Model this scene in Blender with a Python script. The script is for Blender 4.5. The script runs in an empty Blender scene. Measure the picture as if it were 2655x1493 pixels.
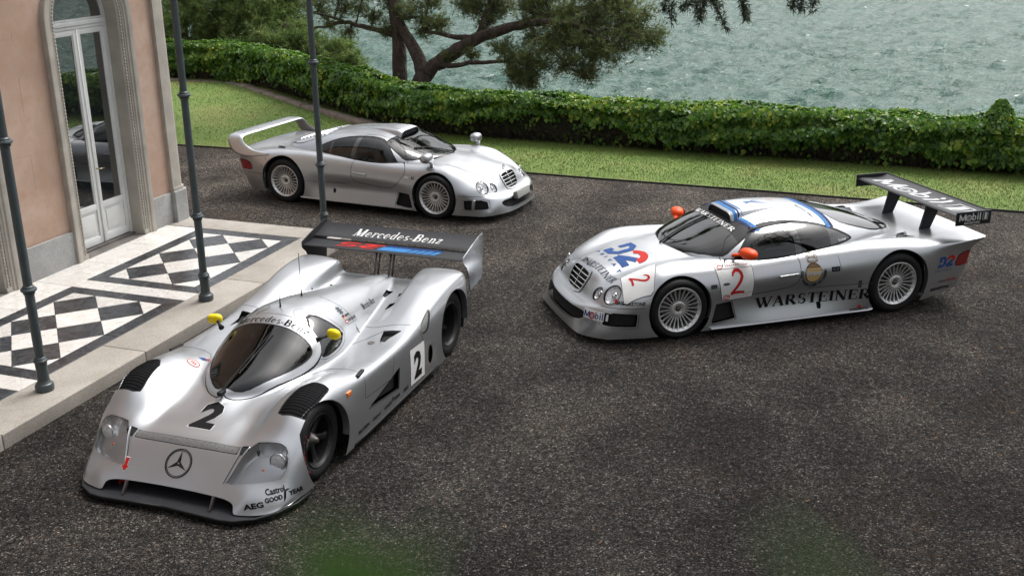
import bpy, bmesh, math, random
import numpy as np
from mathutils import Vector, Matrix
from mathutils.bvhtree import BVHTree

random.seed(7)
rng = np.random.default_rng(7)
R = math.radians
SC = bpy.context.scene
COL = SC.collection

# ------------------------------------------------------------------ camera
cam_d = bpy.data.cameras.new("camera")
cam = bpy.data.objects.new("camera", cam_d)
COL.objects.link(cam)
SC.camera = cam
CAM_H, PITCH, ROLL = 4.369, 0.33758, -0.00902
_f = Vector((0, math.cos(PITCH), -math.sin(PITCH)))
_r = Vector((1, 0, 0))
_u = _r.cross(_f)
_r2 = math.cos(ROLL) * _r + math.sin(ROLL) * _u
_u2 = -math.sin(ROLL) * _r + math.cos(ROLL) * _u
_m = Matrix((_r2, _u2, -_f)).transposed().to_4x4()
_m.translation = Vector((0, 0, CAM_H))
cam.matrix_world = _m
cam_d.sensor_width = 36.0
cam_d.lens = 37.9
cam_d.clip_start = 0.02
cam_d.clip_end = 12000
cam_d.dof.use_dof = True
cam_d.dof.focus_distance = 13.0
cam_d.dof.aperture_fstop = 6.3

# ------------------------------------------------------------------ sky and sun
SUN_EL, SUN_AZ = R(60), R(42)      # azimuth from +Y towards +X
world = bpy.data.worlds.new("World")
SC.world = world
world.use_nodes = True
wn, wl = world.node_tree.nodes, world.node_tree.links
wn.clear()
sky = wn.new("ShaderNodeTexSky")
sky.sky_type = 'NISHITA'
sky.sun_disc = False
sky.sun_elevation = SUN_EL
sky.sun_rotation = SUN_AZ
sky.air_density = 1.0
sky.dust_density = 6.0
sky.ozone_density = 1.0
hs = wn.new("ShaderNodeHueSaturation")
hs.inputs['Saturation'].default_value = 0.22
hs.inputs['Value'].default_value = 1.0
# soft overcast cloud field over the whole sky
tcw = wn.new("ShaderNodeTexCoord")
mpw = wn.new("ShaderNodeMapping"); mpw.inputs['Scale'].default_value = (1.0, 1.0, 2.6)
nzw = wn.new("ShaderNodeTexNoise"); nzw.inputs['Scale'].default_value = 2.2; nzw.inputs['Detail'].default_value = 6; nzw.inputs['Roughness'].default_value = 0.55
rmw = wn.new("ShaderNodeMapRange"); rmw.inputs['From Min'].default_value = 0.3; rmw.inputs['From Max'].default_value = 0.7; rmw.inputs['To Min'].default_value = 0.78; rmw.inputs['To Max'].default_value = 1.22
mxw = wn.new("ShaderNodeMix"); mxw.data_type = 'RGBA'; mxw.blend_type = 'MULTIPLY'; mxw.inputs[0].default_value = 1.0
bgw = wn.new("ShaderNodeBackground"); bgw.inputs['Strength'].default_value = 0.13
ow = wn.new("ShaderNodeOutputWorld")
wl.new(sky.outputs[0], hs.inputs['Color'])
wl.new(tcw.outputs['Generated'], mpw.inputs['Vector'])
wl.new(mpw.outputs[0], nzw.inputs['Vector'])
wl.new(nzw.outputs[0], rmw.inputs['Value'])
wl.new(hs.outputs[0], mxw.inputs[6])
wl.new(rmw.outputs[0], mxw.inputs[7])
wl.new(mxw.outputs[2], bgw.inputs['Color'])
wl.new(bgw.outputs[0], ow.inputs['Surface'])

sun_d = bpy.data.lights.new("sun", 'SUN')
sun_d.energy = 1.0
sun_d.angle = R(24)
sun_d.color = (1.0, 0.975, 0.94)
sun = bpy.data.objects.new("sun", sun_d)
COL.objects.link(sun)
_sd = Vector((math.sin(SUN_AZ) * math.cos(SUN_EL), math.cos(SUN_AZ) * math.cos(SUN_EL), math.sin(SUN_EL)))
sun.rotation_euler = _sd.to_track_quat('Z', 'Y').to_euler()

SC.view_settings.view_transform = 'Standard'
SC.view_settings.look = 'None'
SC.view_settings.gamma = 1.0
SC.view_settings.use_curve_mapping = False
SC.view_settings.exposure = 1.0
SC.render.engine = 'CYCLES'
SC.cycles.use_denoising = True
SC.cycles.max_bounces = 8
SC.cycles.transparent_max_bounces = 16

# ------------------------------------------------------------------ helpers: objects
def link(o, parent=None):
    COL.objects.link(o)
    if parent is not None:
        o.parent = parent
    return o

def tag(o, label=None, cat=None, group=None, kind=None):
    if label: o['label'] = label
    if cat: o['category'] = cat
    if group: o['group'] = group
    if kind: o['kind'] = kind
    return o

def empty(name, loc=(0, 0, 0), rz=0.0, parent=None):
    o = bpy.data.objects.new(name, None)
    o.empty_display_size = 0.2
    o.location = loc
    o.rotation_euler = (0, 0, rz)
    return link(o, parent)

def mesh_obj(name, V, F, mat, parent=None, smooth=True, N=None, angle=None):
    V = np.asarray(V, dtype=np.float32).reshape(-1, 3)
    me = bpy.data.meshes.new(name)
    if isinstance(F, np.ndarray) and F.ndim == 2:
        n, k = F.shape
        me.vertices.add(len(V)); me.vertices.foreach_set("co", V.ravel())
        me.loops.add(n * k); me.loops.foreach_set("vertex_index", F.astype(np.int32).ravel())
        me.polygons.add(n)
        me.polygons.foreach_set("loop_start", np.arange(0, n * k, k, dtype=np.int32))
        me.update(calc_edges=True)
        me.validate()
    else:
        me.from_pydata(V.tolist(), [], [list(map(int, f)) for f in F])
        me.update()
    if smooth and len(me.polygons):
        me.polygons.foreach_set("use_smooth", np.ones(len(me.polygons), dtype=bool))
        if angle is not None:
            me.set_sharp_from_angle(angle=R(angle))
    if N is not None and len(N) == len(me.vertices):
        me.normals_split_custom_set_from_vertices(np.asarray(N, dtype=np.float32).tolist())
    for m in (mat if isinstance(mat, (list, tuple)) else [mat]):
        if m is not None: me.materials.append(m)
    o = bpy.data.objects.new(name, me)
    return link(o, parent)

class MB:
    """collects verts and faces of one mesh"""
    def __init__(s): s.v = []; s.f = []
    def add(s, V, F):
        o = len(s.v)
        s.v += [tuple(map(float, p)) for p in V]
        s.f += [tuple(int(i) + o for i in f) for f in F]
        return s
    def box(s, lo, hi, M=None, bev=0.0):
        (x0, y0, z0), (x1, y1, z1) = lo, hi
        if bev <= 0:
            V = [(x0,y0,z0),(x1,y0,z0),(x1,y1,z0),(x0,y1,z0),(x0,y0,z1),(x1,y0,z1),(x1,y1,z1),(x0,y1,z1)]
            F = [(0,3,2,1),(4,5,6,7),(0,1,5,4),(1,2,6,5),(2,3,7,6),(3,0,4,7)]
        else:
            bm = bmesh.new()
            bmesh.ops.create_cube(bm, size=1.0)
            for v in bm.verts:
                v.co = Vector(((x0+x1)/2 + v.co.x*(x1-x0), (y0+y1)/2 + v.co.y*(y1-y0), (z0+z1)/2 + v.co.z*(z1-z0)))
            bmesh.ops.bevel(bm, geom=bm.edges[:], offset=bev, segments=2, profile=0.6, affect='EDGES')
            bm.verts.index_update()
            V = [tuple(v.co) for v in bm.verts]; F = [[v.index for v in f.verts] for f in bm.faces]
            bm.free()
        if M is not None: V = [tuple(M @ Vector(p)) for p in V]
        return s.add(V, F)
    def prism(s, poly, z0, z1, M=None):
        n = len(poly)
        V = [(x, y, z0) for x, y in poly] + [(x, y, z1) for x, y in poly]
        F = [tuple(range(n - 1, -1, -1)), tuple(range(n, 2 * n))] + [(i, (i+1) % n, n + (i+1) % n, n + i) for i in range(n)]
        if M is not None: V = [tuple(M @ Vector(p)) for p in V]
        return s.add(V, F)
    def tube(s, pts, rad, n=8, cap=True, ell=None):
        pts = [Vector(p) for p in pts]
        if not isinstance(rad, (list, tuple)): rad = [rad] * len(pts)
        up = Vector((0, 0, 1)); V = []; F = []
        prev = None
        for i, p in enumerate(pts):
            t = (pts[min(i+1, len(pts)-1)] - pts[max(i-1, 0)]).normalized()
            if prev is None:
                a = t.cross(up)
                if a.length < 1e-3: a = t.cross(Vector((1, 0, 0)))
                a.normalize()
            else:
                a = prev - t * prev.dot(t); a.normalize()
            prev = a
            b = t.cross(a)
            for k in range(n):
                w = 2 * math.pi * k / n
                V.append(tuple(p + a * math.cos(w) * rad[i] + b * math.sin(w) * rad[i] * (ell or 1)))
        for i in range(len(pts) - 1):
            for k in range(n):
                F.append((i*n + k, i*n + (k+1) % n, (i+1)*n + (k+1) % n, (i+1)*n + k))
        if cap:
            F.append(tuple(range(n - 1, -1, -1))); F.append(tuple((len(pts)-1)*n + k for k in range(n)))
        return s.add(V, F)
    def lathe(s, prof, n=32, M=None, close=False):
        """profile (r, h) revolved about local Z"""
        V = []; F = []; m = len(prof)
        for k in range(n):
            w = 2 * math.pi * k / n
            for r, h in prof: V.append((r * math.cos(w), r * math.sin(w), h))
        for k in range(n):
            k2 = (k + 1) % n
            for i in range(m if close else m - 1):
                j = (i + 1) % m
                F.append((k*m + i, k2*m + i, k2*m + j, k*m + j))
        if M is not None: V = [tuple(M @ Vector(p)) for p in V]
        return s.add(V, F)
    def build(s, name, mat, parent=None, smooth=False, angle=35):
        return mesh_obj(name, s.v, s.f, mat, parent, smooth=True, angle=(180 if smooth else angle))

# ------------------------------------------------------------------ helpers: materials
class NT:
    def __init__(s, m): s.t = m.node_tree; s.n = s.t.nodes; s.l = s.t.links
    def new(s, kind, **kw):
        n = s.n.new(kind)
        for k, v in kw.items():
            if k in n.inputs: n.inputs[k].default_value = v
            else: setattr(n, k, v)
        return n
    def coord(s, out='Object', scale=(1, 1, 1), loc=(0, 0, 0), rot=(0, 0, 0)):
        tc = s.n.new("ShaderNodeTexCoord"); mp = s.n.new("ShaderNodeMapping")
        mp.inputs['Scale'].default_value = scale; mp.inputs['Location'].default_value = loc; mp.inputs['Rotation'].default_value = rot
        s.l.new(tc.outputs[out], mp.inputs['Vector']); return mp.outputs[0]
    def noise(s, vec, scale, detail=4, rough=0.55, dist=0.0):
        n = s.new("ShaderNodeTexNoise"); n.inputs['Scale'].default_value = scale; n.inputs['Detail'].default_value = detail
        n.inputs['Roughness'].default_value = rough; n.inputs['Distortion'].default_value = dist
        s.l.new(vec, n.inputs['Vector']); return n.outputs[0]
    def vor(s, vec, scale, feature='F1', out='Distance'):
        n = s.new("ShaderNodeTexVoronoi"); n.feature = feature; n.inputs['Scale'].default_value = scale
        s.l.new(vec, n.inputs['Vector']); return n.outputs[out]
    def ramp(s, fac, stops, interp='LINEAR'):
        n = s.new("ShaderNodeValToRGB"); n.color_ramp.interpolation = interp
        e = n.color_ramp.elements
        while len(e) < len(stops): e.new(0.5)
        for i, (p, c) in enumerate(stops):
            e[i].position = p; e[i].color = (c[0], c[1], c[2], 1) if len(c) == 3 else c
        s.l.new(fac, n.inputs[0]); return n.outputs[0]
    def rng(s, v, a, b, c, d):
        n = s.new("ShaderNodeMapRange")
        for k, x in zip(('From Min', 'From Max', 'To Min', 'To Max'), (a, b, c, d)): n.inputs[k].default_value = x
        s.l.new(v, n.inputs['Value']); return n.outputs[0]
    def mix(s, fac, A, B, mode='MIX'):
        n = s.new("ShaderNodeMix"); n.data_type = 'RGBA'; n.blend_type = mode
        for i, x in ((0, fac), (6, A), (7, B)):
            if isinstance(x, (int, float)): n.inputs[i].default_value = x
            elif isinstance(x, tuple): n.inputs[i].default_value = (*x[:3], 1)
            else: s.l.new(x, n.inputs[i])
        return n.outputs[2]
    def math(s, op, a, b=None):
        n = s.new("ShaderNodeMath"); n.operation = op
        for i, x in ((0, a), (1, b)):
            if x is None: continue
            if isinstance(x, (int, float)): n.inputs[i].default_value = x
            else: s.l.new(x, n.inputs[i])
        return n.outputs[0]
    def bump(s, h, dist=0.01, strength=1.0, nrm=None):
        n = s.new("ShaderNodeBump"); n.inputs['Distance'].default_value = dist; n.inputs['Strength'].default_value = strength
        s.l.new(h, n.inputs['Height'])
        if nrm is not None: s.l.new(nrm, n.inputs['Normal'])
        return n.outputs[0]

def new_mat(name):
    m = bpy.data.materials.new(name); m.use_nodes = True
    nt = NT(m); b = nt.n['Principled BSDF']
    return m, nt, b

def simple(name, col, rough=0.5, metal=0.0, coat=0.0, spec=0.5, var=0.0, vscale=6.0, bump=0.0, bscale=60.0):
    m, nt, b = new_mat(name)
    b.inputs['Base Color'].default_value = (*col, 1)
    b.inputs['Roughness'].default_value = rough
    b.inputs['Metallic'].default_value = metal
    b.inputs['Coat Weight'].default_value = coat
    b.inputs['Coat Roughness'].default_value = 0.04
    b.inputs['Specular IOR Level'].default_value = spec
    vec = None
    if var > 0:
        vec = nt.coord()
        n = nt.noise(vec, vscale, 5)
        c = nt.mix(nt.rng(n, 0.3, 0.7, 0, 1), tuple(x * (1 - var) for x in col), tuple(min(1, x * (1 + var)) for x in col))
        nt.l.new(c, b.inputs['Base Color'])
    if bump > 0:
        vec = vec or nt.coord()
        nt.l.new(nt.bump(nt.noise(vec, bscale, 3), bump), b.inputs['Normal'])
    return m
# ================================================================== setting
PA = R(19.5)
A3 = Vector((math.sin(PA), math.cos(PA), 0)); B3 = Vector((math.cos(PA), -math.sin(PA), 0))
def SP(s, t, z=0.0):
    return A3 * s + B3 * t + Vector((0, 0, z))
M_SP = Matrix((A3, B3 * 1.0, Vector((0, 0, 1)))).transposed().to_4x4()   # (s,t,z) -> world (left handed frame)

# hedge line
H0, H1 = np.array([-2.4, 21.85]), np.array([14.5, 15.3])
hd = (H1 - H0) / np.linalg.norm(H1 - H0)
hn = np.array([-hd[1], hd[0]])            # away from the camera
hedge_path = [(-10.6, 29.75), (-9.1, 29.1), (-7.9, 28.85), (-6.9, 28.2), (-4.75, 25.3), (-3.5, 23.6), (-2.4, 21.95), (-1.2, 21.35), (14.5, 15.3)]

def chaikin(P, n=2, closed=False):
    P = [np.array(p, float) for p in P]
    for _ in range(n):
        Q = [] if closed else [P[0]]
        for i in range(len(P) if closed else len(P) - 1):
            a, b = P[i], P[(i + 1) % len(P)]
            Q += [a * .75 + b * .25, a * .25 + b * .75]
        if not closed: Q.append(P[-1])
        P = Q
    return P
def resample(P, d):
    P = np.array(P, float); L = np.r_[0, np.cumsum(np.linalg.norm(np.diff(P, axis=0), axis=1))]
    n = max(2, int(L[-1] / d) + 1); t = np.linspace(0, L[-1], n)
    return np.stack([np.interp(t, L, P[:, k]) for k in range(P.shape[1])], 1)

# ---- gravel
m_gravel, nt, b = new_mat("gravel")
v = nt.coord()
cell = nt.new("ShaderNodeTexVoronoi"); cell.inputs['Scale'].default_value = 95
wv = nt.new("ShaderNodeVectorMath"); wv.operation = 'ADD'
nzc = nt.new("ShaderNodeTexNoise"); nzc.inputs['Scale'].default_value = 40
nt.l.new(v, nzc.inputs['Vector'])
sc_ = nt.new("ShaderNodeVectorMath"); sc_.operation = 'SCALE'; sc_.inputs['Scale'].default_value = 0.012
nt.l.new(nzc.outputs['Color'], sc_.inputs[0]); nt.l.new(v, wv.inputs[0]); nt.l.new(sc_.outputs[0], wv.inputs[1])
nt.l.new(wv.outputs[0], cell.inputs['Vector'])
sep = nt.new("ShaderNodeSeparateColor"); nt.l.new(cell.outputs['Color'], sep.inputs[0])
stone = nt.ramp(sep.outputs[0], [(0.0, (.008, .0077, .0074)), (.35, (.022, .021, .020)), (.62, (.040, .038, .036)), (.84, (.075, .070, .065)), (.95, (.15, .14, .13)), (1.0, (.30, .285, .265))])
tint = nt.mix(nt.rng(sep.outputs[1], .72, 1, 0, .55), stone, (.12, .075, .048), 'MIX')
big = nt.noise(nt.coord(scale=(1, 1, 1)), .9, 5, .6, .6)
worn = nt.mix(1.0, tint, nt.ramp(big, [(.34, (.58, .57, .57)), (.5, (.92, .92, .92)), (.66, (1.5, 1.47, 1.42))]), 'MULTIPLY')
fine = nt.noise(v, 240, 2)
worn2 = nt.mix(1.0, worn, nt.ramp(fine, [(.3, (.6, .6, .6)), (.7, (1.4, 1.4, 1.4))]), 'MULTIPLY')
clod = nt.noise(v, 17, 5, .7, .5)
worn2 = nt.mix(1.0, worn2, nt.ramp(clod, [(.36, (.42, .42, .42)), (.52, (1.0, 1.0, 1.0)), (.68, (1.55, 1.52, 1.48))]), 'MULTIPLY')
deb = nt.math('MULTIPLY', nt.rng(nt.noise(nt.coord(loc=(3, 1, 0)), .55, 3), .56, .68, 0, 1), nt.rng(nt.noise(v, 22, 4, .7), .52, .62, 0, 1))
col_g = nt.mix(nt.math('MULTIPLY', deb, .6), worn2, (.105, .06, .028))
# light falloff painted into the gravel colour: darker near, lighter towards the lawn
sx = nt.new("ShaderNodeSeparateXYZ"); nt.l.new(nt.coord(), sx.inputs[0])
falloff = nt.math('ADD', sx.outputs[1], nt.math('MULTIPLY', nt.rng(nt.noise(v, .35, 5, .65, .5), .3, .7, -1, 1), 3.0))
col_g = nt.mix(1.0, col_g, nt.ramp(nt.rng(falloff, 5, 22, 0, 1), [(0, (.82, .83, .85)), (.4, (1.02, 1.02, 1.02)), (.72, (1.8, 1.77, 1.72)), (1, (2.4, 2.33, 2.25))]), 'MULTIPLY')
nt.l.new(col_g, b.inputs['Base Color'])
b.inputs['Roughness'].default_value = 0.85; b.inputs['Specular IOR Level'].default_value = 0.12
hgt = nt.math('ADD', nt.math('MULTIPLY', cell.outputs['Distance'], -1.0), nt.math('MULTIPLY', nt.noise(v, 26, 5, .65), 2.6))
nt.l.new(nt.bump(hgt, .022, 1.0), b.inputs['Normal'])

ground = MB()
hp = resample(chaikin(hedge_path, 2), .5)
far = [tuple(np.array(p) + np.array([.5, 1.4])) for p in hp]
poly = [(-60, -45), (45, -45), (45, 3)] + [tuple(p) for p in far[::-1]] + [(-25, 33.5), (-60, 36)]
bm = bmesh.new(); bm.faces.new([bm.verts.new((x, y, 0)) for x, y in poly]); bmesh.ops.triangulate(bm, faces=bm.faces[:])
bm.verts.index_update()
g_v = [tuple(q.co) for q in bm.verts]; g_f = [[q.index for q in f.verts] for f in bm.faces]; bm.free()
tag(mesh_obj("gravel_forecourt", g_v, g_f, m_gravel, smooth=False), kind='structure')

# a thin scatter of real pebbles in the nearer forecourt
def pebbles():
    n = 60000
    d = 5.6 + 13 * rng.random(n) ** 1.4
    az = np.radians(-27 + 54 * rng.random(n))
    x, y = d * np.sin(az), d * np.cos(az)
    t = x * B3.x + y * B3.y; s = x * A3.x + y * A3.y
    ok = ~((t < -6.9) & (s < 12.95) )
    x, y = x[ok], y[ok]; n = len(x)
    base = np.array([(1, 0, 0), (0, 1, 0), (-1, 0, 0), (0, -1, 0), (0, 0, 1)], float)
    tri = np.array([(0, 1, 4), (1, 2, 4), (2, 3, 4), (3, 0, 4)])
    sz = (.0035 + .008 * rng.random(n) ** 2.8)
    a = rng.random(n) * 6.28
    V = base[None] * sz[:, None, None] * (np.array([1, 1, .8])[None, None] * (0.7 + .6 * rng.random((n, 1, 3))))
    V = V + rng.normal(0, .0012, V.shape)
    ca, sa = np.cos(a)[:, None], np.sin(a)[:, None]
    X = V[..., 0] * ca - V[..., 1] * sa + x[:, None]; Y = V[..., 0] * sa + V[..., 1] * ca + y[:, None]
    V = np.stack([X, Y, np.maximum(V[..., 2], -.001) + .001], -1)
    F = (tri[None] + (np.arange(n) * 5)[:, None, None]).reshape(-1, 3)
    m, nt, b = new_mat("pebble")
    geo = nt.new("ShaderNodeNewGeometry")
    c = nt.ramp(geo.outputs['Random Per Island'], [(0, (.014, .013, .012)), (.5, (.034, .032, .03)), (.85, (.065, .061, .056)), (1, (.15, .14, .13))])
    nt.l.new(c, b.inputs['Base Color']); b.inputs['Roughness'].default_value = .8; b.inputs['Specular IOR Level'].default_value = .15
    o = mesh_obj("gravel_pebbles", V.reshape(-1, 3), F, m, smooth=False)
    tag(o, kind='stuff')
pebbles()

# brown needles and scraps of leaf blown over the gravel
def litter():
    P = []
    for cx, cy, sx_, sy_, n in ((6.2, 11.0, 1.3, 1.6, 1500), (5.5, 13.6, 1.6, .7, 500), (-6.4, 18.3, .8, 1.5, 350), (1.0, 14.5, 4.0, 2.5, 350), (2.0, 8.0, 3.0, 2.5, 250)):
        P.append(np.c_[rng.normal(cx, sx_, n), rng.normal(cy, sy_, n)])
    P = np.concatenate(P); n = len(P); a = rng.random(n) * 6.28
    L = .010 + .022 * rng.random(n); W = .002 + .006 * rng.random(n) ** 2
    d = np.c_[np.cos(a), np.sin(a)]; s_ = np.c_[-d[:, 1], d[:, 0]]
    z = np.full(n, .011)
    V = np.stack([np.c_[P - d * L[:, None], z], np.c_[P + s_ * W[:, None], z + .003], np.c_[P + d * L[:, None], z + .002], np.c_[P - s_ * W[:, None], z]], 1)
    i = np.arange(n)[:, None] * 4; F = np.concatenate([i + np.array([[0, 1, 2]]), i + np.array([[0, 2, 3]])], 1).reshape(-1, 3)
    m, nt, b = new_mat("leaf_litter"); geo = nt.new("ShaderNodeNewGeometry")
    nt.l.new(nt.ramp(geo.outputs['Random Per Island'], [(0, (.06, .03, .014)), (.6, (.13, .065, .028)), (1, (.22, .13, .06))]), b.inputs['Base Color']); b.inputs['Roughness'].default_value = .9
    tag(mesh_obj("leaf_litter", V.reshape(-1, 3), F, m, smooth=False), kind='stuff')
litter()

# ---- lawn
m_lawn, nt, b = new_mat("lawn_grass")
v = nt.coord()
n1 = nt.noise(v, .55, 5, .6); n2 = nt.noise(v, 5, 5, .65); n3 = nt.noise(v, 70, 3, .7)
c = nt.ramp(n1, [(.33, (.10, .18, .022)), (.5, (.14, .22, .035)), (.66, (.20, .235, .055))])
c = nt.mix(nt.rng(n2, .52, .75, 0, .55), c, (.20, .18, .07))
c = nt.mix(1.0, c, nt.ramp(n3, [(.3, (.5, .5, .5)), (.7, (1.45, 1.45, 1.45))]), 'MULTIPLY')
nt.l.new(c, b.inputs['Base Color']); b.inputs['Roughness'].default_value = .8
nt.l.new(nt.bump(nt.math('ADD', n3, nt.math('MULTIPLY', n2, .6)), .03, .9), b.inputs['Normal'])
edge_line = [(-16, 23.6), (-10.2, 22.25), (-6.61, 21.18), (-5.41, 20.78), (-3.2, 20.0), (.25, 18.48), (3.57, 17.26), (4.28, 17.0), (7.71, 15.64), (15.5, 12.6)]
el = resample(chaikin(edge_line, 2), .35)
hp2 = resample(chaikin([(-17, 31)] + hedge_path, 2), .35)
tt = np.linspace(0, 1, 90)
def along(P, t):
    L = np.r_[0, np.cumsum(np.linalg.norm(np.diff(P, axis=0), axis=1))]; L /= L[-1]
    return np.stack([np.interp(t, L, P[:, 0]), np.interp(t, L, P[:, 1])], 1)
E_, H_ = along(el, tt), along(hp2, tt)
nv = 14
LV = []; 
for k in range(nv):
    w = k / (nv - 1)
    P = E_ * (1 - w) + (H_ + np.array([.25, .5])) * w
    z = .012 + .05 * np.minimum(1, w * 6) + .10 * w * np.clip((P[:, 1] - 21) / 7, 0, 1)
    LV.append(np.c_[P, z])
LV = np.concatenate(LV)
LF = [(k*90+i, k*90+i+1, (k+1)*90+i+1, (k+1)*90+i) for k in range(nv-1) for i in range(89)]
tag(mesh_obj("lawn", LV, LF, m_lawn), kind='structure')

def lawn_z(x, y, w): return .012 + .05 * np.minimum(1, w * 6) + .10 * w * np.clip((y - 21) / 7, 0, 1)
def grass():
    n = 90000
    t = .12 + .86 * rng.random(n); w = rng.random(n)
    e, h = along(el, t), along(hp2, t) + np.array([.2, .4])
    P = e * (1 - w)[:, None] + h * w[:, None]
    z = lawn_z(P[:, 0], P[:, 1], w)
    a = rng.random(n) * 6.283; L = .016 + .024 * rng.random(n); wd = .004 + .004 * rng.random(n)
    dx, dy = np.cos(a), np.sin(a)
    lean = rng.normal(0, .018, (n, 2))
    V = np.stack([np.c_[P[:, 0] - dx * wd, P[:, 1] - dy * wd, z - .004], np.c_[P[:, 0] + dx * wd, P[:, 1] + dy * wd, z - .004], np.c_[P + lean, z + L]], 1)
    F = np.arange(3 * n).reshape(n, 3)
    m, nt, b = new_mat("grass_blade")
    geo = nt.new("ShaderNodeNewGeometry")
    c = nt.ramp(geo.outputs['Random Per Island'], [(0, (.095, .165, .022)), (.5, (.13, .21, .034)), (.85, (.165, .23, .046)), (1, (.22, .24, .07))])
    big = nt.noise(nt.coord(), .55, 5, .6)
    c = nt.mix(nt.rng(big, .42, .66, 0, .6), c, (.21, .21, .07))
    nt.l.new(c, b.inputs['Base Color']); b.inputs['Roughness'].default_value = .6
    tag(mesh_obj("grass", V.reshape(-1, 3), F, m, smooth=False), kind='stuff')
grass()

# steel edging between lawn and gravel
def ribbon_wall(P, th, z0, z1):
    P = np.array(P, float); mb = MB(); n = len(P)
    d = np.gradient(P, axis=0); d /= np.linalg.norm(d, axis=1)[:, None]; nn = np.c_[-d[:, 1], d[:, 0]]
    for i in range(n):
        for sgn, z in ((-1, z0), (-1, z1), (1, z1), (1, z0)):
            q = P[i] + nn[i] * th / 2 * sgn; mb.v.append((q[0], q[1], z))
    for i in range(n - 1):
        for k in range(4):
            mb.f.append((i*4+k, (i+1)*4+k, (i+1)*4+(k+1) % 4, i*4+(k+1) % 4))
    mb.f += [(3, 2, 1, 0), tuple((n-1)*4 + k for k in range(4))]
    return mb
m_edge = simple("edging_steel", (.035, .03, .027), .6, .2, var=.4, vscale=9)
o = ribbon_wall(el - np.array([0.01, .02]), .016, -.05, .030).build("lawn_edging", m_edge)
tag(o, "thin dark edging strip between the grey gravel and the lawn", "edging")

# rough stone kerb along the foot of the curved hedge
m_kerb, nt, b = new_mat("kerb_stone_mat")
v = nt.coord(); n1 = nt.noise(v, 5, 6, .65); n2 = nt.noise(v, 45, 4, .7)
nt.l.new(nt.mix(nt.rng(n2, .35, .7, 0, 1), nt.ramp(n1, [(.3, (.24, .19, .15)), (.55, (.36, .295, .24)), (.75, (.46, .39, .33))]), (.12, .09, .07)), b.inputs['Base Color'])
b.inputs['Roughness'].default_value = .9
nt.l.new(nt.bump(nt.math('ADD', n1, nt.math('MULTIPLY', n2, .5)), .05, .9), b.inputs['Normal'])
kroot = empty("stone_kerb", (-6, 27, 0))
tag(kroot, "curved rough brown stone kerb along the foot of the hedge", "kerb")
kp = resample(chaikin([(-11.5, 29.75), (-9.1, 28.95), (-7.9, 28.65), (-7.1, 28.3), (-4.85, 25.05), (-3.6, 23.35), (-2.45, 21.95)], 2), .05)
i = 0; 
while i < len(kp) - 6:
    n_ = int(rng.integers(9, 17)); seg = kp[i:min(i + n_, len(kp))]
    i += n_
    if len(seg) < 4: break
    mb = MB(); d = np.gradient(seg, axis=0); d /= np.linalg.norm(d, axis=1)[:, None]; nn = np.c_[-d[:, 1], d[:, 0]]
    hgt_ = .17 + rng.normal(0, .012); wd = .13 + rng.normal(0, .012)
    prof = [(-wd, -.05), (-wd, hgt_ * .75), (-wd * .8, hgt_), (wd * .7, hgt_ * 1.02), (wd, hgt_ * .8), (wd, -.05)]
    q0, q1 = seg[0] + (seg[1] - seg[0]) * .12, seg[-1] + (seg[-1] - seg[-2]) * .75
    S = np.vstack([[q0], seg[1:-1:2], [q1]]); dd = np.gradient(S, axis=0); dd /= np.linalg.norm(dd, axis=1)[:, None]; nn = np.c_[-dd[:, 1], dd[:, 0]]
    for k in range(len(S)):
        for w_, h_ in prof:
            q = S[k] + nn[k] * (w_ + rng.normal(0, .008)); mb.v.append((q[0] + 6, q[1] - 27, h_ + (rng.normal(0, .008) if h_ > 0 else 0)))
    m_ = len(prof)
    for k in range(len(S) - 1):
        for j in range(m_):
            mb.f.append((k*m_+j, (k+1)*m_+j, (k+1)*m_+(j+1) % m_, k*m_+(j+1) % m_))
    mb.f += [tuple(range(m_-1, -1, -1)), tuple((len(S)-1)*m_+j for j in range(m_))]
    mb.build("kerb_stone", m_kerb, kroot, angle=50)

# ---- bank down to the lake and the lake itself
LAKE_Z = -4.2
m_bank = simple("bank_earth", (.06, .055, .035), .95, var=.4, vscale=3, bump=.05, bscale=8)
bp = resample(chaikin([(-60, 36), (-25, 33.5)] + [tuple(np.array(p) + np.array([.5, 1.4])) for p in hedge_path] + [(45, 3)], 1), 1.0)
mb = MB(); n = len(bp)
off = np.array([.36, .93])
for k, (dd, z) in enumerate(((-.4, -.01), (.6, -.25), (2.2, -2.0), (4.0, -4.0), (6.5, -5.4))):
    for q in bp: mb.v.append((q[0] + off[0] * dd + rng.normal(0, .05), q[1] + off[1] * dd + rng.normal(0, .12), z + (rng.normal(0, .08) if k else 0)))
for k in range(4):
    for i in range(n - 1): mb.f.append((k*n+i, k*n+i+1, (k+1)*n+i+1, (k+1)*n+i))
tag(mb.build("lake_bank", m_bank), kind='structure')

m_lake, nt, b = new_mat("lake_water")
v = nt.coord(rot=(0, 0, R(18)))
vs = nt.coord(scale=(.6, 1.0, 1.0), rot=(0, 0, R(14)))
w2 = nt.noise(vs, 1.6, 4, .6, .9); w3 = nt.noise(vs, 5.5, 3, .6, .3); w0 = nt.noise(vs, .09, 3, .5)
h = nt.math('ADD', nt.math('MULTIPLY', w2, .5), nt.math('MULTIPLY', w3, .16))
nt.l.new(nt.bump(h, .55, 1.0), b.inputs['Normal'])
c = nt.ramp(nt.noise(vs, .5, 3, .5, 1.0), [(.3, (.020, .064, .046)), (.55, (.032, .084, .063)), (.75, (.052, .118, .090))])
foam = nt.math('MULTIPLY', nt.rng(w2, .60, .68, 0, 1), nt.rng(nt.noise(v, .8, 4, .7), .56, .66, 0, 1))
c = nt.mix(nt.math('MULTIPLY', foam, .7), c, (.75, .8, .78))
nt.l.new(c, b.inputs['Base Color'])
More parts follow.
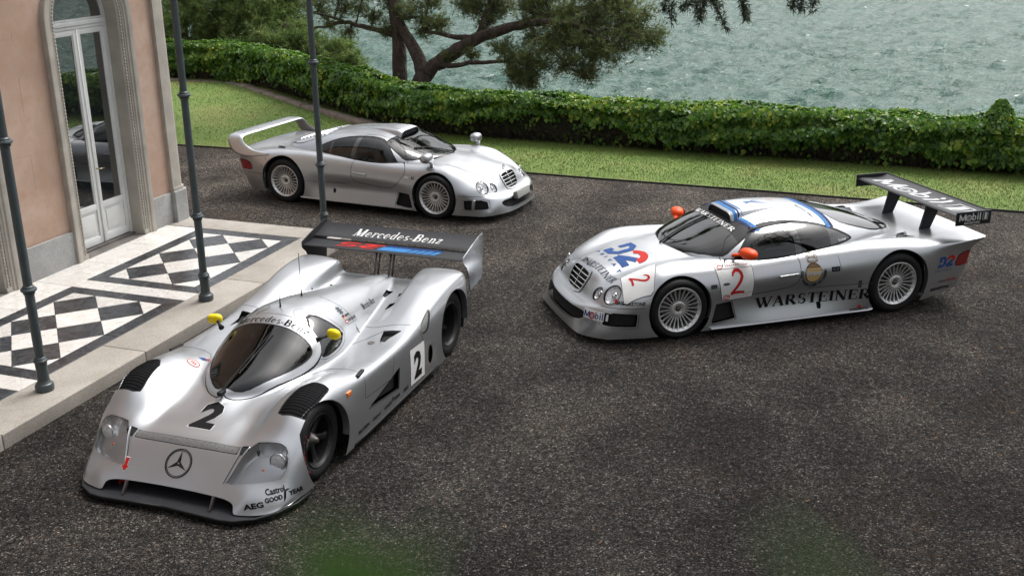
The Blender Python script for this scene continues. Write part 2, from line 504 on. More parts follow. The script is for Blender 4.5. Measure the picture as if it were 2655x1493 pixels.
b.inputs['Roughness'].default_value = .14
b.inputs['IOR'].default_value = 1.33; b.inputs['Specular IOR Level'].default_value = .30
def lake_height(x, y):
    r_ = np.random.default_rng(11); z = np.zeros_like(x)
    base = R(200)
    for k in range(46):
        L = .55 * (7.0 / .55) ** (r_.random() ** 1.15); a = base + r_.normal(0, .55); kk = 2 * math.pi / L
        amp = .0105 * L ** .95; ph = r_.random() * 6.283
        q = np.sin((x * math.cos(a) + y * math.sin(a)) * kk + ph + .5 * np.sin(.11 * x + .07 * y + 3 * ph))
        z += amp * (1 - 2 * np.abs(q) ** .8 + .2) * .9
    return z
def lake_patch():
    nr, nc = 330, 620
    d = 27 * (210 / 27) ** np.linspace(0, 1, nr); a = np.radians(np.linspace(-33, 84, nc))
    X = d[:, None] * np.sin(a)[None]; Y = d[:, None] * np.cos(a)[None]
    Z = lake_height(X, Y) * np.clip((210 - d) / 60, .0, 1)[:, None] + LAKE_Z
    V = np.stack([X, Y, Z], -1).reshape(-1, 3); i = np.arange(nr * nc).reshape(nr, nc)
    F = np.stack([i[:-1, :-1].ravel(), i[:-1, 1:].ravel(), i[1:, 1:].ravel(), i[1:, :-1].ravel()], 1)
    tag(mesh_obj("lake", V, F, m_lake, smooth=True), kind='structure')
lake_patch()
V = [(-6000, 6000, LAKE_Z - .35), (-6000, -6000, LAKE_Z - .35), (6000, -6000, LAKE_Z - .35), (6000, 6000, LAKE_Z - .35)]
tag(mesh_obj("water", V, [(0, 1, 2, 3)], m_lake, smooth=False), kind='structure')

# far shore hills around the lake
m_hill = simple("hill_forest", (.055, .075, .06), .95, var=.3, vscale=.004)
mb = MB(); nseg = 120
for k, (rad, hh) in enumerate(((2200, -6), (2350, 120), (2900, 420), (3600, 620))):
    for i in range(nseg):
        a = 2 * math.pi * i / nseg
        rr = 1 + .12 * math.sin(3 * a + 1) + .05 * math.sin(11 * a)
        zz = hh if k == 0 else hh * (.75 + .3 * math.sin(5 * a + k) + .16 * math.sin(13 * a + 2 * k))
        mb.v.append((math.sin(a) * rad * rr, math.cos(a) * rad * rr, zz))
for k in range(3):
    for i in range(nseg): mb.f.append((k*nseg+i, (k+1)*nseg+i, (k+1)*nseg+(i+1) % nseg, k*nseg+(i+1) % nseg))
tag(mb.build("hills", m_hill, smooth=True), kind='structure')
# ================================================================== portico floor (local axes: x = t outwards, y = s along the facade)
RZP = -PA
ZP = 0.14
def marble_mat(name, c0, c1, vein, rough=.22):
    m, nt, b = new_mat(name)
    v = nt.coord(); inf = nt.new("ShaderNodeObjectInfo")
    add = nt.new("ShaderNodeVectorMath"); add.operation = 'ADD'; nt.l.new(v, add.inputs[0])
    sc = nt.new("ShaderNodeVectorMath"); sc.operation = 'SCALE'; sc.inputs['Scale'].default_value = 37
    cmb = nt.new("ShaderNodeCombineXYZ"); nt.l.new(inf.outputs['Random'], cmb.inputs[0]); nt.l.new(inf.outputs['Random'], cmb.inputs[1])
    nt.l.new(cmb.outputs[0], sc.inputs[0]); nt.l.new(sc.outputs[0], add.inputs[1])
    n1 = nt.noise(add.outputs[0], 3.2, 8, .66, 1.6); n2 = nt.noise(add.outputs[0], 6, 6, .6, .6)
    c = nt.ramp(n1, [(.3, c0), (.7, c1)])
    vn = nt.math('ABSOLUTE', nt.math('SUBTRACT', n1, .5))
    c = nt.mix(nt.rng(vn, 0, .035, .55, 0), c, vein)
    c = nt.mix(nt.rng(n2, .55, .8, 0, .25), c, vein)
    jit = nt.rng(inf.outputs['Random'], 0, 1, .86, 1.12)
    hv = nt.new("ShaderNodeHueSaturation"); nt.l.new(c, hv.inputs['Color']); nt.l.new(jit, hv.inputs['Value'])
    nt.l.new(hv.outputs[0], b.inputs['Base Color'])
    nt.l.new(nt.rng(n2, .35, .7, rough, rough + .2), b.inputs['Roughness'])
    nt.l.new(nt.bump(n2, .0015, .5), b.inputs['Normal'])
    return m
m_wm = marble_mat("white_marble", (.52, .505, .475), (.62, .605, .585), (.42, .37, .31))
m_bm = marble_mat("black_marble", (.012, .013, .016), (.032, .035, .041), (.08, .082, .086), .2)
def granite(name, a, bcol, dark=.5):
    m, nt, b = new_mat(name); v = nt.coord()
    n1 = nt.noise(v, 2.2, 5, .6); n2 = nt.noise(v, 130, 3, .7)
    c = nt.ramp(n1, [(.3, a), (.7, bcol)])
    c = nt.mix(1.0, c, nt.ramp(n2, [(.33, (dark,) * 3), (.5, (1, 1, 1)), (.68, (1.35, 1.34, 1.3))]), 'MULTIPLY')
    st = nt.noise(v, 5, 6, .7)
    c = nt.mix(nt.rng(st, .55, .75, 0, .35), c, (.17, .14, .10))
    nt.l.new(c, b.inputs['Base Color']); b.inputs['Roughness'].default_value = .75
    nt.l.new(nt.bump(n2, .003, .6), b.inputs['Normal'])
    return m
m_kerbgr = granite("kerb_granite", (.24, .22, .19), (.33, .305, .275), .62)
m_plinth = granite("plinth_granite", (.25, .255, .25), (.36, .36, .355), .42)

floor_root = empty("portico_floor", (0, 0, 0), RZP)
tag(floor_root, kind='structure')
J = .0022
def slab(name, poly, mat, parent, top=ZP, th=.03, shrink=J):
    """one flat stone of its own with a small arris; poly in (t, s)"""
    P = np.array(poly, float); c = P.mean(0); n = len(P)
    def inset(d):
        out = []
        area = sum(P[i][0]*P[(i+1) % n][1] - P[(i+1) % n][0]*P[i][1] for i in range(n))
        sg = 1 if area > 0 else -1
        for i in range(n):
            p0, p1, p2 = P[i-1], P[i], P[(i+1) % n]
            d1 = (p1-p0)/np.linalg.norm(p1-p0); d2 = (p2-p1)/np.linalg.norm(p2-p1)
            n1 = np.array([-d1[1], d1[0]])*sg; n2 = np.array([-d2[1], d2[0]])*sg
            k = 1 + n1 @ n2
            out.append(p1 + (n1+n2)/max(k, .2)*d)
        return out
    a, b_ = inset(shrink), inset(shrink + .003)
    z = top + float(rng.normal(0, .0006))
    V = [(x, y, z - th) for x, y in a] + [(x, y, z - .002) for x, y in a] + [(x, y, z) for x, y in b_]
    F = [tuple(range(2*n, 3*n))]
    for k in (0, 1):
        F += [(k*n+i, k*n+(i+1) % n, (k+1)*n+(i+1) % n, (k+1)*n+i) for i in range(n)]
    me_o = mesh_obj(name, [np.array(v) - np.array([c[0], c[1], 0]) for v in V], F, mat, parent, smooth=False)
    me_o.location = (c[0], c[1], 0)
    return me_o
# bed below the stones
mb = MB(); mb.box((-9.9, 1.0, -.2), (-6.945, 12.865, ZP - .012))
mb.build("floor_bed", simple("mortar", (.10, .095, .085), .95, var=.3), floor_root)

def clip_poly(P, lo, hi):
    for ax in (0, 1):
        for lim, sg in ((lo[ax], 1), (hi[ax], -1)):
            Q = []
            for i in range(len(P)):
                a, b = P[i], P[(i+1) % len(P)]
                da, db = (a[ax]-lim)*sg, (b[ax]-lim)*sg
                if da >= -1e-9: Q.append(a)
                if da*db < -1e-12:
                    t = da/(da-db); Q.append((a[0]+(b[0]-a[0])*t, a[1]+(b[1]-a[1])*t))
            P = Q
            if len(P) < 3: return []
    return P
def panel(s0, s1):
    t0, t1 = -9.08, -7.47
    bw = .185
    it0, it1, is0, is1 = t0 + bw, t1 - bw, s0 + bw, s1 - bw
    # dark mitred border: pieces
    o = [(t0, s0), (t1, s0), (t1, s1), (t0, s1)]; i_ = [(it0, is0), (it1, is0), (it1, is1), (it0, is1)]
    for k in range(4):
        a, b, c, d = o[k], o[(k+1) % 4], i_[(k+1) % 4], i_[k]
        m0 = ((a[0]+b[0])/2, (a[1]+b[1])/2); m1 = ((d[0]+c[0])/2, (d[1]+c[1])/2)
        slab("tile", [a, m0, m1, d], m_bm, floor_root); slab("tile", [m0, b, c, m1], m_bm, floor_root)
    ht, hs_ = (it1 - it0) / 4, (is1 - is0) / 6
    for i in range(5):
        for j in range(7):
            if (i % 2) != (j % 2): continue
            c = (it0 + i*ht, is0 + j*hs_)
            P = clip_poly([(c[0]-ht, c[1]), (c[0], c[1]-hs_), (c[0]+ht, c[1]), (c[0], c[1]+hs_)], (it0, is0), (it1, is1))
            if len(P) < 3: continue
            Q = []
            for q in P:
                if not Q or abs(q[0]-Q[-1][0]) + abs(q[1]-Q[-1][1]) > 1e-5: Q.append(q)
            if abs(Q[0][0]-Q[-1][0]) + abs(Q[0][1]-Q[-1][1]) < 1e-5: Q.pop()
            if len(Q) < 3: continue
            slab("tile", Q, m_bm if (i % 2) else m_wm, floor_root)
def white_strip(t0, t1, s0, s1, n, axis):
    for k in range(n):
        if axis == 's': a, b = s0 + (s1-s0)*k/n, s0 + (s1-s0)*(k+1)/n; slab("tile", [(t0, a), (t1, a), (t1, b), (t0, b)], m_wm, floor_root)
        else: a, b = t0 + (t1-t0)*k/n, t0 + (t1-t0)*(k+1)/n; slab("tile", [(a, s0), (b, s0), (b, s1), (a, s1)], m_wm, floor_root)
P_S = [(10.04, 12.40), (7.43, 9.78), (4.82, 7.17), (2.21, 4.56)]
for s0, s1 in P_S: panel(s0, s1)
for s0, s1 in ((9.78, 10.04), (7.17, 7.43), (4.56, 4.82)): white_strip(-9.08, -7.47, s0, s1, 3, 't')
for k in range(5):
    s1 = 12.40 - 2.61*k/1.0
    white_strip(-9.66, -9.08, max(s1-2.61, 1.0), s1, 3, 's')
    if s1 - 2.61 < 1: break
# granite kerb stones with a worn nosing
def kerb(poly_lo, poly_hi, cut=0):
    mb = MB(); (a0, b0), (a1, b1) = poly_lo, poly_hi
    mb.box((a0 + .002, b0 + .003, -.15), (a1, b1 - .003, ZP + .002), bev=.012)
    mb.build("kerb_stone", m_kerbgr, floor_root, smooth=False, angle=60)
ss = [12.415, 10.6, 8.35, 6.4, 4.3, 2.4, .9]
for k in range(len(ss) - 1): kerb((-7.47, ss[k+1]), (-6.935, ss[k]))
tt_ = [-6.935, -8.1, -9.3, -10.2]
for k in range(3): kerb((tt_[k+1], 12.415), (tt_[k], 12.885))

# ================================================================== iron columns
m_iron = simple("column_paint", (.048, .062, .066), .42, .0, var=.18, vscale=5, bump=.002, bscale=30)
def make_column():
    root = empty("iron_column", (0, 0, 0))
    mb = MB(); mb.lathe([(.043, .30), (.043, 1.0), (.041, 1.02), (.040, 2.35), (.039, 2.37), (.038, 4.3)], 28); mb.build("shaft", m_iron, root, smooth=True)
    mb = MB(); mb.lathe([(.0, 0), (.082, 0), (.085, .015), (.085, .055), (.078, .07), (.066, .078), (.060, .092), (.055, .10), (.052, .22), (.055, .27), (.055, .28), (.0, .28)], 28); mb.build("base", m_iron, root, angle=30)
    for z, r in ((.30, .066), (1.0, .073), (2.36, .073)):
        mb = MB()
        mb.lathe([(.042, -.045), (.052, -.04), (.054, -.026), (.047, -.018), (r*.93, -.012), (r, 0), (r*.93, .012), (.050, .018), (.053, .026), (.047, .036), (.041, .04)], 28, Matrix.Translation((0, 0, z)))
        mb.build("collar", m_iron, root, angle=40)
    return root
def copy_tree(o, parent=None):
    c = o.copy(); COL.objects.link(c)
    if parent is not None: c.parent = parent
    for ch in list(o.children): copy_tree(ch, c)
    return c
cproto = make_column()
for i, (s, t, lab) in enumerate(((7.27, -7.245, "dark green iron column nearest the camera, at the far left edge of the photo"),
                                 (9.87, -7.245, "middle dark iron column standing on the kerb beside the open race car"),
                                 (12.62, -7.20, "farthest iron column, crossing the rear of the road coupe"))):
    c = cproto if i == 0 else copy_tree(cproto)
    P = SP(s, t, ZP + .002); c.location = P
    tag(c, lab, "column", "iron columns along the portico edge")
mb = MB(); mb.box((-7.28, 1.0, 4.45), (-7.20, 12.75, 4.60), bev=.01); mb.box((-9.6, 12.58, 4.45), (-7.281, 12.66, 4.60), bev=.01)
beam = mb.build("portico_beam", m_iron); beam.rotation_euler = (0, 0, RZP)
tag(beam, "dark iron beam carried by the columns above the portico", "beam")

# ================================================================== villa
m_pink, nt, b = new_mat("pink_stucco")
v = nt.coord(); n1 = nt.noise(v, .9, 6, .62, .4); n2 = nt.noise(v, 4.5, 6, .7); n3 = nt.noise(v, 90, 3, .6)
c = nt.ramp(n1, [(.3, (.36, .245, .185)), (.5, (.43, .30, .23)), (.7, (.50, .375, .305))])
c = nt.mix(nt.rng(n2, .46, .72, 0, .6), c, (.38, .22, .14))
c = nt.mix(nt.rng(nt.noise(nt.coord(scale=(1, 1, .25)), 3, 5, .6), .55, .8, 0, .35), c, (.42, .33, .28))
nt.l.new(c, b.inputs['Base Color']); b.inputs['Roughness'].default_value = .92
nt.l.new(nt.bump(nt.math('ADD', n3, nt.math('MULTIPLY', n2, .8)), .004, .7), b.inputs['Normal'])
m_trim = simple("stone_trim", (.35, .325, .285), .88, var=.16, vscale=3.5, bump=.003, bscale=70)
m_white = simple("door_paint", (.60, .61, .60), .4, var=.06, vscale=5)
m_dark = simple("dark_gap", (.02, .02, .02), .9)
m_glass_d, nt, b = new_mat("door_glass")
b.inputs['Base Color'].default_value = (.012, .014, .015, 1); b.inputs['Roughness'].default_value = .012; b.inputs['IOR'].default_value = 3.1
nt.l.new(nt.bump(nt.noise(nt.coord(), 1.3, 2), .006, .25), b.inputs['Normal'])

villa = empty("villa", (0, 0, 0), RZP)
tag(villa, "pink stucco villa with tall arched glass doors and grey stone surrounds", "villa")
TW = -9.66                         # face of the stucco
S_END = 12.62
doors = [11.33, 8.76, 6.19, 3.62]
HW = .80                           # half width of a surround
SPR = 3.09
# backing wall with arched openings
def arch_path(c, r, n=24, z0=ZP):
    P = [(c - r, z0), (c - r, SPR)]
    for k in range(1, n): P.append((c - r*math.cos(math.pi*k/n), SPR + r*math.sin(math.pi*k/n)))
    P += [(c + r, SPR), (c + r, z0)]
    return P
wm = MB()
def wquad(pts): wm.add([(TW - .003, s, z) for s, z in pts], [tuple(range(len(pts)))])
edges_ = [.5] + [e for d in sorted(doors) for e in (d - HW + .04, d + HW - .04)] + [S_END]
for k in range(0, len(edges_), 2): wquad([(edges_[k], ZP - .2), (edges_[k+1], ZP - .2), (edges_[k+1], SPR), (edges_[k], SPR)])
for k in range(0, len(edges_), 2): wquad([(edges_[k], SPR), (edges_[k+1], SPR), (edges_[k+1], 9.0), (edges_[k], 9.0)])
for d in sorted(doors):
    A_ = arch_path(d, HW - .04)[1:-1]
    for p_, q_ in zip(A_, A_[1:]): wquad([p_, q_, (q_[0], 9.0), (p_[0], 9.0)])
wm.build("wall", m_pink, villa)
# stucco blocks scored on the piers
def blocks(s0, s1, mid):
    zs = [.575, .75, 1.2, 1.65, 2.1, 2.55, 3.0, 3.09]
    for k in range(len(zs) - 1):
        z0, z1 = zs[k], zs[k+1]
        cuts = [s0, s1] if (mid is None or k % 2 == 1) else [s0, mid, s1]
        for i in range(len(cuts) - 1):
            g = .0007
            mb = MB(); mb.box((TW - .03, cuts[i] + (g if i else 0), z0 + g), (TW + float(rng.normal(0, .0005)), cuts[i+1] - (g if i < len(cuts)-2 else 0), z1 - g))
            mb.build("wall_block", m_pink, villa)
sd = sorted(doors)
for i in range(len(sd) - 1):
    a, b_ = sd[i] + HW - .02, sd[i+1] - HW + .02
    blocks(a, b_, (a + b_)/2 + .02)
    mb = MB(); mb.box((TW - .1, a, ZP - .1), (TW + .035, b_, .562), bev=.008); mb.build("plinth_block", m_plinth, villa)
blocks(sd[-1] + HW - .02, S_END - .02, None)
mb = MB(); mb.box((TW - .1, sd[-1] + HW - .02, ZP - .1), (TW + .035, 12.565, .575), bev=.008); mb.build("plinth_block", m_plinth, villa)
# corner pilaster with a rounded edge, its plinth, and the return wall
def pilaster(z0, z1, off, name, mat, e=.0):
    r = .12; s0, s1, t0 = 12.60 - e, 12.885 + e, TW + .055 + off
    P = [(t0, s0)] + [(t0 - r + r*math.cos(k*math.pi/16), s1 - r + r*math.sin(k*math.pi/16)) for k in range(9)] + [(TW - .6, s1), (TW - .6, s0)]
    mb = MB(); mb.prism(P, z0, z1); return mb.build(name, mat, villa, angle=25)
pilaster(.60, 9.0, 0, "pilaster", m_trim)
pilaster(ZP - .1, .585, .05, "plinth_block", m_plinth, .03)
pilaster(.58, .635, .02, "pilaster_base", m_trim, .012)
mb = MB(); mb.box((-18, 12.70, -.1), (TW - .55, 12.80, 9.0)); mb.build("return_wall", m_pink, villa)
mb = MB(); mb.box((-18.5, .2, 9.0), (TW + .45, 13.3, 9.25), bev=.03); mb.box((-18, 12.4, 9.25), (TW + .2, .6, 9.6)); mb.build("cornice", m_trim, villa)

# door surround profile: (offset outward from the opening, depth t)
PROF = [(-.005, -9.87), (-.005, -9.655), (.01, -9.645), (.055, -9.645), (.06, -9.628), (.075, -9.62), (.085, -9.628), (.095, -9.612), (.125, -9.612), (.135, -9.595), (.15, -9.59), (.205, -9.59), (.212, -9.60), (.212, -9.69)]
def sweep_arch(c, r, prof, name, mat, parent, n=28, z0=ZP):
    path = []   # (s, z, normal_s, normal_z)
    for z in np.linspace(z0, SPR, 3): path.append((c - r, z, -1, 0))
    for k in range(1, n): a = math.pi*k/n; path.append((c - r*math.cos(a), SPR + r*math.sin(a), -math.cos(a), math.sin(a)))
    for z in np.linspace(SPR, z0, 3): path.append((c + r, z, 1, 0))
    mb = MB(); m_ = len(prof)
    for s, z, ns, nz in path:
        for o_, t in prof: mb.v.append((t, s + ns*o_, z + nz*o_))
    for i in range(len(path)-1):
        for j in range(m_-1): mb.f.append((i*m_+j, i*m_+j+1, (i+1)*m_+j+1, (i+1)*m_+j))
    return mb.build(name, mat, parent, angle=20)
def rope(c, r, parent):
    P = []; rad = []
    for z in np.arange(ZP + .02, SPR, .011): P.append((-9.642, c - r, z))
    for a in np.linspace(0, math.pi, int(math.pi*r/.011)): P.append((-9.642, c - r*math.cos(a), SPR + r*math.sin(a)))
    for z in np.arange(SPR, ZP + .02, -.011): P.append((-9.642, c + r, z))
    rad = [(.016, .0195, .016, .011)[k % 4] for k in range(len(P))]
    mb = MB(); mb.tube(P, rad, 6); mb.build("rope_moulding", m_trim, parent, smooth=True)

def make_door(c):
    r = .585
    sur = sweep_arch(c, r, PROF, "door_surround", m_trim, villa)
    rope(c, r + .032, sur)
    for sgn in (-1, 1):                     # plain block at the foot of each jamb
        mb = MB(); s0, s1 = sorted((c + sgn*(r - .008), c + sgn*(r + .10))); mb.box((-9.66, s0, ZP), (-9.625, s1, ZP + .06), bev=.004); mb.build("jamb_foot", m_trim, villa)
    d = empty("french_door", (0, 0, 0), 0, villa)
    tD = -9.86
    # fixed frame and transom
    fr = [(-.0, tD - .05), (-.0, tD + .025), (-.045, tD + .025), (-.05, tD + .01), (-.05, tD - .05)]
    sweep_arch(c, r, fr, "door_frame", m_white, d, z0=ZP + .01)
    mb = MB(); mb.box((tD - .04, c - r + .03, 2.985), (tD + .028, c + r - .03, 3.025), bev=.004); mb.box((tD - .04, c - r + .03, 3.028), (tD + .04, c + r - .03, 3.085), bev=.006); mb.box((tD - .04, c - r + .03, 3.088), (tD + .02, c + r - .03, 3.11), bev=.003)
    mb.build("transom", m_white, d)
    # fanlight
    P = [(c - (r - .055)*math.cos(math.pi*k/24), SPR + (r - .055)*math.sin(math.pi*k/24)) for k in range(25)]
    P = [(c - r + .055, 3.105)] + P + [(c + r - .055, 3.105)]
    mb = MB(); mb.v = [(tD, s, z) for s, z in P[::-1]]; mb.f = [tuple(range(len(P)))]
    mb.build("pane", m_glass_d, d)
    zb, zt = ZP + .045, 2.982
    for sgn in (-1, 1):
        s0, s1 = (c - r + .05, c - .002) if sgn < 0 else (c + .002, c + r - .05)
        st = .062
        mb = MB()
        mb.box((tD - .02, s0, zb), (tD + .022, s0 + st, zt), bev=.004); mb.box((tD - .02, s1 - st, zb), (tD + .022, s1, zt), bev=.004)
        for z0, z1 in ((zt - .07, zt), (zb, zb + .10), (.64, .72)):
            mb.box((tD - .018, s0 + st, z0), (tD + .02, s1 - st, z1), bev=.003)
        # inner glazing bead
        for a0, a1 in ((s0 + st, s0 + st + .014), (s1 - st - .014, s1 - st)): mb.box((tD - .012, a0, .72), (tD + .012, a1, zt - .07))
        leaf = mb.build("door_leaf", m_white, d)
        mb = MB(); mb.box((tD - .012, s0 + st, zb + .10), (tD + .004, s1 - st, .64)); mb.box((tD, s0 + st + .05, zb + .14), (tD + .014, s1 - st - .05, .60), bev=.008)
        mb.build("door_panel", m_white, d)
        V = [(0, s0 + st + .014, .72), (0, s1 - st - .014, .72), (0, s1 - st - .014, zt - .07), (0, s0 + st + .014, zt - .07)]
        tilt = .0035*sgn
        V = [(tD + tilt*(s - (s0+s1)/2), s, z) for _, s, z in V]
        mesh_obj("pane", V, [(0, 1, 2, 3)], m_glass_d, d, smooth=False)
    mb = MB(); mb.tube([(tD + .022, c, zb), (tD + .022, c, zt)], .014, 8); mb.build("cover_strip", m_white, d, smooth=True)
    mb = MB(); mb.tube([(tD + .02, c + .035, 1.18), (tD + .07, c + .035, 1.18), (tD + .075, c + .12, 1.175)], .009, 8); mb.build("handle", simple("brass", (.35, .3, .2), .35, 1.0) if "brass" not in bpy.data.materials else bpy.data.materials["brass"], d, smooth=True)
    mb = MB(); mb.box((-9.9, c - r, -.02), (-9.615, c + r, ZP + .001)); mb.box((-9.9, c - r, ZP), (-9.80, c + r, ZP + .03), bev=.004); mb.build("threshold", simple("threshold_stone", (.12, .11, .10), .8, var=.3) if "threshold_stone" not in bpy.data.materials else bpy.data.materials["threshold_stone"], villa)
for c in doors: make_door(c)
# ------------------------------------------------------------------ the wing of the house the picture is taken from
def house_wing():
    w = empty("house_wing", (0, 0, 0)); tag(w, "grey wing of the house with the balcony the view is taken from", "house")
    mb = MB(); mb.box((-9, -9.0, -.1), (9.5, -.85, 6.9)); mb.build("wall", simple("grey_stucco", (.27, .26, .245), .9, var=.15, vscale=1.5), w)
    mb = MB(); mb.box((-9.3, -9.3, 6.9), (9.8, -.45, 7.15), bev=.04); mb.build("cornice", m_trim, w)
    mb = MB(); mb.box((-1.6, -.85, 2.55), (1.6, -.12, 2.72), bev=.02); mb.build("balcony", m_trim, w)
    for x in (-6.0, -2.9, 2.9, 6.0):
        for z in (1.0, 4.5):
            mb = MB(); mb.box((x - .62, -.86, z - .1), (x + .62, -.80, z + 2.1), bev=.01); mb.build("window_frame", m_trim, w)
            mb = MB(); mb.box((x - .48, -.86, z), (x + .48, -.79, z + 1.98)); mb.build("pane", m_glass_d, w)
house_wing()
# ================================================================== pines beyond the hedge (metres)
PINE_A = {'trunk': [(-2.15, 24.91, -0.39, 0.26), (-2.11, 24.91, 0.41, 0.235), (-2.06, 24.91, 0.63, 0.215), (-1.95, 24.92, 0.83, 0.21)], 'limbR': [(-1.99, 24.92, 0.76, 0.19), (-1.6, 24.85, 1.12, 0.175), (-1.19, 24.67, 1.39, 0.155), (-0.79, 24.49, 1.62, 0.14), (-0.27, 24.3, 1.85, 0.12), (0.24, 24.0, 2.02, 0.1), (0.82, 23.79, 2.09, 0.085), (1.31, 23.56, 2.05, 0.065), (1.78, 23.33, 1.89, 0.04), (2.19, 23.2, 1.66, 0.015)], 'limbR2': [(0.24, 24.0, 2.02, 0.08), (0.83, 24.19, 2.2, 0.07), (1.52, 24.35, 2.32, 0.05), (2.36, 24.39, 2.41, 0.035), (3.12, 24.3, 2.11, 0.012)], 'limbR3': [(1.31, 23.56, 2.05, 0.05), (1.89, 23.72, 2.05, 0.04), (2.49, 23.87, 1.91, 0.025), (2.99, 23.81, 1.71, 0.01)], 'limbL': [(-1.95, 24.92, 0.76, 0.18), (-2.09, 25.11, 1.17, 0.16), (-2.32, 25.29, 1.55, 0.14), (-2.52, 25.48, 1.83, 0.12), (-2.7, 25.66, 2.25, 0.11), (-2.81, 25.85, 2.76, 0.1), (-2.85, 26.04, 3.43, 0.07)], 'up': [(-0.7, 24.49, 1.66, 0.11), (-0.56, 24.59, 1.99, 0.1), (-0.44, 24.8, 2.3, 0.09), (-0.31, 25.0, 2.7, 0.08), (-0.17, 25.2, 3.36, 0.05)], 'low': [(-1.59, 24.75, 1.06, 0.06), (-1.36, 24.46, 1.06, 0.058), (-1.04, 24.18, 1.17, 0.052), (-0.53, 23.89, 1.21, 0.045), (-0.1, 23.7, 1.27, 0.035), (0.27, 23.5, 1.21, 0.012)], 'thin': [(-0.7, 24.49, 1.66, 0.07), (-1.14, 24.77, 1.64, 0.065), (-1.67, 24.94, 1.75, 0.045), (-2.08, 25.11, 1.78, 0.02)], 'droop': [(0.41, 24.0, 2.04, 0.05), (0.65, 23.59, 1.71, 0.035), (0.97, 23.38, 1.49, 0.025), (1.26, 23.27, 1.14, 0.01)], 'droop2': [(-0.1, 23.7, 1.27, 0.03), (0.15, 23.5, 1.07, 0.02), (0.39, 23.4, 0.75, 0.008)]}
PINE_B = {'trunk': [(-2.6, 25.47, -0.5, 0.2), (-2.59, 25.47, 0.33, 0.185), (-2.58, 25.47, 0.86, 0.175), (-2.59, 25.57, 1.56, 0.16), (-2.62, 25.57, 1.91, 0.15), (-2.66, 25.66, 2.42, 0.14), (-2.7, 25.76, 3.1, 0.12), (-2.71, 25.86, 4.11, 0.08)], 'left': [(-2.6, 25.57, 1.6, 0.08), (-2.98, 25.73, 1.72, 0.065), (-3.55, 25.96, 1.81, 0.055), (-3.99, 26.2, 1.91, 0.045), (-4.4, 26.44, 1.75, 0.035), (-4.78, 26.57, 1.71, 0.015)], 'left2': [(-3.94, 26.21, 1.9, 0.035), (-4.31, 26.25, 2.02, 0.03), (-4.67, 26.39, 2.08, 0.012)], 'right': [(-2.62, 25.57, 1.91, 0.06), (-2.31, 25.4, 2.1, 0.04), (-1.86, 25.23, 1.98, 0.02)]}
CROWN_A = [(2.66, 23.85, 1.91, 0.687), (2.21, 23.5, 1.59, 0.608), (1.73, 23.74, 2.05, 0.681), (2.36, 24.29, 2.28, 0.698), (3.08, 23.8, 1.67, 0.412), (1.47, 23.45, 1.6, 0.504), (1.08, 23.98, 2.2, 0.601), (1.83, 23.33, 1.37, 0.435), (1.59, 23.25, 1.01, 0.317), (1.31, 23.26, 1.26, 0.333), (0.65, 23.49, 1.23, 0.462), (0.46, 23.4, 0.86, 0.335), (0.17, 23.6, 1.35, 0.388), (0.19, 23.5, 0.95, 0.319), (0.86, 23.58, 1.6, 0.38), (0.49, 24.09, 2.35, 0.517), (-0.18, 24.9, 2.33, 0.445), (-0.14, 23.8, 1.53, 0.307), (-0.74, 24.69, 2.31, 0.3), (-1.59, 25.05, 1.93, 0.287), (-1.9, 25.13, 1.82, 0.307), (-0.44, 24.6, 2.03, 0.264), (-1.05, 24.98, 2.42, 0.358), (0.57, 23.89, 1.76, 0.342), (1.14, 23.57, 1.83, 0.422), (2.0, 24.22, 2.82, 0.782), (0.68, 24.59, 2.89, 0.792), (-0.52, 24.99, 3.04, 0.716), (-1.77, 25.44, 2.52, 0.319), (0.06, 23.6, 1.1, 0.253), (-0.83, 24.29, 1.35, 0.174), (-1.4, 24.56, 1.24, 0.123)]
CROWN_B = [(-2.28, 25.4, 2.25, 0.438), (-2.69, 25.76, 2.26, 0.334), (-2.81, 25.65, 1.8, 0.277), (-3.16, 25.81, 2.05, 0.279), (-3.92, 26.21, 2.23, 0.36), (-4.54, 26.41, 2.27, 0.345), (-3.79, 26.03, 1.66, 0.226), (-4.33, 26.35, 1.85, 0.248), (-2.85, 25.84, 2.93, 0.744), (-3.48, 25.97, 2.28, 0.234), (-1.86, 25.23, 2.02, 0.199), (-3.79, 26.23, 2.91, 0.569)]
CROWN_C = [(-9.27, 31.67, 1.59, 0.85), (-8.46, 31.9, 1.46, 0.826), (-7.5, 31.62, 1.53, 0.93), (-6.6, 31.31, 1.71, 0.801), (-8.72, 32.04, 0.9, 0.475), (-7.76, 31.56, 0.94, 0.558), (-6.04, 31.42, 1.43, 0.458), (-9.24, 32.72, 2.48, 1.095), (-7.52, 32.13, 2.61, 1.181), (-6.17, 31.91, 2.29, 0.814), (-10.0, 32.49, 1.14, 0.487), (-9.48, 32.13, 1.88, 0.599), (-8.11, 31.99, 1.88, 0.708)]
CROWN_D = [(-6.7, 30.27, 1.02, 0.61), (-6.11, 30.19, 0.98, 0.606), (-5.51, 30.1, 1.03, 0.493), (-4.97, 29.89, 0.64, 0.542), (-4.27, 29.69, 0.45, 0.386), (-4.66, 30.04, 0.88, 0.392), (-5.42, 30.01, 0.52, 0.491), (-6.13, 30.39, 0.53, 0.499), (-4.18, 29.71, 0.19, 0.279), (-6.87, 30.43, 0.69, 0.447), (-7.57, 30.68, 0.77, 0.407), (-5.74, 30.26, 1.17, 0.386), (-4.67, 29.84, 0.23, 0.378)]
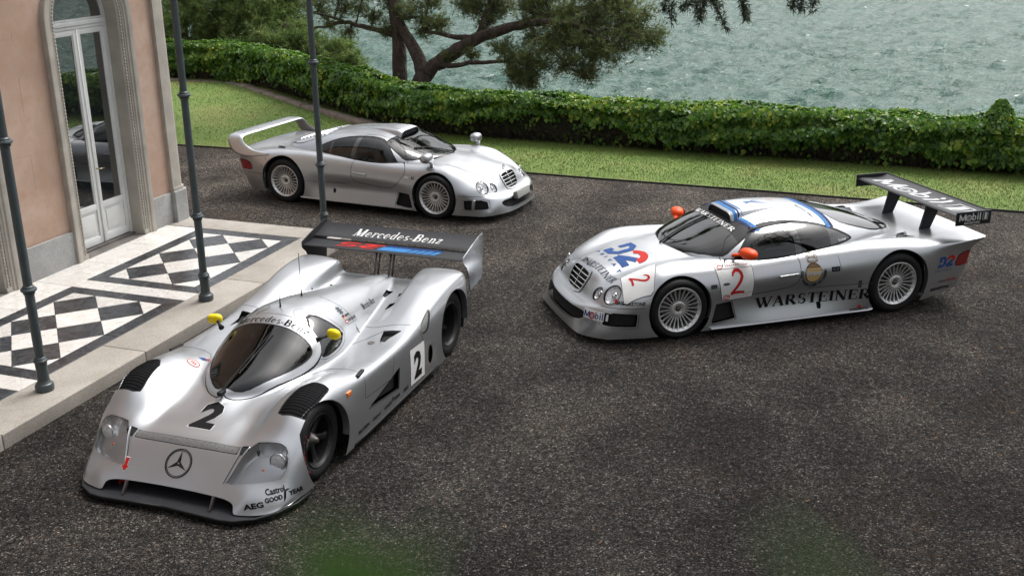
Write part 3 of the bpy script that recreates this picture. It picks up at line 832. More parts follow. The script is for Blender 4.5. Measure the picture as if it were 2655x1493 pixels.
PINE_C = {'a': [(-9.71, 32.58, -0.06, 0.22), (-9.65, 32.6, 0.73, 0.18), (-9.69, 32.59, 1.18, 0.16), (-9.43, 32.67, 1.61, 0.13), (-9.02, 32.78, 2.59, 0.1)], 'b': [(-9.68, 32.59, 0.85, 0.1), (-9.09, 32.35, 0.78, 0.08), (-8.42, 31.91, 0.69, 0.05)], 'c': [(-9.65, 32.6, 0.73, 0.12), (-10.1, 32.68, 0.78, 0.09), (-10.48, 32.87, 0.93, 0.06)]}
PINE_D = {'a': [(-6.13, 30.59, -0.46, 0.2), (-6.09, 30.4, 0.32, 0.16), (-6.16, 30.38, 0.85, 0.12), (-6.16, 30.38, 1.47, 0.08)], 'b': [(-6.09, 30.4, 0.32, 0.09), (-5.33, 30.13, 0.56, 0.06), (-4.45, 29.87, 0.48, 0.03)]}
m_bark, nt, b = new_mat("pine_bark")
v = nt.coord(scale=(1, 1, .35)); n1 = nt.noise(v, 7, 6, .65, .5); vo = nt.vor(v, 16)
c = nt.ramp(n1, [(.3, (.028, .02, .016)), (.55, (.062, .045, .036)), (.75, (.12, .09, .07))])
nt.l.new(c, b.inputs['Base Color']); b.inputs['Roughness'].default_value = .95
nt.l.new(nt.bump(nt.math('ADD', n1, vo), .04, 1.0), b.inputs['Normal'])

def needle_mat(name, stops):
    m, nt, b = new_mat(name)
    geo = nt.new("ShaderNodeNewGeometry")
    c = nt.ramp(geo.outputs['Random Per Island'], stops)
    n = nt.noise(nt.coord(), 1.1, 4, .6)
    c = nt.mix(1.0, c, nt.ramp(n, [(.35, (.75, .78, .75)), (.65, (1.25, 1.2, 1.1))]), 'MULTIPLY')
    nt.l.new(c, b.inputs['Base Color']); b.inputs['Roughness'].default_value = .55
    tr = nt.new("ShaderNodeBsdfTranslucent"); nt.l.new(c, tr.inputs['Color'])
    ms = nt.new("ShaderNodeMixShader"); ms.inputs[0].default_value = .38
    out = nt.n['Material Output']
    nt.l.new(b.outputs[0], ms.inputs[1]); nt.l.new(tr.outputs[0], ms.inputs[2]); nt.l.new(ms.outputs[0], out.inputs[0])
    return m
m_needA = needle_mat("pine_needles", [(0, (.065, .105, .036)), (.5, (.12, .17, .058)), (.85, (.21, .25, .09)), (.96, (.19, .14, .07)), (1, (.19, .13, .07))])
m_needB = needle_mat("pine_needles_fresh", [(0, (.10, .175, .055)), (.5, (.18, .28, .085)), (.9, (.30, .38, .13)), (1, (.26, .22, .11))])

def tufts(centres, dirs, nb, L, wd, spread=.75):
    """needle tufts: nb slivers round each centre, leaning along dirs"""
    n = len(centres)
    d = dirs[:, None, :] + rng.normal(0, spread, (n, nb, 3)); d /= np.linalg.norm(d, axis=2)[..., None]
    side = np.cross(d, rng.normal(0, 1, (n, nb, 3))); side /= np.linalg.norm(side, axis=2)[..., None]
    c = centres[:, None, :]
    ln = L * (.7 + .6 * rng.random((n, nb, 1)))
    V = np.stack([c - side * wd, c + side * wd, c + d * ln], 2).reshape(-1, 3)
    return V, np.arange(len(V)).reshape(-1, 3)
for k_, top_ in ((PINE_A['limbL'], (-3.3, 26.4, 12.5, .04)), (PINE_A['up'], (-.2, 25.6, 11.5, .03)), (PINE_B['trunk'], (-3.2, 26.2, 13.0, .04)), (PINE_C['a'], (-6.4, 34, 11.5, .04))):
    k_.append(top_)
def pine(name, label, branches, crown, mat, density=1.0, nb=9, L=.12, wd=.0065, group="pines beyond the hedge", upper=()):
    first = list(branches.values())[0][0]
    o3 = np.array(first[:3])
    root = empty(name, tuple(o3)); tag(root, label, "tree", group)
    for k, (nm, P) in enumerate(branches.items()):
        P = np.array(P); P[:, :3] -= o3
        Q = resample(np.array(chaikin([p for p in P], 2)), .18)
        Q[1:-1, :3] += rng.normal(0, .012, (len(Q) - 2, 3))
        mb = MB(); mb.tube([q[:3] for q in Q], [float(max(.006, q[3] * (1 + rng.normal(0, .05)))) for q in Q], 9)
        mb.build("trunk" if k == 0 else "branch", m_bark, root, smooth=True)
    crown = list(crown) + list(upper)
    skel = np.concatenate([resample(np.array(P)[:, :3], .1) for P in branches.values()])
    tw = MB(); C = []; D = []
    for x, y, z, r in crown:
        c = np.array([x, y, z])
        near = skel[np.argmin(np.linalg.norm(skel - c, axis=1))]
        for s in range(int(10 + 26 * r)):
            u = rng.normal(0, 1, 3); u /= np.linalg.norm(u); u[2] *= .8
            tip = c + u * r * (.45 + .62 * rng.random() ** .6)
            st = c + (near - c) * .35 * rng.random() + rng.normal(0, r * .15, 3)
            mid = (st + tip) / 2 + rng.normal(0, .06 * r + .01, 3) + np.array([0, 0, -.06 * r])
            tw.tube([st - o3, mid - o3, tip - o3], [.012, .008, .004], 4, cap=False)
            m_ = int(max(4, 22 * r * density * 1.25))
            t = .25 + .8 * rng.random(m_)
            P = st * ((1 - t)**2)[:, None] + 2 * mid * (t * (1 - t))[:, None] + tip * (t**2)[:, None]
            P = P + rng.normal(0, .055 + .05 * r, (m_, 3))
            C.append(P - o3); dd = (tip - st); dd = dd / np.linalg.norm(dd); D.append(np.repeat((dd * .8 + np.array([0, 0, .35]))[None], m_, 0))
        nn_ = (near - c); 
        tw.tube([near - o3, c - o3 - nn_ * .3 + rng.normal(0, .05, 3), c - o3], [.022, .018, .012], 5, cap=False)
    tw.build("twigs", m_bark, root, smooth=True)["kind"] = "stuff"
    C = np.concatenate(C); D = np.concatenate(D)
    V, F = tufts(C, D, nb, L, wd)
    cr = mesh_obj("crown", V, F, mat, root, smooth=False); cr["kind"] = "stuff"
    return root
pine("pine_tree", "leaning dark pine with long limbs reaching right over the lake", PINE_A, CROWN_A, m_needA, 1.35, wd=.0055,
     upper=[(-2.2 + 2.6*math.sin(k*2.1) + .18*k, 24.8 + 1.5*math.cos(k*1.7), 5.3 + .42*k, .75 - .012*k) for k in range(18)])
pine("pine_tree", "upright pine trunk standing just left of the leaning forked pine", PINE_B, CROWN_B, m_needA, 1.0, wd=.0055,
     upper=[(-3.2 + 1.7*math.sin(k*2.3), 26 + 1.3*math.cos(k*1.9), 5.4 + .5*k, .75) for k in range(14)])
pine("pine_tree", "tall bushy green pine behind the hedge beside the villa corner", PINE_C, CROWN_C, m_needB, 1.5, upper=[(-6.4 + 2.0*math.sin(k*2.3), 34 + 1.5*math.cos(k*1.9), 4.6 + .5*k, 1.0) for k in range(13)], L=.15, wd=.009)
pine("pine_tree", "low bushy green pine spilling right behind the curved hedge", PINE_D, CROWN_D, m_needB, 1.7, L=.15, wd=.009)

# ------------------------------------------------------------------ ivy hedge
m_leaf, nt, b = new_mat("hedge_leaf")
geo = nt.new("ShaderNodeNewGeometry")
n = nt.noise(nt.coord(), 1.7, 4, .6)
f = nt.math('ADD', nt.math('MULTIPLY', geo.outputs['Random Per Island'], .6), nt.rng(n, .3, .7, 0, .4))
c = nt.ramp(f, [(.1, (.030, .085, .012)), (.4, (.062, .155, .019)), (.62, (.115, .235, .025)), (.8, (.26, .35, .038)), (.95, (.46, .46, .07))])
nt.l.new(c, b.inputs['Base Color']); b.inputs['Roughness'].default_value = .42
tr = nt.new("ShaderNodeBsdfTranslucent"); nt.l.new(nt.mix(1.0, c, (1.0, 1.15, .55), 'MULTIPLY'), tr.inputs['Color'])
ms = nt.new("ShaderNodeMixShader"); ms.inputs[0].default_value = .42
nt.l.new(b.outputs[0], ms.inputs[1]); nt.l.new(tr.outputs[0], ms.inputs[2]); nt.l.new(ms.outputs[0], nt.n['Material Output'].inputs[0])
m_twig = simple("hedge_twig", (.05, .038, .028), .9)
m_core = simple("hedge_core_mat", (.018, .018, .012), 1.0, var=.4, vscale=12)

def leaves(C, Nn, size, droop=.5):
    """two-triangle folded leaves at C facing Nn"""
    n = len(C)
    Nn = Nn / np.linalg.norm(Nn, axis=1)[:, None]
    down = np.tile([0, 0, -1.0], (n, 1)) + rng.normal(0, droop, (n, 3))
    t = down - Nn * (down * Nn).sum(1)[:, None]; t /= np.linalg.norm(t, axis=1)[:, None]
    s = np.cross(Nn, t)
    L = size[:, None]; w = L * (.36 + .1 * rng.random((n, 1)))
    base = C - t * L * .45; tip = C + t * L * .55
    q = C - t * L * .05 + Nn * L * .16
    V = np.stack([base, q - s * w, tip, q + s * w], 1).reshape(-1, 3)
    i = np.arange(n)[:, None] * 4
    F = np.concatenate([i + np.array([[0, 1, 2]]), i + np.array([[0, 2, 3]])], 1).reshape(-1, 3)
    return V, F
def smooth_noise(x, y, seed):
    r_ = np.random.default_rng(seed); o = np.zeros_like(x)
    for f_, a_ in ((1.3, .5), (3.1, .3), (7.0, .2)):
        k = r_.normal(0, 1, (6, 2)) * f_; ph = r_.random(6) * 6.28
        for j in range(6): o += a_ * np.sin(x * k[j, 0] + y * k[j, 1] + ph[j]) / 2.2
    return o
hroot = empty("hedge", (float(H0[0]), float(H0[1]), 0))
tag(hroot, "long ivy covered hedge between the lawn and the lake", "hedge")
hp3 = resample(chaikin(hedge_path, 2), .1)
def hedge_h(x): return .93 + .14 * np.clip((-2 - x) / 4, 0, 1)
HW_ = .85
def frame_at(s):
    L = np.r_[0, np.cumsum(np.linalg.norm(np.diff(hp3, axis=0), axis=1))]
    d = np.gradient(hp3, axis=0); d /= np.linalg.norm(d, axis=1)[:, None]
    P = np.stack([np.interp(s, L, hp3[:, k]) for k in (0, 1)], 1); D = np.stack([np.interp(s, L, d[:, k]) for k in (0, 1)], 1)
    D /= np.linalg.norm(D, axis=1)[:, None]
    return P, D, np.c_[D[:, 1], -D[:, 0]], L[-1]     # point, along, towards the lawn
Ltot = frame_at(np.array([0.]))[3]
def build_hedge():
    o3 = np.array([H0[0], H0[1], 0])
    Vs = []; Fs = []; off = 0
    def add(s, u, z, nl, nz, size):
        nonlocal off
        P, D, Fr, _ = frame_at(s)
        C = np.c_[P - Fr * u[:, None], z]
        Nn = np.c_[Fr * nl[:, None] + D * rng.normal(0, .45, (len(s), 1)), nz] + rng.normal(0, .3, (len(s), 3))
        V, F = leaves(C - o3, Nn, size); Vs.append(V); Fs.append(F + off); off += len(V)
    # front face
    n = 46000
    s = Ltot * rng.random(n); zz = rng.random(n) ** .72
    clump = 1.5 * smooth_noise(s * 1.9, zz * 4, 3)
    lowcut = .40 + .24 * smooth_noise(s * .9, s * 0, 5)
    keep = (zz > lowcut) | (rng.random(n) < .10)
    s, zz, clump, lowcut = s[keep], zz[keep], clump[keep], lowcut[keep]; n = len(s)
    P, _, _, _ = frame_at(s); h = hedge_h(P[:, 0])
    bulge = -.10 * np.sin(np.clip((zz - .25) / .75, 0, 1) * math.pi) + .16 * np.clip((lowcut - zz) / .3, 0, 1)
    u = bulge - .09 * clump + rng.random(n) * .13
    add(s, u, zz * h * (1 + .03 * clump) + rng.normal(0, .015, n), np.full(n, 1.0), .25 + .5 * zz, .06 + .065 * rng.random(n))
    # top
    n = 30000
    s = Ltot * rng.random(n); u = HW_ * rng.random(n) - .03
    P, _, _, _ = frame_at(s); h = hedge_h(P[:, 0])
    cl = 1.5 * smooth_noise(s * 1.9, u * 4, 9)
    z = h - .10 * (np.abs(u / HW_ - .5) * 2) ** 3 + .055 * cl + rng.random(n) * .06 - .04
    add(s, u, z, np.where(u < .2, .5, 0) + rng.normal(0, .2, n), np.full(n, 1.0), .06 + .065 * rng.random(n))
    # young shoots above the top
    for s0 in np.concatenate([Ltot * rng.random(70), Ltot * np.array([.56, .565, .83, .835, .84])]):
        m_ = 9; hh = .05 + .12 * rng.random()
        s = s0 + rng.normal(0, .03, m_); u = .1 + .6 * rng.random() + rng.normal(0, .03, m_)
        P, _, _, _ = frame_at(s); z = hedge_h(P[:, 0]) + np.linspace(0, hh, m_)
        add(s, u, z, np.full(m_, .4), np.full(m_, .7), np.linspace(.06, .03, m_))
    V = np.concatenate(Vs); F = np.concatenate(Fs)
    mesh_obj("foliage", V, F, m_leaf, hroot, smooth=False)["kind"] = "stuff"
    # dark inner mass and bare twigs under the leaves
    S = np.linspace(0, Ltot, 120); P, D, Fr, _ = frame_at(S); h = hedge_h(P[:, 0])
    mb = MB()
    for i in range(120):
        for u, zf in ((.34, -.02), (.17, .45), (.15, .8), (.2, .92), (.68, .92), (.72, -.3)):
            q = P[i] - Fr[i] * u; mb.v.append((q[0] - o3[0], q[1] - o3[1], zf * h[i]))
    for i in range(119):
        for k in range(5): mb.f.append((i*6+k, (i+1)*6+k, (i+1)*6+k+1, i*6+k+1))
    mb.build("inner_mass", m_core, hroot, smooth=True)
    tw = MB()
    for _ in range(1500):
        s0 = float(Ltot * rng.random()); sa = np.array([s0, s0 + rng.normal(0, .12), s0 + rng.normal(0, .25)])
        P, D, Fr, _ = frame_at(np.clip(sa, 0, Ltot)); u = np.array([.2 + .1*rng.random(), .08 + .1*rng.random(), .02 + .12*rng.random()]); z = np.array([.0, .18 + .1*rng.random(), .30 + .25*rng.random()])
        Q = np.c_[P - Fr * u[:, None], z] - o3
        tw.tube(Q, [.007, .005, .003], 4, cap=False)
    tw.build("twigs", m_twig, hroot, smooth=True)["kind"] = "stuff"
build_hedge()

# taller creeper growing out of the hedge at the right
def topknot():
    c = np.array([8.22, 18.0, .88]); root = empty("ivy_mound", tuple(c)); tag(root, "pointed mound of ivy rising above the hedge at the right", "shrub")
    n = 900; t = rng.random(n) ** .8; a = rng.random(n) * 6.283; r = (.30 * (1 - t) ** .8 + .05) * (.75 + .3 * rng.random(n))
    C = np.c_[r * np.cos(a), r * np.sin(a), t * .47 - .06]; Nn = np.c_[np.cos(a), np.sin(a), .5 + 0 * a] + rng.normal(0, .3, (n, 3))
    V, F = leaves(C, Nn, .05 + .045 * rng.random(n))
    mesh_obj("foliage", V, F, m_leaf, root, smooth=False)["kind"] = "stuff"
    mb = MB(); mb.tube([(0, 0, -.9), (0, 0, 0), (.02, 0, .38)], [.04, .03, .01], 6); mb.build("stem", m_twig, root)
topknot()

# ------------------------------------------------------------------ cedar whose branch tips hang into the top right of the view
m_cedar = needle_mat("cedar_needles", [(0, (.022, .038, .022)), (.6, (.04, .062, .034)), (1, (.075, .10, .05))])
def cedar():
    T = np.array([8.4, 8.6, 0.0]); root = empty("cedar_tree", tuple(T)); tag(root, "cedar whose drooping dark sprays hang in front of the lake at the top right", "tree")
    mb = MB(); mb.tube([(0, 0, -.2), (0, .03, 2), (.06, .1, 5), (.05, .1, 9), (.1, 0, 13)], [.36, .30, .25, .18, .06], 12); mb.build("trunk", m_bark, root, smooth=True)
    C = []; D = []; tw = MB()
    def spray(p0, dirn, L, droop, n):
        P = []
        for k in range(6):
            t = k / 5; P.append(p0 + dirn * L * t + np.array([0, 0, -droop * t * t]))
        P = np.array(P); tw.tube(P, [.008, .007, .006, .005, .004, .002], 4, cap=False)
        t = rng.random(n); i = np.minimum((t * 5).astype(int), 4); f_ = t * 5 - i
        Q = P[i] * (1 - f_)[:, None] + P[i + 1] * f_[:, None] + rng.normal(0, .018, (n, 3))
        C.append(Q); D.append(np.repeat((P[5] - P[0])[None] / np.linalg.norm(P[5] - P[0]), n, 0))
    for k in range(26):
        z = 5.9 + 7.2 * (k / 26); a = (k * 2.4) % 6.283
        if k < 7: a = R(180 - 26) + (k - 3) * .16        # limbs reaching towards the lake and over the drive
        ln = (5.6 if k < 7 else 3.9) * (1 - .55 * k / 26)
        d = np.array([math.cos(a), math.sin(a), 0]); mbb = MB()
        P = np.array([d * ln * t + np.array([0, 0, z + .35 * math.sin(t * 2.6) - .35 * t * t]) for t in np.linspace(0.02, 1, 8)])
        mbb.tube(P, list(np.linspace(.07, .012, 8)), 7); mbb.build("branch", m_bark, root, smooth=True)
        for j in range(60):
            t = .25 + .75 * rng.random(); q = P[min(7, int(t * 7))] + rng.normal(0, .06, 3)
            sd = np.array([-d[1], d[0], 0]) * rng.choice([-1, 1]) * (.4 + .6 * rng.random()) + d * .5; sd /= np.linalg.norm(sd)
            spray(q, sd, .6 + .6 * rng.random(), .18 + .3 * rng.random(), 30)
    # the tips in the picture
    for x, y, z, ln in TIPS:
        p0 = np.array([x, y, z]) - T
        for j in range(1 + int(ln > .18)): spray(p0 + rng.normal(0, .035, 3), np.array([rng.normal(0, .22), rng.normal(0, .22), -.8]), ln * (.5 + .4*rng.random()), .04, int(20 + 90*ln))
    tw.build("twigs", m_bark, root, smooth=True)["kind"] = "stuff"
    V, F = tufts(np.concatenate(C), np.concatenate(D) * .7, 5, .05, .004, .9)
    mesh_obj("foliage", V, F, m_cedar, root, smooth=False)["kind"] = "stuff"
TIPS = [(1.25, 8.51, 3.73, 0.2), (1.34, 8.5, 3.76, 0.1), (1.41, 8.48, 3.73, 0.17), (1.49, 8.37, 3.73, 0.3), (1.45, 8.38, 3.77, 0.25), (1.55, 8.36, 3.76, 0.12), (1.73, 8.22, 3.76, 0.19), (1.79, 8.21, 3.79, 0.13), (2.03, 8.05, 3.79, 0.14), (2.1, 8.03, 3.77, 0.14), (2.2, 7.9, 3.78, 0.1), (1.32, 8.6, 3.74, 0.13)]
cedar()
# ================================================================== car building tools
class Surf:
    def __init__(s, V, F, N): s.V, s.F, s.N = V, F, N
    def compact(s):
        if len(s.F) == 0: return Surf(np.zeros((0, 3)), np.zeros((0, 3), int), np.zeros((0, 3)))
        u, inv = np.unique(s.F, return_inverse=True)
        return Surf(s.V[u], inv.reshape(s.F.shape), s.N[u])
    def offset(s, d): return Surf(s.V + s.N * d, s.F, s.N)
    def obj(s, name, mat, parent):
        c = s.compact()
        return mesh_obj(name, c.V, c.F, mat, parent, True, c.N) if len(c.F) else None
def merge(L):
    L = [l for l in L if len(l.F)]
    if not L: return Surf(np.zeros((0, 3)), np.zeros((0, 3), int), np.zeros((0, 3)))
    o = 0; F = []
    for l in L: F.append(l.F + o); o += len(l.V)
    return Surf(np.concatenate([l.V for l in L]), np.concatenate(F), np.concatenate([l.N for l in L]))
def clip(S, f):
    """split a triangle surface along f = 0 -> (f > 0 side, f <= 0 side)"""
    if len(S.F) == 0: return S, S
    f = np.where(np.abs(f) < 1e-7, -1e-7, f)
    sg = f > 0; k = sg[S.F].sum(1)
    mixed = (k == 1) | (k == 2)
    if not mixed.any():
        return Surf(S.V, S.F[k == 3], S.N).compact(), Surf(S.V, S.F[k == 0], S.N).compact()
    T = S.F[mixed]; km = k[mixed]
    odd = np.where((km == 1)[:, None], sg[T], ~sg[T]); ix = odd.argmax(1); r_ = np.arange(len(T))
    A, B, C = T[r_, ix], T[r_, (ix+1) % 3], T[r_, (ix+2) % 3]
    E = np.concatenate([np.sort(np.stack([A, B], 1), 1), np.sort(np.stack([A, C], 1), 1)])
    U, inv = np.unique(E, axis=0, return_inverse=True); inv = inv.ravel()
    t = f[U[:, 0]] / (f[U[:, 0]] - f[U[:, 1]])
    nV = S.V[U[:, 0]] * (1-t)[:, None] + S.V[U[:, 1]] * t[:, None]
    nN = S.N[U[:, 0]] * (1-t)[:, None] + S.N[U[:, 1]] * t[:, None]; nN /= np.linalg.norm(nN, axis=1)[:, None] + 1e-12
    n0 = len(S.V); ab = inv[:len(T)] + n0; ac = inv[len(T):] + n0
    tri = np.stack([A, ab, ac], 1); q1 = np.stack([ab, B, C], 1); q2 = np.stack([ab, C, ac], 1)
    V = np.concatenate([S.V, nV]); N = np.concatenate([S.N, nN]); o = km == 1
    P = np.concatenate([S.F[k == 3], tri[o], q1[~o], q2[~o]]); Q = np.concatenate([S.F[k == 0], tri[~o], q1[o], q2[o]])
    return Surf(V, P, N).compact(), Surf(V, Q, N).compact()
def sdf_poly(P, poly):
    """signed distance, positive inside"""
    poly = np.asarray(poly, float); n = len(poly)
    d = np.full(len(P), 1e9); ins = np.zeros(len(P), bool)
    for i in range(n):
        a, b = poly[i], poly[(i+1) % n]; e = b - a; w = P - a
        t = np.clip((w @ e) / (e @ e + 1e-15), 0, 1)
        d = np.minimum(d, np.linalg.norm(w - t[:, None] * e, axis=1))
        c = ((a[1] <= P[:, 1]) & (b[1] > P[:, 1])) | ((b[1] <= P[:, 1]) & (a[1] > P[:, 1]))
        with np.errstate(divide='ignore', invalid='ignore'):
            xi = a[0] + (P[:, 1] - a[1]) / (b[1] - a[1] + 1e-15) * e[0]
        ins ^= c & (P[:, 0] < xi)
    return np.where(ins, d, -d)
def rounded(poly, n=2): return [tuple(p) for p in chaikin(poly, n, True)]
def pchip(x, Y, xq):
    x = np.asarray(x, float); h = np.diff(x); sh = Y.shape; Y = Y.reshape(len(x), -1)
    d = np.diff(Y, axis=0) / h[:, None]; m = np.zeros_like(Y)
    hl, hr = h[:-1, None], h[1:, None]; w1, w2 = 2*hr + hl, hr + 2*hl
    a, b = d[:-1], d[1:]
    with np.errstate(divide='ignore', invalid='ignore'):
        hm = (w1 + w2) / (w1 / a + w2 / b)
    # blend of the monotone slope and the plain three-point slope: soft, with next to no overshoot
    cr = (a * hr + b * hl) / (hl + hr)
    m[1:-1] = np.where(a * b > 0, hm * .5 + cr * .5, cr * .35)
    m[0] = d[0]; m[-1] = d[-1]
    i = np.clip(np.searchsorted(x, xq, 'right') - 1, 0, len(h) - 1)
    t = ((xq - x[i]) / h[i])[:, None]; H = h[i][:, None]
    t2, t3 = t*t, t*t*t
    r = (2*t3 - 3*t2 + 1) * Y[i] + (t3 - 2*t2 + t) * H * m[i] + (-2*t3 + 3*t2) * Y[i+1] + (t3 - t2) * H * m[i+1]
    return r.reshape((len(xq),) + sh[1:])
def gauss(G, sig, axis, mirror0=False):
    if sig <= 0: return G
    k = int(3*sig) + 1; w = np.exp(-.5 * (np.arange(-k, k+1) / sig)**2); w /= w.sum()
    G = np.moveaxis(G, axis, 0); n = len(G)
    k_ = min(k, n - 1)
    pre = G[k_:0:-1] * (np.array([1, -1, 1]) if mirror0 else 1)
    if not mirror0: pre = 2*G[0] - G[k_:0:-1]
    post = 2*G[-1] - G[-2:-k_-2:-1]
    E = np.concatenate([pre, G, post]); o = np.zeros_like(G)
    off = k_ - k
    for j, ww in enumerate(w):
        s = j + off
        idx = np.clip(np.arange(n) + s, 0, len(E) - 1); o += ww * E[idx]
    return np.moveaxis(o, 0, axis)
def net_surface(net, du, dv, su, sv, bump=None):
    """control net [station][line][xyz] for the left half -> smooth mirrored triangle surface"""
    net = np.array(net, float)
    U = np.r_[0, np.cumsum(np.maximum(.01, np.linalg.norm(np.diff(net, axis=0), axis=2).mean(1)))]
    Vp = np.r_[0, np.cumsum(np.maximum(.01, np.linalg.norm(np.diff(net, axis=1), axis=2).mean(0)))]
    uq = np.linspace(0, U[-1], int(U[-1] / du) + 1); vq = np.linspace(0, Vp[-1], int(Vp[-1] / dv) + 1)
    # across: reflect so the centre line stays level
    ext = np.concatenate([net[:, 2:0:-1] * np.array([1, -1, 1]), net], 1)
    Ve = np.r_[-Vp[2:0:-1], Vp]
    G = pchip(Ve, np.swapaxes(ext, 0, 1), vq)            # (nv, ns, 3)
    G = pchip(U, np.swapaxes(G, 0, 1), uq)               # (nu, nv, 3)
    G = gauss(G, su / du, 0); G = gauss(G, sv / dv, 1, True)
    G[:, 0, 1] = 0
    if bump is not None: G = bump(G)
    return G
def grid_surf(G, mirror=True, flip=False):
    if mirror: G = np.concatenate([G[:, :0:-1] * np.array([1, -1, 1]), G], 1)
    nu, nv = G.shape[:2]
    tu = np.gradient(G, axis=0); tv = np.gradient(G, axis=1)
    N = np.cross(tu, tv); N /= np.linalg.norm(N, axis=2)[..., None] + 1e-12
    if flip: N = -N
    i = np.arange(nu*nv).reshape(nu, nv); a, b, c, d = i[:-1, :-1].ravel(), i[1:, :-1].ravel(), i[1:, 1:].ravel(), i[:-1, 1:].ravel()
    F = np.concatenate([np.stack([a, b, c], 1), np.stack([a, c, d], 1)])
    if flip: F = F[:, ::-1]
    V = G.reshape(-1, 3); N = N.reshape(-1, 3)
    A = np.linalg.norm(np.cross(V[F[:, 1]] - V[F[:, 0]], V[F[:, 2]] - V[F[:, 0]]), axis=1)
    return Surf(V, F[A > 1e-10], N)
def bvh_of(S): return BVHTree.FromPolygons(S.V.tolist(), S.F.tolist())
PROJ = {'xz': (0, 2), 'xy': (0, 1), 'yz': (1, 2)}
def fld(S, plane, poly, guard=None):
    f = sdf_poly(S.V[:, PROJ[plane]], poly)
    if guard is not None: f = np.minimum(f, guard(S.V))
    return f
LEFT = lambda V: V[:, 1] - .25
RIGHT = lambda V: -V[:, 1] - .25
def soft_cut(L, fieldfn, gap=0.0):
    """cut region out of a list of surfaces -> (inside, ring, rest list)"""
    ins, ring, rest = [], [], []
    for S in L:
        f = fieldfn(S)
        a, b = clip(S, f - gap)
        ins.append(a)
        if gap > 0 and len(b.F):
            r, c = clip(b, fieldfn(b) + gap); ring.append(r); rest.append(c)
        else: rest.append(b)
    return merge(ins), merge(ring), rest

# ---- flat artwork pressed onto a surface
def text2d(body, size=1.0, shear=0.0, bold=0.0, align='CENTER', spacing=1.0, res=2):
    cu = bpy.data.curves.new("t", 'FONT'); cu.body = body; cu.size = size; cu.shear = shear; cu.offset = bold
    cu.align_x = align; cu.align_y = 'CENTER'; cu.space_character = spacing; cu.resolution_u = res; cu.fill_mode = 'FRONT'
    o = bpy.data.objects.new("t", cu); COL.objects.link(o)
    dg = bpy.context.evaluated_depsgraph_get(); dg.update()
    me = bpy.data.meshes.new_from_object(o.evaluated_get(dg))
    bm = bmesh.new(); bm.from_mesh(me); bmesh.ops.triangulate(bm, faces=bm.faces[:]); bm.verts.index_update()
    V = np.array([v.co[:2] for v in bm.verts]).reshape(-1, 2); F = np.array([[v.index for v in f.verts] for f in bm.faces]).reshape(-1, 3)
    bm.free(); bpy.data.objects.remove(o); bpy.data.meshes.remove(me); bpy.data.curves.remove(cu)
    return V, F
def poly2d(P):
    bm = bmesh.new(); f = bm.faces.new([bm.verts.new((x, y, 0)) for x, y in P]); bmesh.ops.triangulate(bm, faces=[f]); bm.verts.index_update()
    V = np.array([v.co[:2] for v in bm.verts]); F = np.array([[v.index for v in g.verts] for g in bm.faces]); bm.free(); return V, F
def join2d(L):
    o = 0; V = []; F = []
    for v, f in L:
        if len(f) == 0: continue
        V.append(v); F.append(f + o); o += len(v)
    return np.concatenate(V), np.concatenate(F)
def stroke2d(P, w0, w1=None):
    """a stroke with changing width as a strip"""
    P = np.array(P, float); n = len(P); w1 = w0 if w1 is None else w1
    W = np.linspace(w0, w1, n) if np.isscalar(w0) else np.array(w0)
    d = np.gradient(P, axis=0); d /= np.linalg.norm(d, axis=1)[:, None] + 1e-9; nn = np.c_[-d[:, 1], d[:, 0]]
    V = np.concatenate([P - nn * W[:, None] / 2, P + nn * W[:, None] / 2]); F = []
    for i in range(n-1): F += [(i, i+1, n+i+1), (i, n+i+1, n+i)]
    return V, np.array(F)
def arc2d(cx, cy, rx, ry, a0, a1, n=12):
    t = np.radians(np.linspace(a0, a1, n)); return [(cx + rx*math.cos(a), cy + ry*math.sin(a)) for a in t]
def ring2d(cx, cy, rx, ry, w, n=40):
    P = arc2d(cx, cy, rx, ry, 0, 360, n+1); return stroke2d(P, w)
def disc2d(cx, cy, rx, ry, n=32): return poly2d(arc2d(cx, cy, rx, ry, 0, 360, n+1)[:-1])
def rect2d(x0, y0, x1, y1): return poly2d([(x0, y0), (x1, y0), (x1, y1), (x0, y1)])
def xf(vf, sx=1, sy=None, dx=0, dy=0, rot=0, shear=0):
    V, F = vf; sy = sx if sy is None else sy
    V = V * np.array([sx, sy]); V = np.c_[V[:, 0] + shear * V[:, 1], V[:, 1]]
    c, s = math.cos(rot), math.sin(rot); V = np.c_[c*V[:, 0] - s*V[:, 1], s*V[:, 0] + c*V[:, 1]]
    return V + np.array([dx, dy]), F
def fit(vf, x0, x1, y0, y1):
    V, F = vf; lo, hi = V.min(0), V.max(0); return (V - lo) / (hi - lo) * np.array([x1-x0, y1-y0]) + np.array([x0, y0]), F
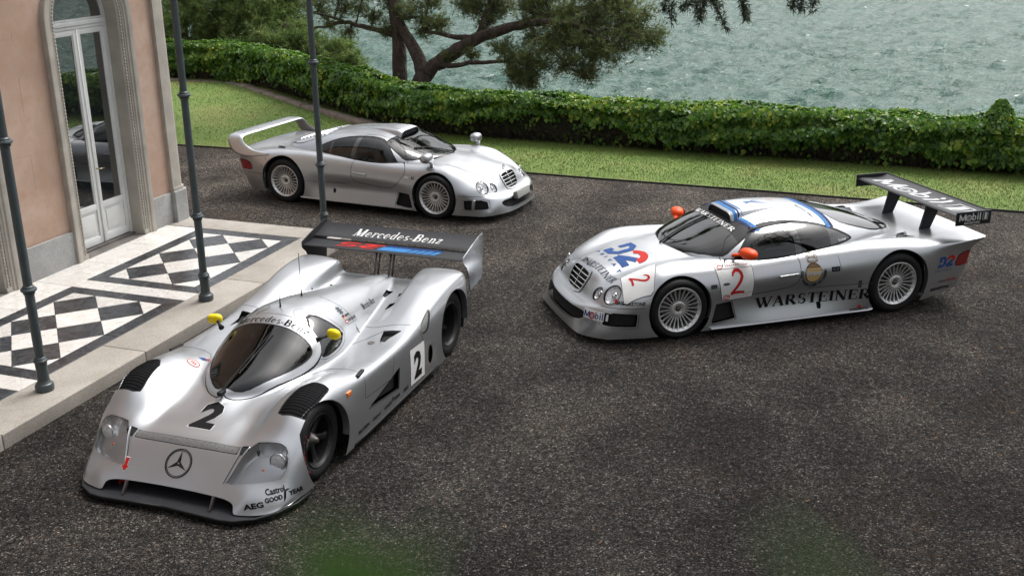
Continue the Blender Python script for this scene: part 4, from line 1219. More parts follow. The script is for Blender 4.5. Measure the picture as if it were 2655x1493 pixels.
# serif capitals and lower case, drawn stroke by stroke (unit cap height)
def _sf(x, y, w=.34, h=.055): return rect2d(x - w/2, y, x + w/2, y + h)
def serif_glyph(ch):
    T, t = .235, .085
    S = lambda P, a, b=None: stroke2d(P, a, b)
    V = lambda x, y0=0, y1=1, w=T: rect2d(x - w/2, y0, x + w/2, y1)
    if ch == 'W': return [S([(.02, 1), (.40, 0)], T), S([(.40, 0), (.68, 1)], t), S([(.52, 1), (.88, 0)], T), S([(.88, 0), (1.18, 1)], t), _sf(.05, .945, .36), _sf(.57, .945, .36), _sf(1.16, .945, .30)], 1.28
    if ch == 'A': return [S([(.08, 0), (.46, 1)], t), S([(.42, 1), (.80, 0)], T), rect2d(.22, .32, .64, .38), _sf(.10, 0, .28), _sf(.78, 0, .36)], .96
    if ch == 'R': return [V(.18), S([(.18, .965), (.45, .965)] , .07), S(arc2d(.45, .73, .20, .235, 90, -90, 12), [.07, .09, .12, .15, .165, T, T, .165, .15, .12, .09, .07]), rect2d(.18, .46, .45, .53), S([(.42, .50), (.80, 0)], T), _sf(.18, 0), _sf(.12, .945, .20), _sf(.84, 0, .22)], .93
    if ch == 'S': return [S(arc2d(.36, .755, .215, .215, 35, 250, 14), [.06]*3 + [.09, .12, .14, .15, .15, .15, .15, .15, .16, .16, .16]), S(arc2d(.38, .255, .235, .225, 80, -150, 14), [.16, .16, .16, .16, .16, .15, .14, .13, .12, .10, .08, .07, .06, .06]), rect2d(.53, .72, .58, .98), rect2d(.12, .02, .17, .30)], .74
    if ch == 'T': return [V(.42), rect2d(.04, .93, .80, 1.0), _sf(.42, 0, .40), rect2d(.03, .74, .085, 1.0), rect2d(.755, .74, .81, 1.0)], .84
    if ch == 'E': return [V(.18), rect2d(.10, .935, .68, 1.0), rect2d(.10, 0, .72, .065), rect2d(.18, .475, .54, .535), rect2d(.63, .76, .685, 1.0), rect2d(.67, 0, .725, .26), rect2d(.50, .38, .55, .63)], .80
    if ch == 'I': return [V(.20), _sf(.20, 0, .36), _sf(.20, .945, .36)], .42
    if ch == 'N': return [S([(.16, 0), (.16, 1)], t), S([(.12, 1), (.78, 0)], T), S([(.80, 0), (.80, 1)], t), _sf(.16, 0, .30), _sf(.10, .945, .24), _sf(.80, .945, .30)], .98
    if ch == 'M': return [S([(.14, 0), (.20, 1)], t), S([(.20, 1), (.52, .05)], T), S([(.52, .05), (.86, 1)], t), V(.90), _sf(.14, 0, .28), _sf(.90, 0, .34), _sf(.16, .945, .22), _sf(.94, .945, .20)], 1.12
    if ch == 'B': return [V(.18), S(arc2d(.42, .755, .20, .21, 90, -90, 10), [.07, .10, .13, .15, .16, .16, .15, .13, .10, .07]), S(arc2d(.44, .27, .24, .235, 90, -90, 10), [.07, .10, .13, .16, .17, .17, .16, .13, .10, .07]), rect2d(.08, .93, .43, 1.0), rect2d(.18, .495, .44, .55), rect2d(.08, 0, .45, .07)], .82
    x = .66
    if ch == 'e': return [S(arc2d(.30, x/2, .22, x/2 - .03, 5, 320, 18), [.05] * 4 + [.07, .10, .12, .13, .13, .13, .13, .12, .10, .09, .08, .07, .06, .05]), rect2d(.12, x/2 - .01, .54, x/2 + .045)], .62
    if ch == 'r': return [V(.16, 0, x, .13), _sf(.16, 0, .32, .05), _sf(.10, x - .05, .18, .05), S(arc2d(.36, x - .20, .20, .17, 150, 70, 6), .07), disc2d(.44, x - .08, .07, .07, 12)], .52
    if ch == 'c': return [S(arc2d(.30, x/2, .22, x/2 - .03, 40, 320, 16), [.06] * 3 + [.09, .12, .13, .13, .13, .13, .13, .12, .10, .08, .07, .06, .05]), disc2d(.46, x - .14, .065, .065, 12)], .58
    if ch == 'd': return [S(arc2d(.28, x/2, .21, x/2 - .03, 60, 300, 14), [.06, .07, .09, .12, .13, .13, .13, .13, .13, .12, .10, .09, .07, .06]), V(.46, 0, 1.0, .13), _sf(.42, .95, .18, .05), _sf(.52, 0, .16, .05)], .64
    if ch == 's': return [S(arc2d(.24, x*.73, .14, x*.21, 40, 250, 10), [.05, .06, .09, .10, .11, .11, .11, .11, .11, .11]), S(arc2d(.25, x*.27, .16, x*.22, 80, -150, 10), [.11, .11, .11, .11, .11, .10, .09, .07, .06, .05])], .48
    if ch == 'n': return [V(.16, 0, x, .13), S(arc2d(.34, x - .22, .16, .19, 170, 0, 8), [.06, .06, .07, .09, .11, .12, .13, .13]), V(.50, 0, x - .20, .13), _sf(.16, 0, .30, .05), _sf(.50, 0, .30, .05), _sf(.10, x - .05, .18, .05)], .68
    if ch == 'z': return [rect2d(.06, x - .07, .46, x), rect2d(.04, 0, .48, .07), S([(.42, x - .03), (.10, .03)], .13), rect2d(.06, x - .20, .10, x), rect2d(.44, 0, .48, .20)], .54
    if ch == '-': return [rect2d(.04, .26, .32, .34)], .36
    return [], .4
def serif(text, shear=0.0, weight=1.0, track=.04):
    x = 0; L = []
    for ch in text:
        g, w = serif_glyph(ch)
        for p in g: L.append((p[0]*1.0 + np.array([x, 0]), p[1]))
        x += w + track
    V, F = join2d(L); V = np.c_[V[:, 0] + shear * V[:, 1], V[:, 1]]
    return V, F
def refine(V, F, L):
    """split long edges of 3-D triangles"""
    for _ in range(12):
        E = np.stack([V[F[:, [1, 2, 0]]] - V[F]], 0)[0]; ln = np.linalg.norm(E, axis=2); k = ln.argmax(1); m = ln[np.arange(len(F)), k] > L
        if not m.any(): break
        T = F[m]; k = k[m]; r_ = np.arange(len(T)); a, b, c = T[r_, k], T[r_, (k+1) % 3], T[r_, (k+2) % 3]
        mid = (V[a] + V[b]) / 2; ix = np.arange(len(T)) + len(V); V = np.concatenate([V, mid])
        F = np.concatenate([F[~m], np.stack([a, ix, c], 1), np.stack([ix, b, c], 1)])
    return V, F
def press(name, vf, org, ax, ay, d, bvh, mat, parent, lift=.003, L=.035, jitter=True):
    """press flat artwork (metres) onto the surface along direction d"""
    V, F = vf
    org, ax, ay, d = (np.array(q, float) for q in (org, ax, ay, d)); d /= np.linalg.norm(d)
    P = org + V[:, :1] * ax + V[:, 1:2] * ay
    P, F = refine(P, F, L)
    Q = []; ok = np.ones(len(P), bool); Nn = []
    for i, p in enumerate(P):
        h = bvh.ray_cast(Vector(p - d * .6), Vector(d), 3.2)
        if h[0] is None: ok[i] = False; Q.append(p); Nn.append(-d); continue
        n = np.array(h[1]); n = -n if n @ d > 0 else n
        Q.append(np.array(h[0]) + n * lift); Nn.append(n)
    F = F[ok[F].all(1)]
    if not len(F): return None
    Q = np.array(Q); Nn = np.array(Nn)
    fn = np.cross(Q[F[:, 1]] - Q[F[:, 0]], Q[F[:, 2]] - Q[F[:, 0]]); bad = (fn * Nn[F[:, 0]]).sum(1) < 0
    F[bad] = F[bad][:, ::-1]
    return Surf(Q, F, Nn).obj(name, mat, parent)

class _far:
    """cast from well outside so nothing in between is caught"""
    def __init__(s, b, back=0.0): s.b, s.back = b, back
    def ray_cast(s, o, d, L): return s.b.ray_cast(o - d*s.back, d, 3.0)
# ---- paint and small car materials
def car_paint(name, col, metal=.82, rough=.30):
    m, nt, b = new_mat(name)
    v = nt.coord()
    fl = nt.vor(v, 900, out='Color'); sep = nt.new("ShaderNodeSeparateColor"); nt.l.new(fl, sep.inputs[0])
    c = nt.mix(nt.rng(sep.outputs[0], 0, 1, 0, .5), tuple(x * .93 for x in col), tuple(min(1, x * 1.07) for x in col))
    nt.l.new(c, b.inputs['Base Color'])
    b.inputs['Metallic'].default_value = metal
    n = nt.noise(v, 3, 4, .6)
    nt.l.new(nt.rng(n, .3, .7, rough - .03, rough + .04), b.inputs['Roughness'])
    b.inputs['Coat Weight'].default_value = .4; b.inputs['Coat Roughness'].default_value = .06
    return m
m_silver = car_paint("silver_paint", (.455, .468, .487), .86, .35)
m_silver2 = car_paint("arrow_silver_paint", (.465, .476, .492), .86, .33)
m_black = simple("black_plastic", (.010, .010, .011), .55, spec=.25, var=.2, vscale=20)
m_carbon = simple("carbon_black", (.016, .017, .020), .42, spec=.3, var=.2, vscale=30)
m_void = simple("dark_opening", (.006, .006, .007), .9)
m_rubber = simple("tyre_rubber", (.011, .011, .012), .7, spec=.25, var=.2, vscale=12)
m_alu = simple("wheel_alloy", (.70, .70, .695), .36, .75, var=.1, vscale=20)
m_blackrim = simple("black_rim", (.011, .011, .012), .45, spec=.35)
m_steel = simple("dark_steel", (.12, .11, .105), .45, .8, var=.3)
m_chrome = simple("chrome", (.8, .8, .8), .08, 1.0)
m_gloss_black = simple("gloss_black", (.010, .010, .012), .08, coat=1.0)
m_red_l = simple("red_lens", (.20, .008, .008), .12, coat=.6)
m_orange = simple("orange_pod", (.86, .075, .008), .45, spec=.3)
m_yellow = simple("yellow_pod", (.74, .56, .008), .45, spec=.3)
m_amber = simple("amber_lens", (.70, .16, .02), .2, coat=.8)
m_ink = simple("black_lettering", (.006, .006, .007), .7, spec=.12)
m_inkw = simple("white_lettering", (.62, .62, .61), .5)
m_inkr = simple("red_lettering", (.42, .015, .012), .6, spec=.15)
m_inkb = simple("blue_lettering", (.018, .06, .20), .6, spec=.15)
m_inkdb = simple("dark_blue_lettering", (.006, .022, .10), .6, spec=.15)
m_inklb = simple("light_blue_lettering", (.030, .15, .37), .6, spec=.15)
m_inkgrey = simple("grey_lettering", (.07, .08, .10), .6, spec=.15)
m_gold = simple("gold_lettering", (.50, .33, .13), .42)
m_brown = simple("brown_lettering", (.13, .075, .03), .5)
m_seat = simple("seat_fabric", (.02, .02, .022), .9, var=.3)
m_redcloth = simple("red_harness", (.42, .02, .015), .8)
def glass_mat(name, tint, refl=1.0):
    m, nt, b = new_mat(name)
    nt.n.remove(b); out = nt.n['Material Output']
    tr = nt.new("ShaderNodeBsdfTransparent"); tr.inputs['Color'].default_value = (*tint, 1)
    gl = nt.new("ShaderNodeBsdfGlossy"); gl.inputs['Roughness'].default_value = .015
    fr = nt.new("ShaderNodeFresnel"); fr.inputs['IOR'].default_value = 1.55
    ms = nt.new("ShaderNodeMixShader")
    nt.l.new(nt.math('MINIMUM', nt.math('MULTIPLY', fr.outputs[0], 1.15 * refl), 1.0), ms.inputs[0]); nt.l.new(tr.outputs[0], ms.inputs[1]); nt.l.new(gl.outputs[0], ms.inputs[2])
    nt.l.new(ms.outputs[0], out.inputs[0]); return m
m_glass = glass_mat("clear_car_glass", (.50, .57, .55))
m_glass_t = glass_mat("tinted_car_glass", (.13, .14, .145), 1.25)
m_lensglass = glass_mat("lamp_cover", (.985, .985, .985), .55)

def ellipsoid(mb, c, r, p=1.0, n=20, m=12, M=None):
    V = []; F = []
    sp = lambda v: math.copysign(abs(v)**p, v)
    for i in range(m+1):
        a = -math.pi/2 + math.pi*i/m
        for j in range(n):
            b = 2*math.pi*j/n
            V.append((r[0]*sp(math.cos(a))*sp(math.cos(b)), r[1]*sp(math.cos(a))*sp(math.sin(b)), r[2]*sp(math.sin(a))))
    for i in range(m):
        for j in range(n): F.append((i*n+j, i*n+(j+1) % n, (i+1)*n+(j+1) % n, (i+1)*n+j))
    if M is not None: V = [tuple(M @ Vector(v)) for v in V]
    mb.add([(v[0]+c[0], v[1]+c[1], v[2]+c[2]) for v in V], F)
def wheel(parent, x, y, side, Rt, W, Rr, style, zc=None, mark=None):
    """wheel with its outer face at |y|, turned outwards on the given side"""
    w = empty("wheel", (x, y, zc or Rt), 0, parent)
    Mo = Matrix.Rotation(R(-90 * side), 4, 'X')
    b_ = .006
    P = [(Rr - .004, -.03), (Rr + .006, -.010), (Rr + .022, -.002), (Rr + .05, .004), (Rt - .045, .003), (Rt - .028, -.004), (Rt - .012, -.014), (Rt - .004, -.028), (Rt, -.05), (Rt, -W + .05), (Rt - .006, -W + .02), (Rt - .04, -W), (Rr, -W + .01)]
    mb = MB(); mb.lathe(P, 64, Mo)
    for g in (-.09, -.14, -.19):
        if style == 'amg' and -g < W - .04: pass
    tyre_o = mb.build("tyre", m_rubber, w, angle=40)
    if mark:
        V = []; F = []; o_ = 0
        for k, ch in enumerate(mark):
            if ch == ' ': continue
            g, f_ = fit(text2d(ch, 1, 0, .01), -.008, .008, -.013, .013); a = R(32 - k*9)
            c_, s_ = math.cos(a), math.sin(a)
            for u, v2 in g:      # letter upright facing outwards, head towards the rim edge
                r_ = (Rr + Rt)/2 + v2; V.append((r_*c_ + u*s_, side*.0065, r_*s_ - u*c_))
            F += [[int(q) + o_ for q in t] for t in f_]; o_ = len(V)
        mesh_obj("tyre_marking", V, F, m_inkr, w, smooth=False)
    rim = MB()
    mat = m_alu if style == 'amg' else m_blackrim
    rim.lathe([(Rr + .008, -.012), (Rr + .008, -.004), (Rr + .001, -.002), (Rr - .006, -.008), (Rr - .012, -.022), (Rr - .022, -.03), (Rr - .026, -.06), (Rr - .03, -W * .6), (Rr - .03, -W * .9)], 64, Mo)
    back = MB(); back.lathe([(0.0, -.135), (.17, -.135), (.172, -.15), (Rr - .03, -.16)], 40, Mo)
    if style == 'amg':
        ns = 24
        for k in range(ns):
            a = 2*math.pi*k/ns; ca, sa = math.cos(a), math.sin(a)
            pts = [(.070, -.045), (.11, -.040), (.17, -.030), (Rr - .030, -.020), (Rr - .010, -.012)]
            hw = [.0085, .0065, .0058, .0062, .0085]
            V = []; F = []
            for (r_, h_), h2 in zip(pts, hw):
                for sx, dz in ((-1, 0), (1, 0), (.8, -.022), (-.8, -.022)):
                    px, py = r_, sx * h2
                    V.append((px*ca - py*sa, px*sa + py*ca, h_ + dz))
            for i in range(len(pts)-1):
                for j in range(4): F.append((i*4+j, i*4+(j+1) % 4, (i+1)*4+(j+1) % 4, (i+1)*4+j))
            rim.add([tuple(Mo @ Vector(v)) for v in V], F)
        hub = MB(); hub.lathe([(.0, -.062), (.030, -.062), (.034, -.050), (.045, -.047), (.052, -.034), (.070, -.030), (.082, -.036), (.086, -.060), (.088, -.09)], 32, Mo)
        nut = MB(); nut.lathe([(0, -.040), (.018, -.040), (.026, -.044), (.030, -.064)], 6, Mo)
        hub.build("hub", m_alu, w, angle=40); nut.build("centre_nut", m_steel, w, angle=30)
        disc = MB(); disc.lathe([(.09, -.118), (.165, -.118), (.165, -.134)], 48, Mo); disc.build("brake_disc", m_steel, w)
    elif style == 'five':
        for k in range(5):
            a = 2*math.pi*k/5 + .35; V = []; F = []; ca, sa = math.cos(a), math.sin(a)
            pts = [(.04, -.075, .040), (.09, -.068, .030), (.15, -.060, .027), (Rr - .035, -.05, .036), (Rr - .018, -.045, .055)]
            for r_, h_, h2 in pts:
                for sx, dz in ((-1, -.012), (-.55, 0), (.55, 0), (1, -.012), (.9, -.045), (-.9, -.045)):
                    py = sx*h2; V.append((r_*ca - py*sa, r_*sa + py*ca, h_ + dz))
            for i in range(len(pts)-1):
                for j in range(6): F.append((i*6+j, i*6+(j+1) % 6, (i+1)*6+(j+1) % 6, (i+1)*6+j))
            rim.add([tuple(Mo @ Vector(v)) for v in V], F)
        hub = MB(); hub.lathe([(0, -.02), (.018, -.02), (.022, -.03), (.038, -.05), (.05, -.066), (.062, -.085)], 24, Mo); hub.build("hub", m_steel, w, angle=30)
        st = MB(); st.tube([Mo @ Vector((.155, -.10, -.04)), Mo @ Vector((.12, -.05, -.035))], .005, 6); st.build("valve", m_alu, w)
    else:   # deep dish
        rim.lathe([(0, -.19), (.06, -.185), (.075, -.16), (.12, -.165), (.17, -.18), (Rr - .03, -.16)], 40, Mo)
        for k in range(5):
            a = 2*math.pi*k/5; V = []; ca, sa = math.cos(a), math.sin(a)
            pts = [(.05, -.15, .03), (.12, -.15, .024), (Rr - .03, -.11, .04)]; F = []
            for r_, h_, h2 in pts:
                for sx, dz in ((-1, -.02), (-.5, 0), (.5, 0), (1, -.02)):
                    py = sx*h2; V.append((r_*ca - py*sa, r_*sa + py*ca, h_ + dz))
            for i in range(2):
                for j in range(3): F.append((i*4+j, i*4+j+1, (i+1)*4+j+1, (i+1)*4+j))
            rim.add([tuple(Mo @ Vector(v)) for v in V], F)
        hub = MB(); hub.lathe([(0, -.10), (.025, -.10), (.035, -.13), (.04, -.16)], 20, Mo); hub.build("hub", m_blackrim, w, angle=30)
    back.build("wheel_back", m_void, w)
    rim.build("rim", mat, w, angle=35)
    return w
def arch_lip(bvh, cx, cz, r, side, a0, a1, mat, parent, inset=.06, name="arch_lip", well=None):
    """return flange of a wheel opening and the dark well behind it"""
    V = []; F = []; A = np.radians(np.linspace(a0, a1, 60)); ok = []
    for a in A:
        x, z = cx + r*math.cos(a), cz + r*math.sin(a)
        h = bvh.ray_cast(Vector((x, side*1.5, z)), Vector((0, -side, 0)), 1.4)
        y = h[0].y if h[0] is not None else None
        ok.append((x, y, z))
    ys = [q[1] for q in ok if q[1] is not None]
    if not ys: return
    last = ys[0]; W = []
    for (x, y, z), a in zip(ok, A):
        if y is None: y = last
        last = y
        x2, z2 = cx + (r - .004)*math.cos(a), cz + (r - .004)*math.sin(a)
        W.append([(x, y + side*.001, z), (x2, y, z2), (x2, y - side*inset, z2), (cx + (r+.004)*math.cos(a), y - side*(inset+.01), cz + (r+.004)*math.sin(a))])
    mb = MB()
    for w in W: mb.v += w
    for i in range(len(W)-1):
        for j in range(3): mb.f.append((i*4+j, (i+1)*4+j, (i+1)*4+j+1, i*4+j+1))
    mb.build(name, mat, parent)
    # dark inner well
    mb = MB(); n = 40
    for i in range(n+1):
        a = R(-25) + i/n*R(230)
        wr = well or (r + .012)
        for yy, rr in ((side*.96, wr), (side*.62, wr), (side*.62, .02)):
            mb.v.append((cx + rr*math.cos(a), min(abs(yy), abs(W[len(W)//2][0][1]) - .055)*side, cz + rr*math.sin(a)))
    for i in range(n):
        for j in range(2): mb.f.append((i*3+j, (i+1)*3+j, (i+1)*3+j+1, i*3+j+1))
    mb.build("wheel_well", m_void, parent)
def outline_pts(bvh, poly2, plane, sign, closed=True, step=.02, lift=0.0):
    """polygon in a projection plane -> points on the surface (cast from outside)"""
    P = resample(np.array(list(poly2) + ([poly2[0]] if closed else [])), step); out = []
    for a, b in P:
        if plane == 'xz': o, d = Vector((a, sign*2, b)), Vector((0, -sign, 0))
        elif plane == 'xy': o, d = Vector((a, b, 3)), Vector((0, 0, -1))
        else: o, d = Vector((sign*3, a, b)), Vector((-sign, 0, 0))
        h = bvh.ray_cast(o, d, 6)
        if h[0] is not None:
            n = h[1] if h[1].dot(d) < 0 else -h[1]
            out.append(h[0] + n*lift)
    return out
def trim_tube(name, bvh, poly2, plane, sign, rad, mat, parent, closed=True, lift=0.0, n=6, step=.02):
    P = outline_pts(bvh, poly2, plane, sign, closed, step, lift)
    if len(P) < 2: return
    mb = MB(); mb.tube(P, rad, n, cap=not closed); return mb.build(name, mat, parent, smooth=True)
# ================================================================== the two silver coupes share one body shape
def clk_net(race):
    zb = .065 if race else .105
    lipx = .03 if race else 0.0
    N = []
    def row(*pts): N.append([tuple(p) for p in pts])
    if race:
        row((1.055,0,zb),(1.05,.30,zb),(1.04,.50,zb),(1.02,.615,zb),(.965,.71,zb),(.92,.76,zb),(.87,.81,zb),(.80,.86,zb))
    else:
        row((1.05,0,zb),(1.04,.30,zb),(1.005,.50,zb),(.94,.65,zb),(.90,.73,zb),(.87,.78,zb),(.835,.82,zb),(.79,.86,zb))
    row((1.03,0,.20),(1.02,.30,.20),(.985,.50,.20),(.93,.66,.20),(.885,.755,.19),(.845,.81,.165),(.80,.855,.125),(.745,.885,zb))
    row((.985,0,.315),(.97,.31,.318),(.93,.50,.33),(.87,.665,.345),(.80,.775,.34),(.735,.855,.29),(.68,.90,.18),(.65,.91,zb))
    row((.885,0,.345),(.872,.30,.352),(.85,.50,.372),(.80,.665,.388),(.725,.80,.392),(.62,.895,.35),(.56,.93,.22),(.545,.93,zb))
    row((.80,0,.50),(.795,.24,.50),(.775,.46,.49),(.72,.65,.51),(.62,.82,.485),(.525,.93,.42),(.47,.948,.25),(.455,.948,zb))
    row((.735,0,.605),(.725,.24,.598),(.67,.45,.57),(.58,.665,.605),(.49,.85,.55),(.43,.955,.45),(.41,.958,.26),(.41,.958,zb))
    row((.47,0,.695),(.46,.27,.682),(.42,.47,.648),(.37,.69,.705),(.32,.88,.625),(.29,.968,.47),(.28,.968,.27),(.28,.965,zb))
    for x, r in ((.18, ((0,.757),(.30,.735),(.50,.71),(.70,.772),(.89,.695),(.973,.50),(.972,.28),(.965,zb))),
                 (-.05,((0,.79),(.30,.772),(.50,.748),(.71,.798),(.90,.712),(.978,.52),(.975,.30),(.965,zb))),
                 (-.30,((0,.795),(.32,.78),(.53,.762),(.72,.79),(.895,.70),(.968,.52),(.965,.30),(.962,zb))),
                 (-.65,((0,.78),(.35,.77),(.58,.762),(.745,.768),(.875,.70),(.948,.545),(.925,.33),(.965,zb+.005))),
                 (-1.10,((0,.77),(.35,.77),(.60,.77),(.775,.772),(.885,.71),(.952,.56),(.905,.32),(.972,zb+.005))),
                 (-1.60,((0,.77),(.35,.77),(.61,.775),(.795,.79),(.898,.725),(.960,.57),(.91,.32),(.972,zb+.01))),
                 (-2.00,((0,.765),(.35,.77),(.61,.785),(.80,.81),(.915,.735),(.972,.575),(.94,.32),(.972,zb+.015))),
                 (-2.35,((0,.76),(.35,.77),(.60,.79),(.80,.83),(.932,.752),(.985,.58),(.985,.33),(.972,zb+.02))),
                 (-2.67,((0,.755),(.34,.765),(.58,.785),(.79,.828),(.942,.76),(.992,.59),(.99,.34),(.975,zb+.03))),
                 (-3.00,((0,.75),(.33,.757),(.56,.77),(.77,.805),(.945,.742),(.985,.59),(.98,.34),(.965,zb+.05)))):
        row(*[(x, y, z) for y, z in r])
    if race:
        row(*[(-3.30, y, z) for y, z in ((0,.757),(.33,.76),(.55,.766),(.76,.785),(.955,.75),(.945,.63),(.93,.37),(.90,.15))])
        row(*[(-3.58, y, z) for y, z in ((0,.775),(.33,.776),(.55,.778),(.76,.788),(.965,.772),(.905,.665),(.885,.41),(.84,.19))])
        row((-3.86,0,.80),(-3.855,.33,.80),(-3.84,.6,.802),(-3.82,.80,.805),(-3.80,.97,.80),(-3.68,.885,.66),(-3.66,.84,.42),(-3.58,.80,.22))
        row((-3.80,0,.765),(-3.80,.33,.765),(-3.79,.6,.765),(-3.77,.78,.765),(-3.74,.90,.745),(-3.67,.86,.64),(-3.665,.80,.42),(-3.57,.78,.22))
        row((-3.72,0,.60),(-3.72,.33,.60),(-3.71,.6,.60),(-3.70,.75,.60),(-3.69,.80,.60),(-3.68,.80,.52),(-3.66,.76,.40),(-3.56,.75,.22))
        row((-3.60,0,.24),(-3.60,.33,.24),(-3.60,.6,.24),(-3.60,.70,.24),(-3.59,.72,.24),(-3.58,.73,.23),(-3.57,.74,.22),(-3.55,.74,.21))
    else:
        row(*[(-3.25, y, z) for y, z in ((0,.757),(.33,.76),(.55,.766),(.76,.775),(.945,.735),(.95,.64),(.935,.37),(.90,.17))])
        row(*[(-3.45, y, z) for y, z in ((0,.775),(.33,.776),(.55,.775),(.76,.775),(.935,.74),(.915,.66),(.90,.41),(.85,.22))])
        row((-3.62,0,.785),(-3.61,.33,.785),(-3.60,.6,.78),(-3.58,.78,.775),(-3.56,.90,.74),(-3.55,.88,.65),(-3.55,.84,.42),(-3.45,.80,.25))
        row((-3.64,0,.70),(-3.64,.33,.70),(-3.62,.6,.70),(-3.60,.76,.70),(-3.58,.86,.69),(-3.57,.85,.62),(-3.58,.80,.44),(-3.46,.78,.25))
        row((-3.64,0,.55),(-3.64,.33,.55),(-3.63,.6,.55),(-3.62,.74,.55),(-3.60,.80,.55),(-3.59,.80,.50),(-3.58,.78,.42),(-3.47,.76,.26))
        row((-3.56,0,.26),(-3.56,.33,.26),(-3.55,.6,.26),(-3.53,.70,.26),(-3.52,.72,.26),(-3.50,.73,.26),(-3.49,.74,.26),(-3.48,.74,.26))
    return N
DX = np.array([-3.16, -3.0, -2.6, -2.2, -1.75, -1.35, -1.0, -.80, -.55, -.32, -.13])
DH = np.array([.745, .81, .95, 1.055, 1.118, 1.128, 1.085, 1.02, .925, .845, .775])
DW = np.array([.02, .30, .53, .70, .81, .845, .835, .80, .71, .52, .02])
def dome_h(x): return pchip(DX, DH[:, None], np.clip(x, DX[0], DX[-1]))[:, 0]
def dome_w(x): return np.maximum(.012, pchip(DX, DW[:, None], np.clip(x, DX[0], DX[-1]))[:, 0])
D_ZB = .69
def dome_z(x, y):
    h, w = dome_h(x), dome_w(x); r = np.abs(y) / w
    z = D_ZB + (h - D_ZB) * np.sqrt(np.maximum(0, 1 - np.minimum(r, 1)**3.0))
    return np.where((r >= 1) | (x < DX[0]) | (x > DX[-1]), D_ZB - 2*np.maximum(0, np.abs(y) - w) - .2*np.maximum(0, x - DX[-1]) - .2*np.maximum(0, DX[0] - x), z)

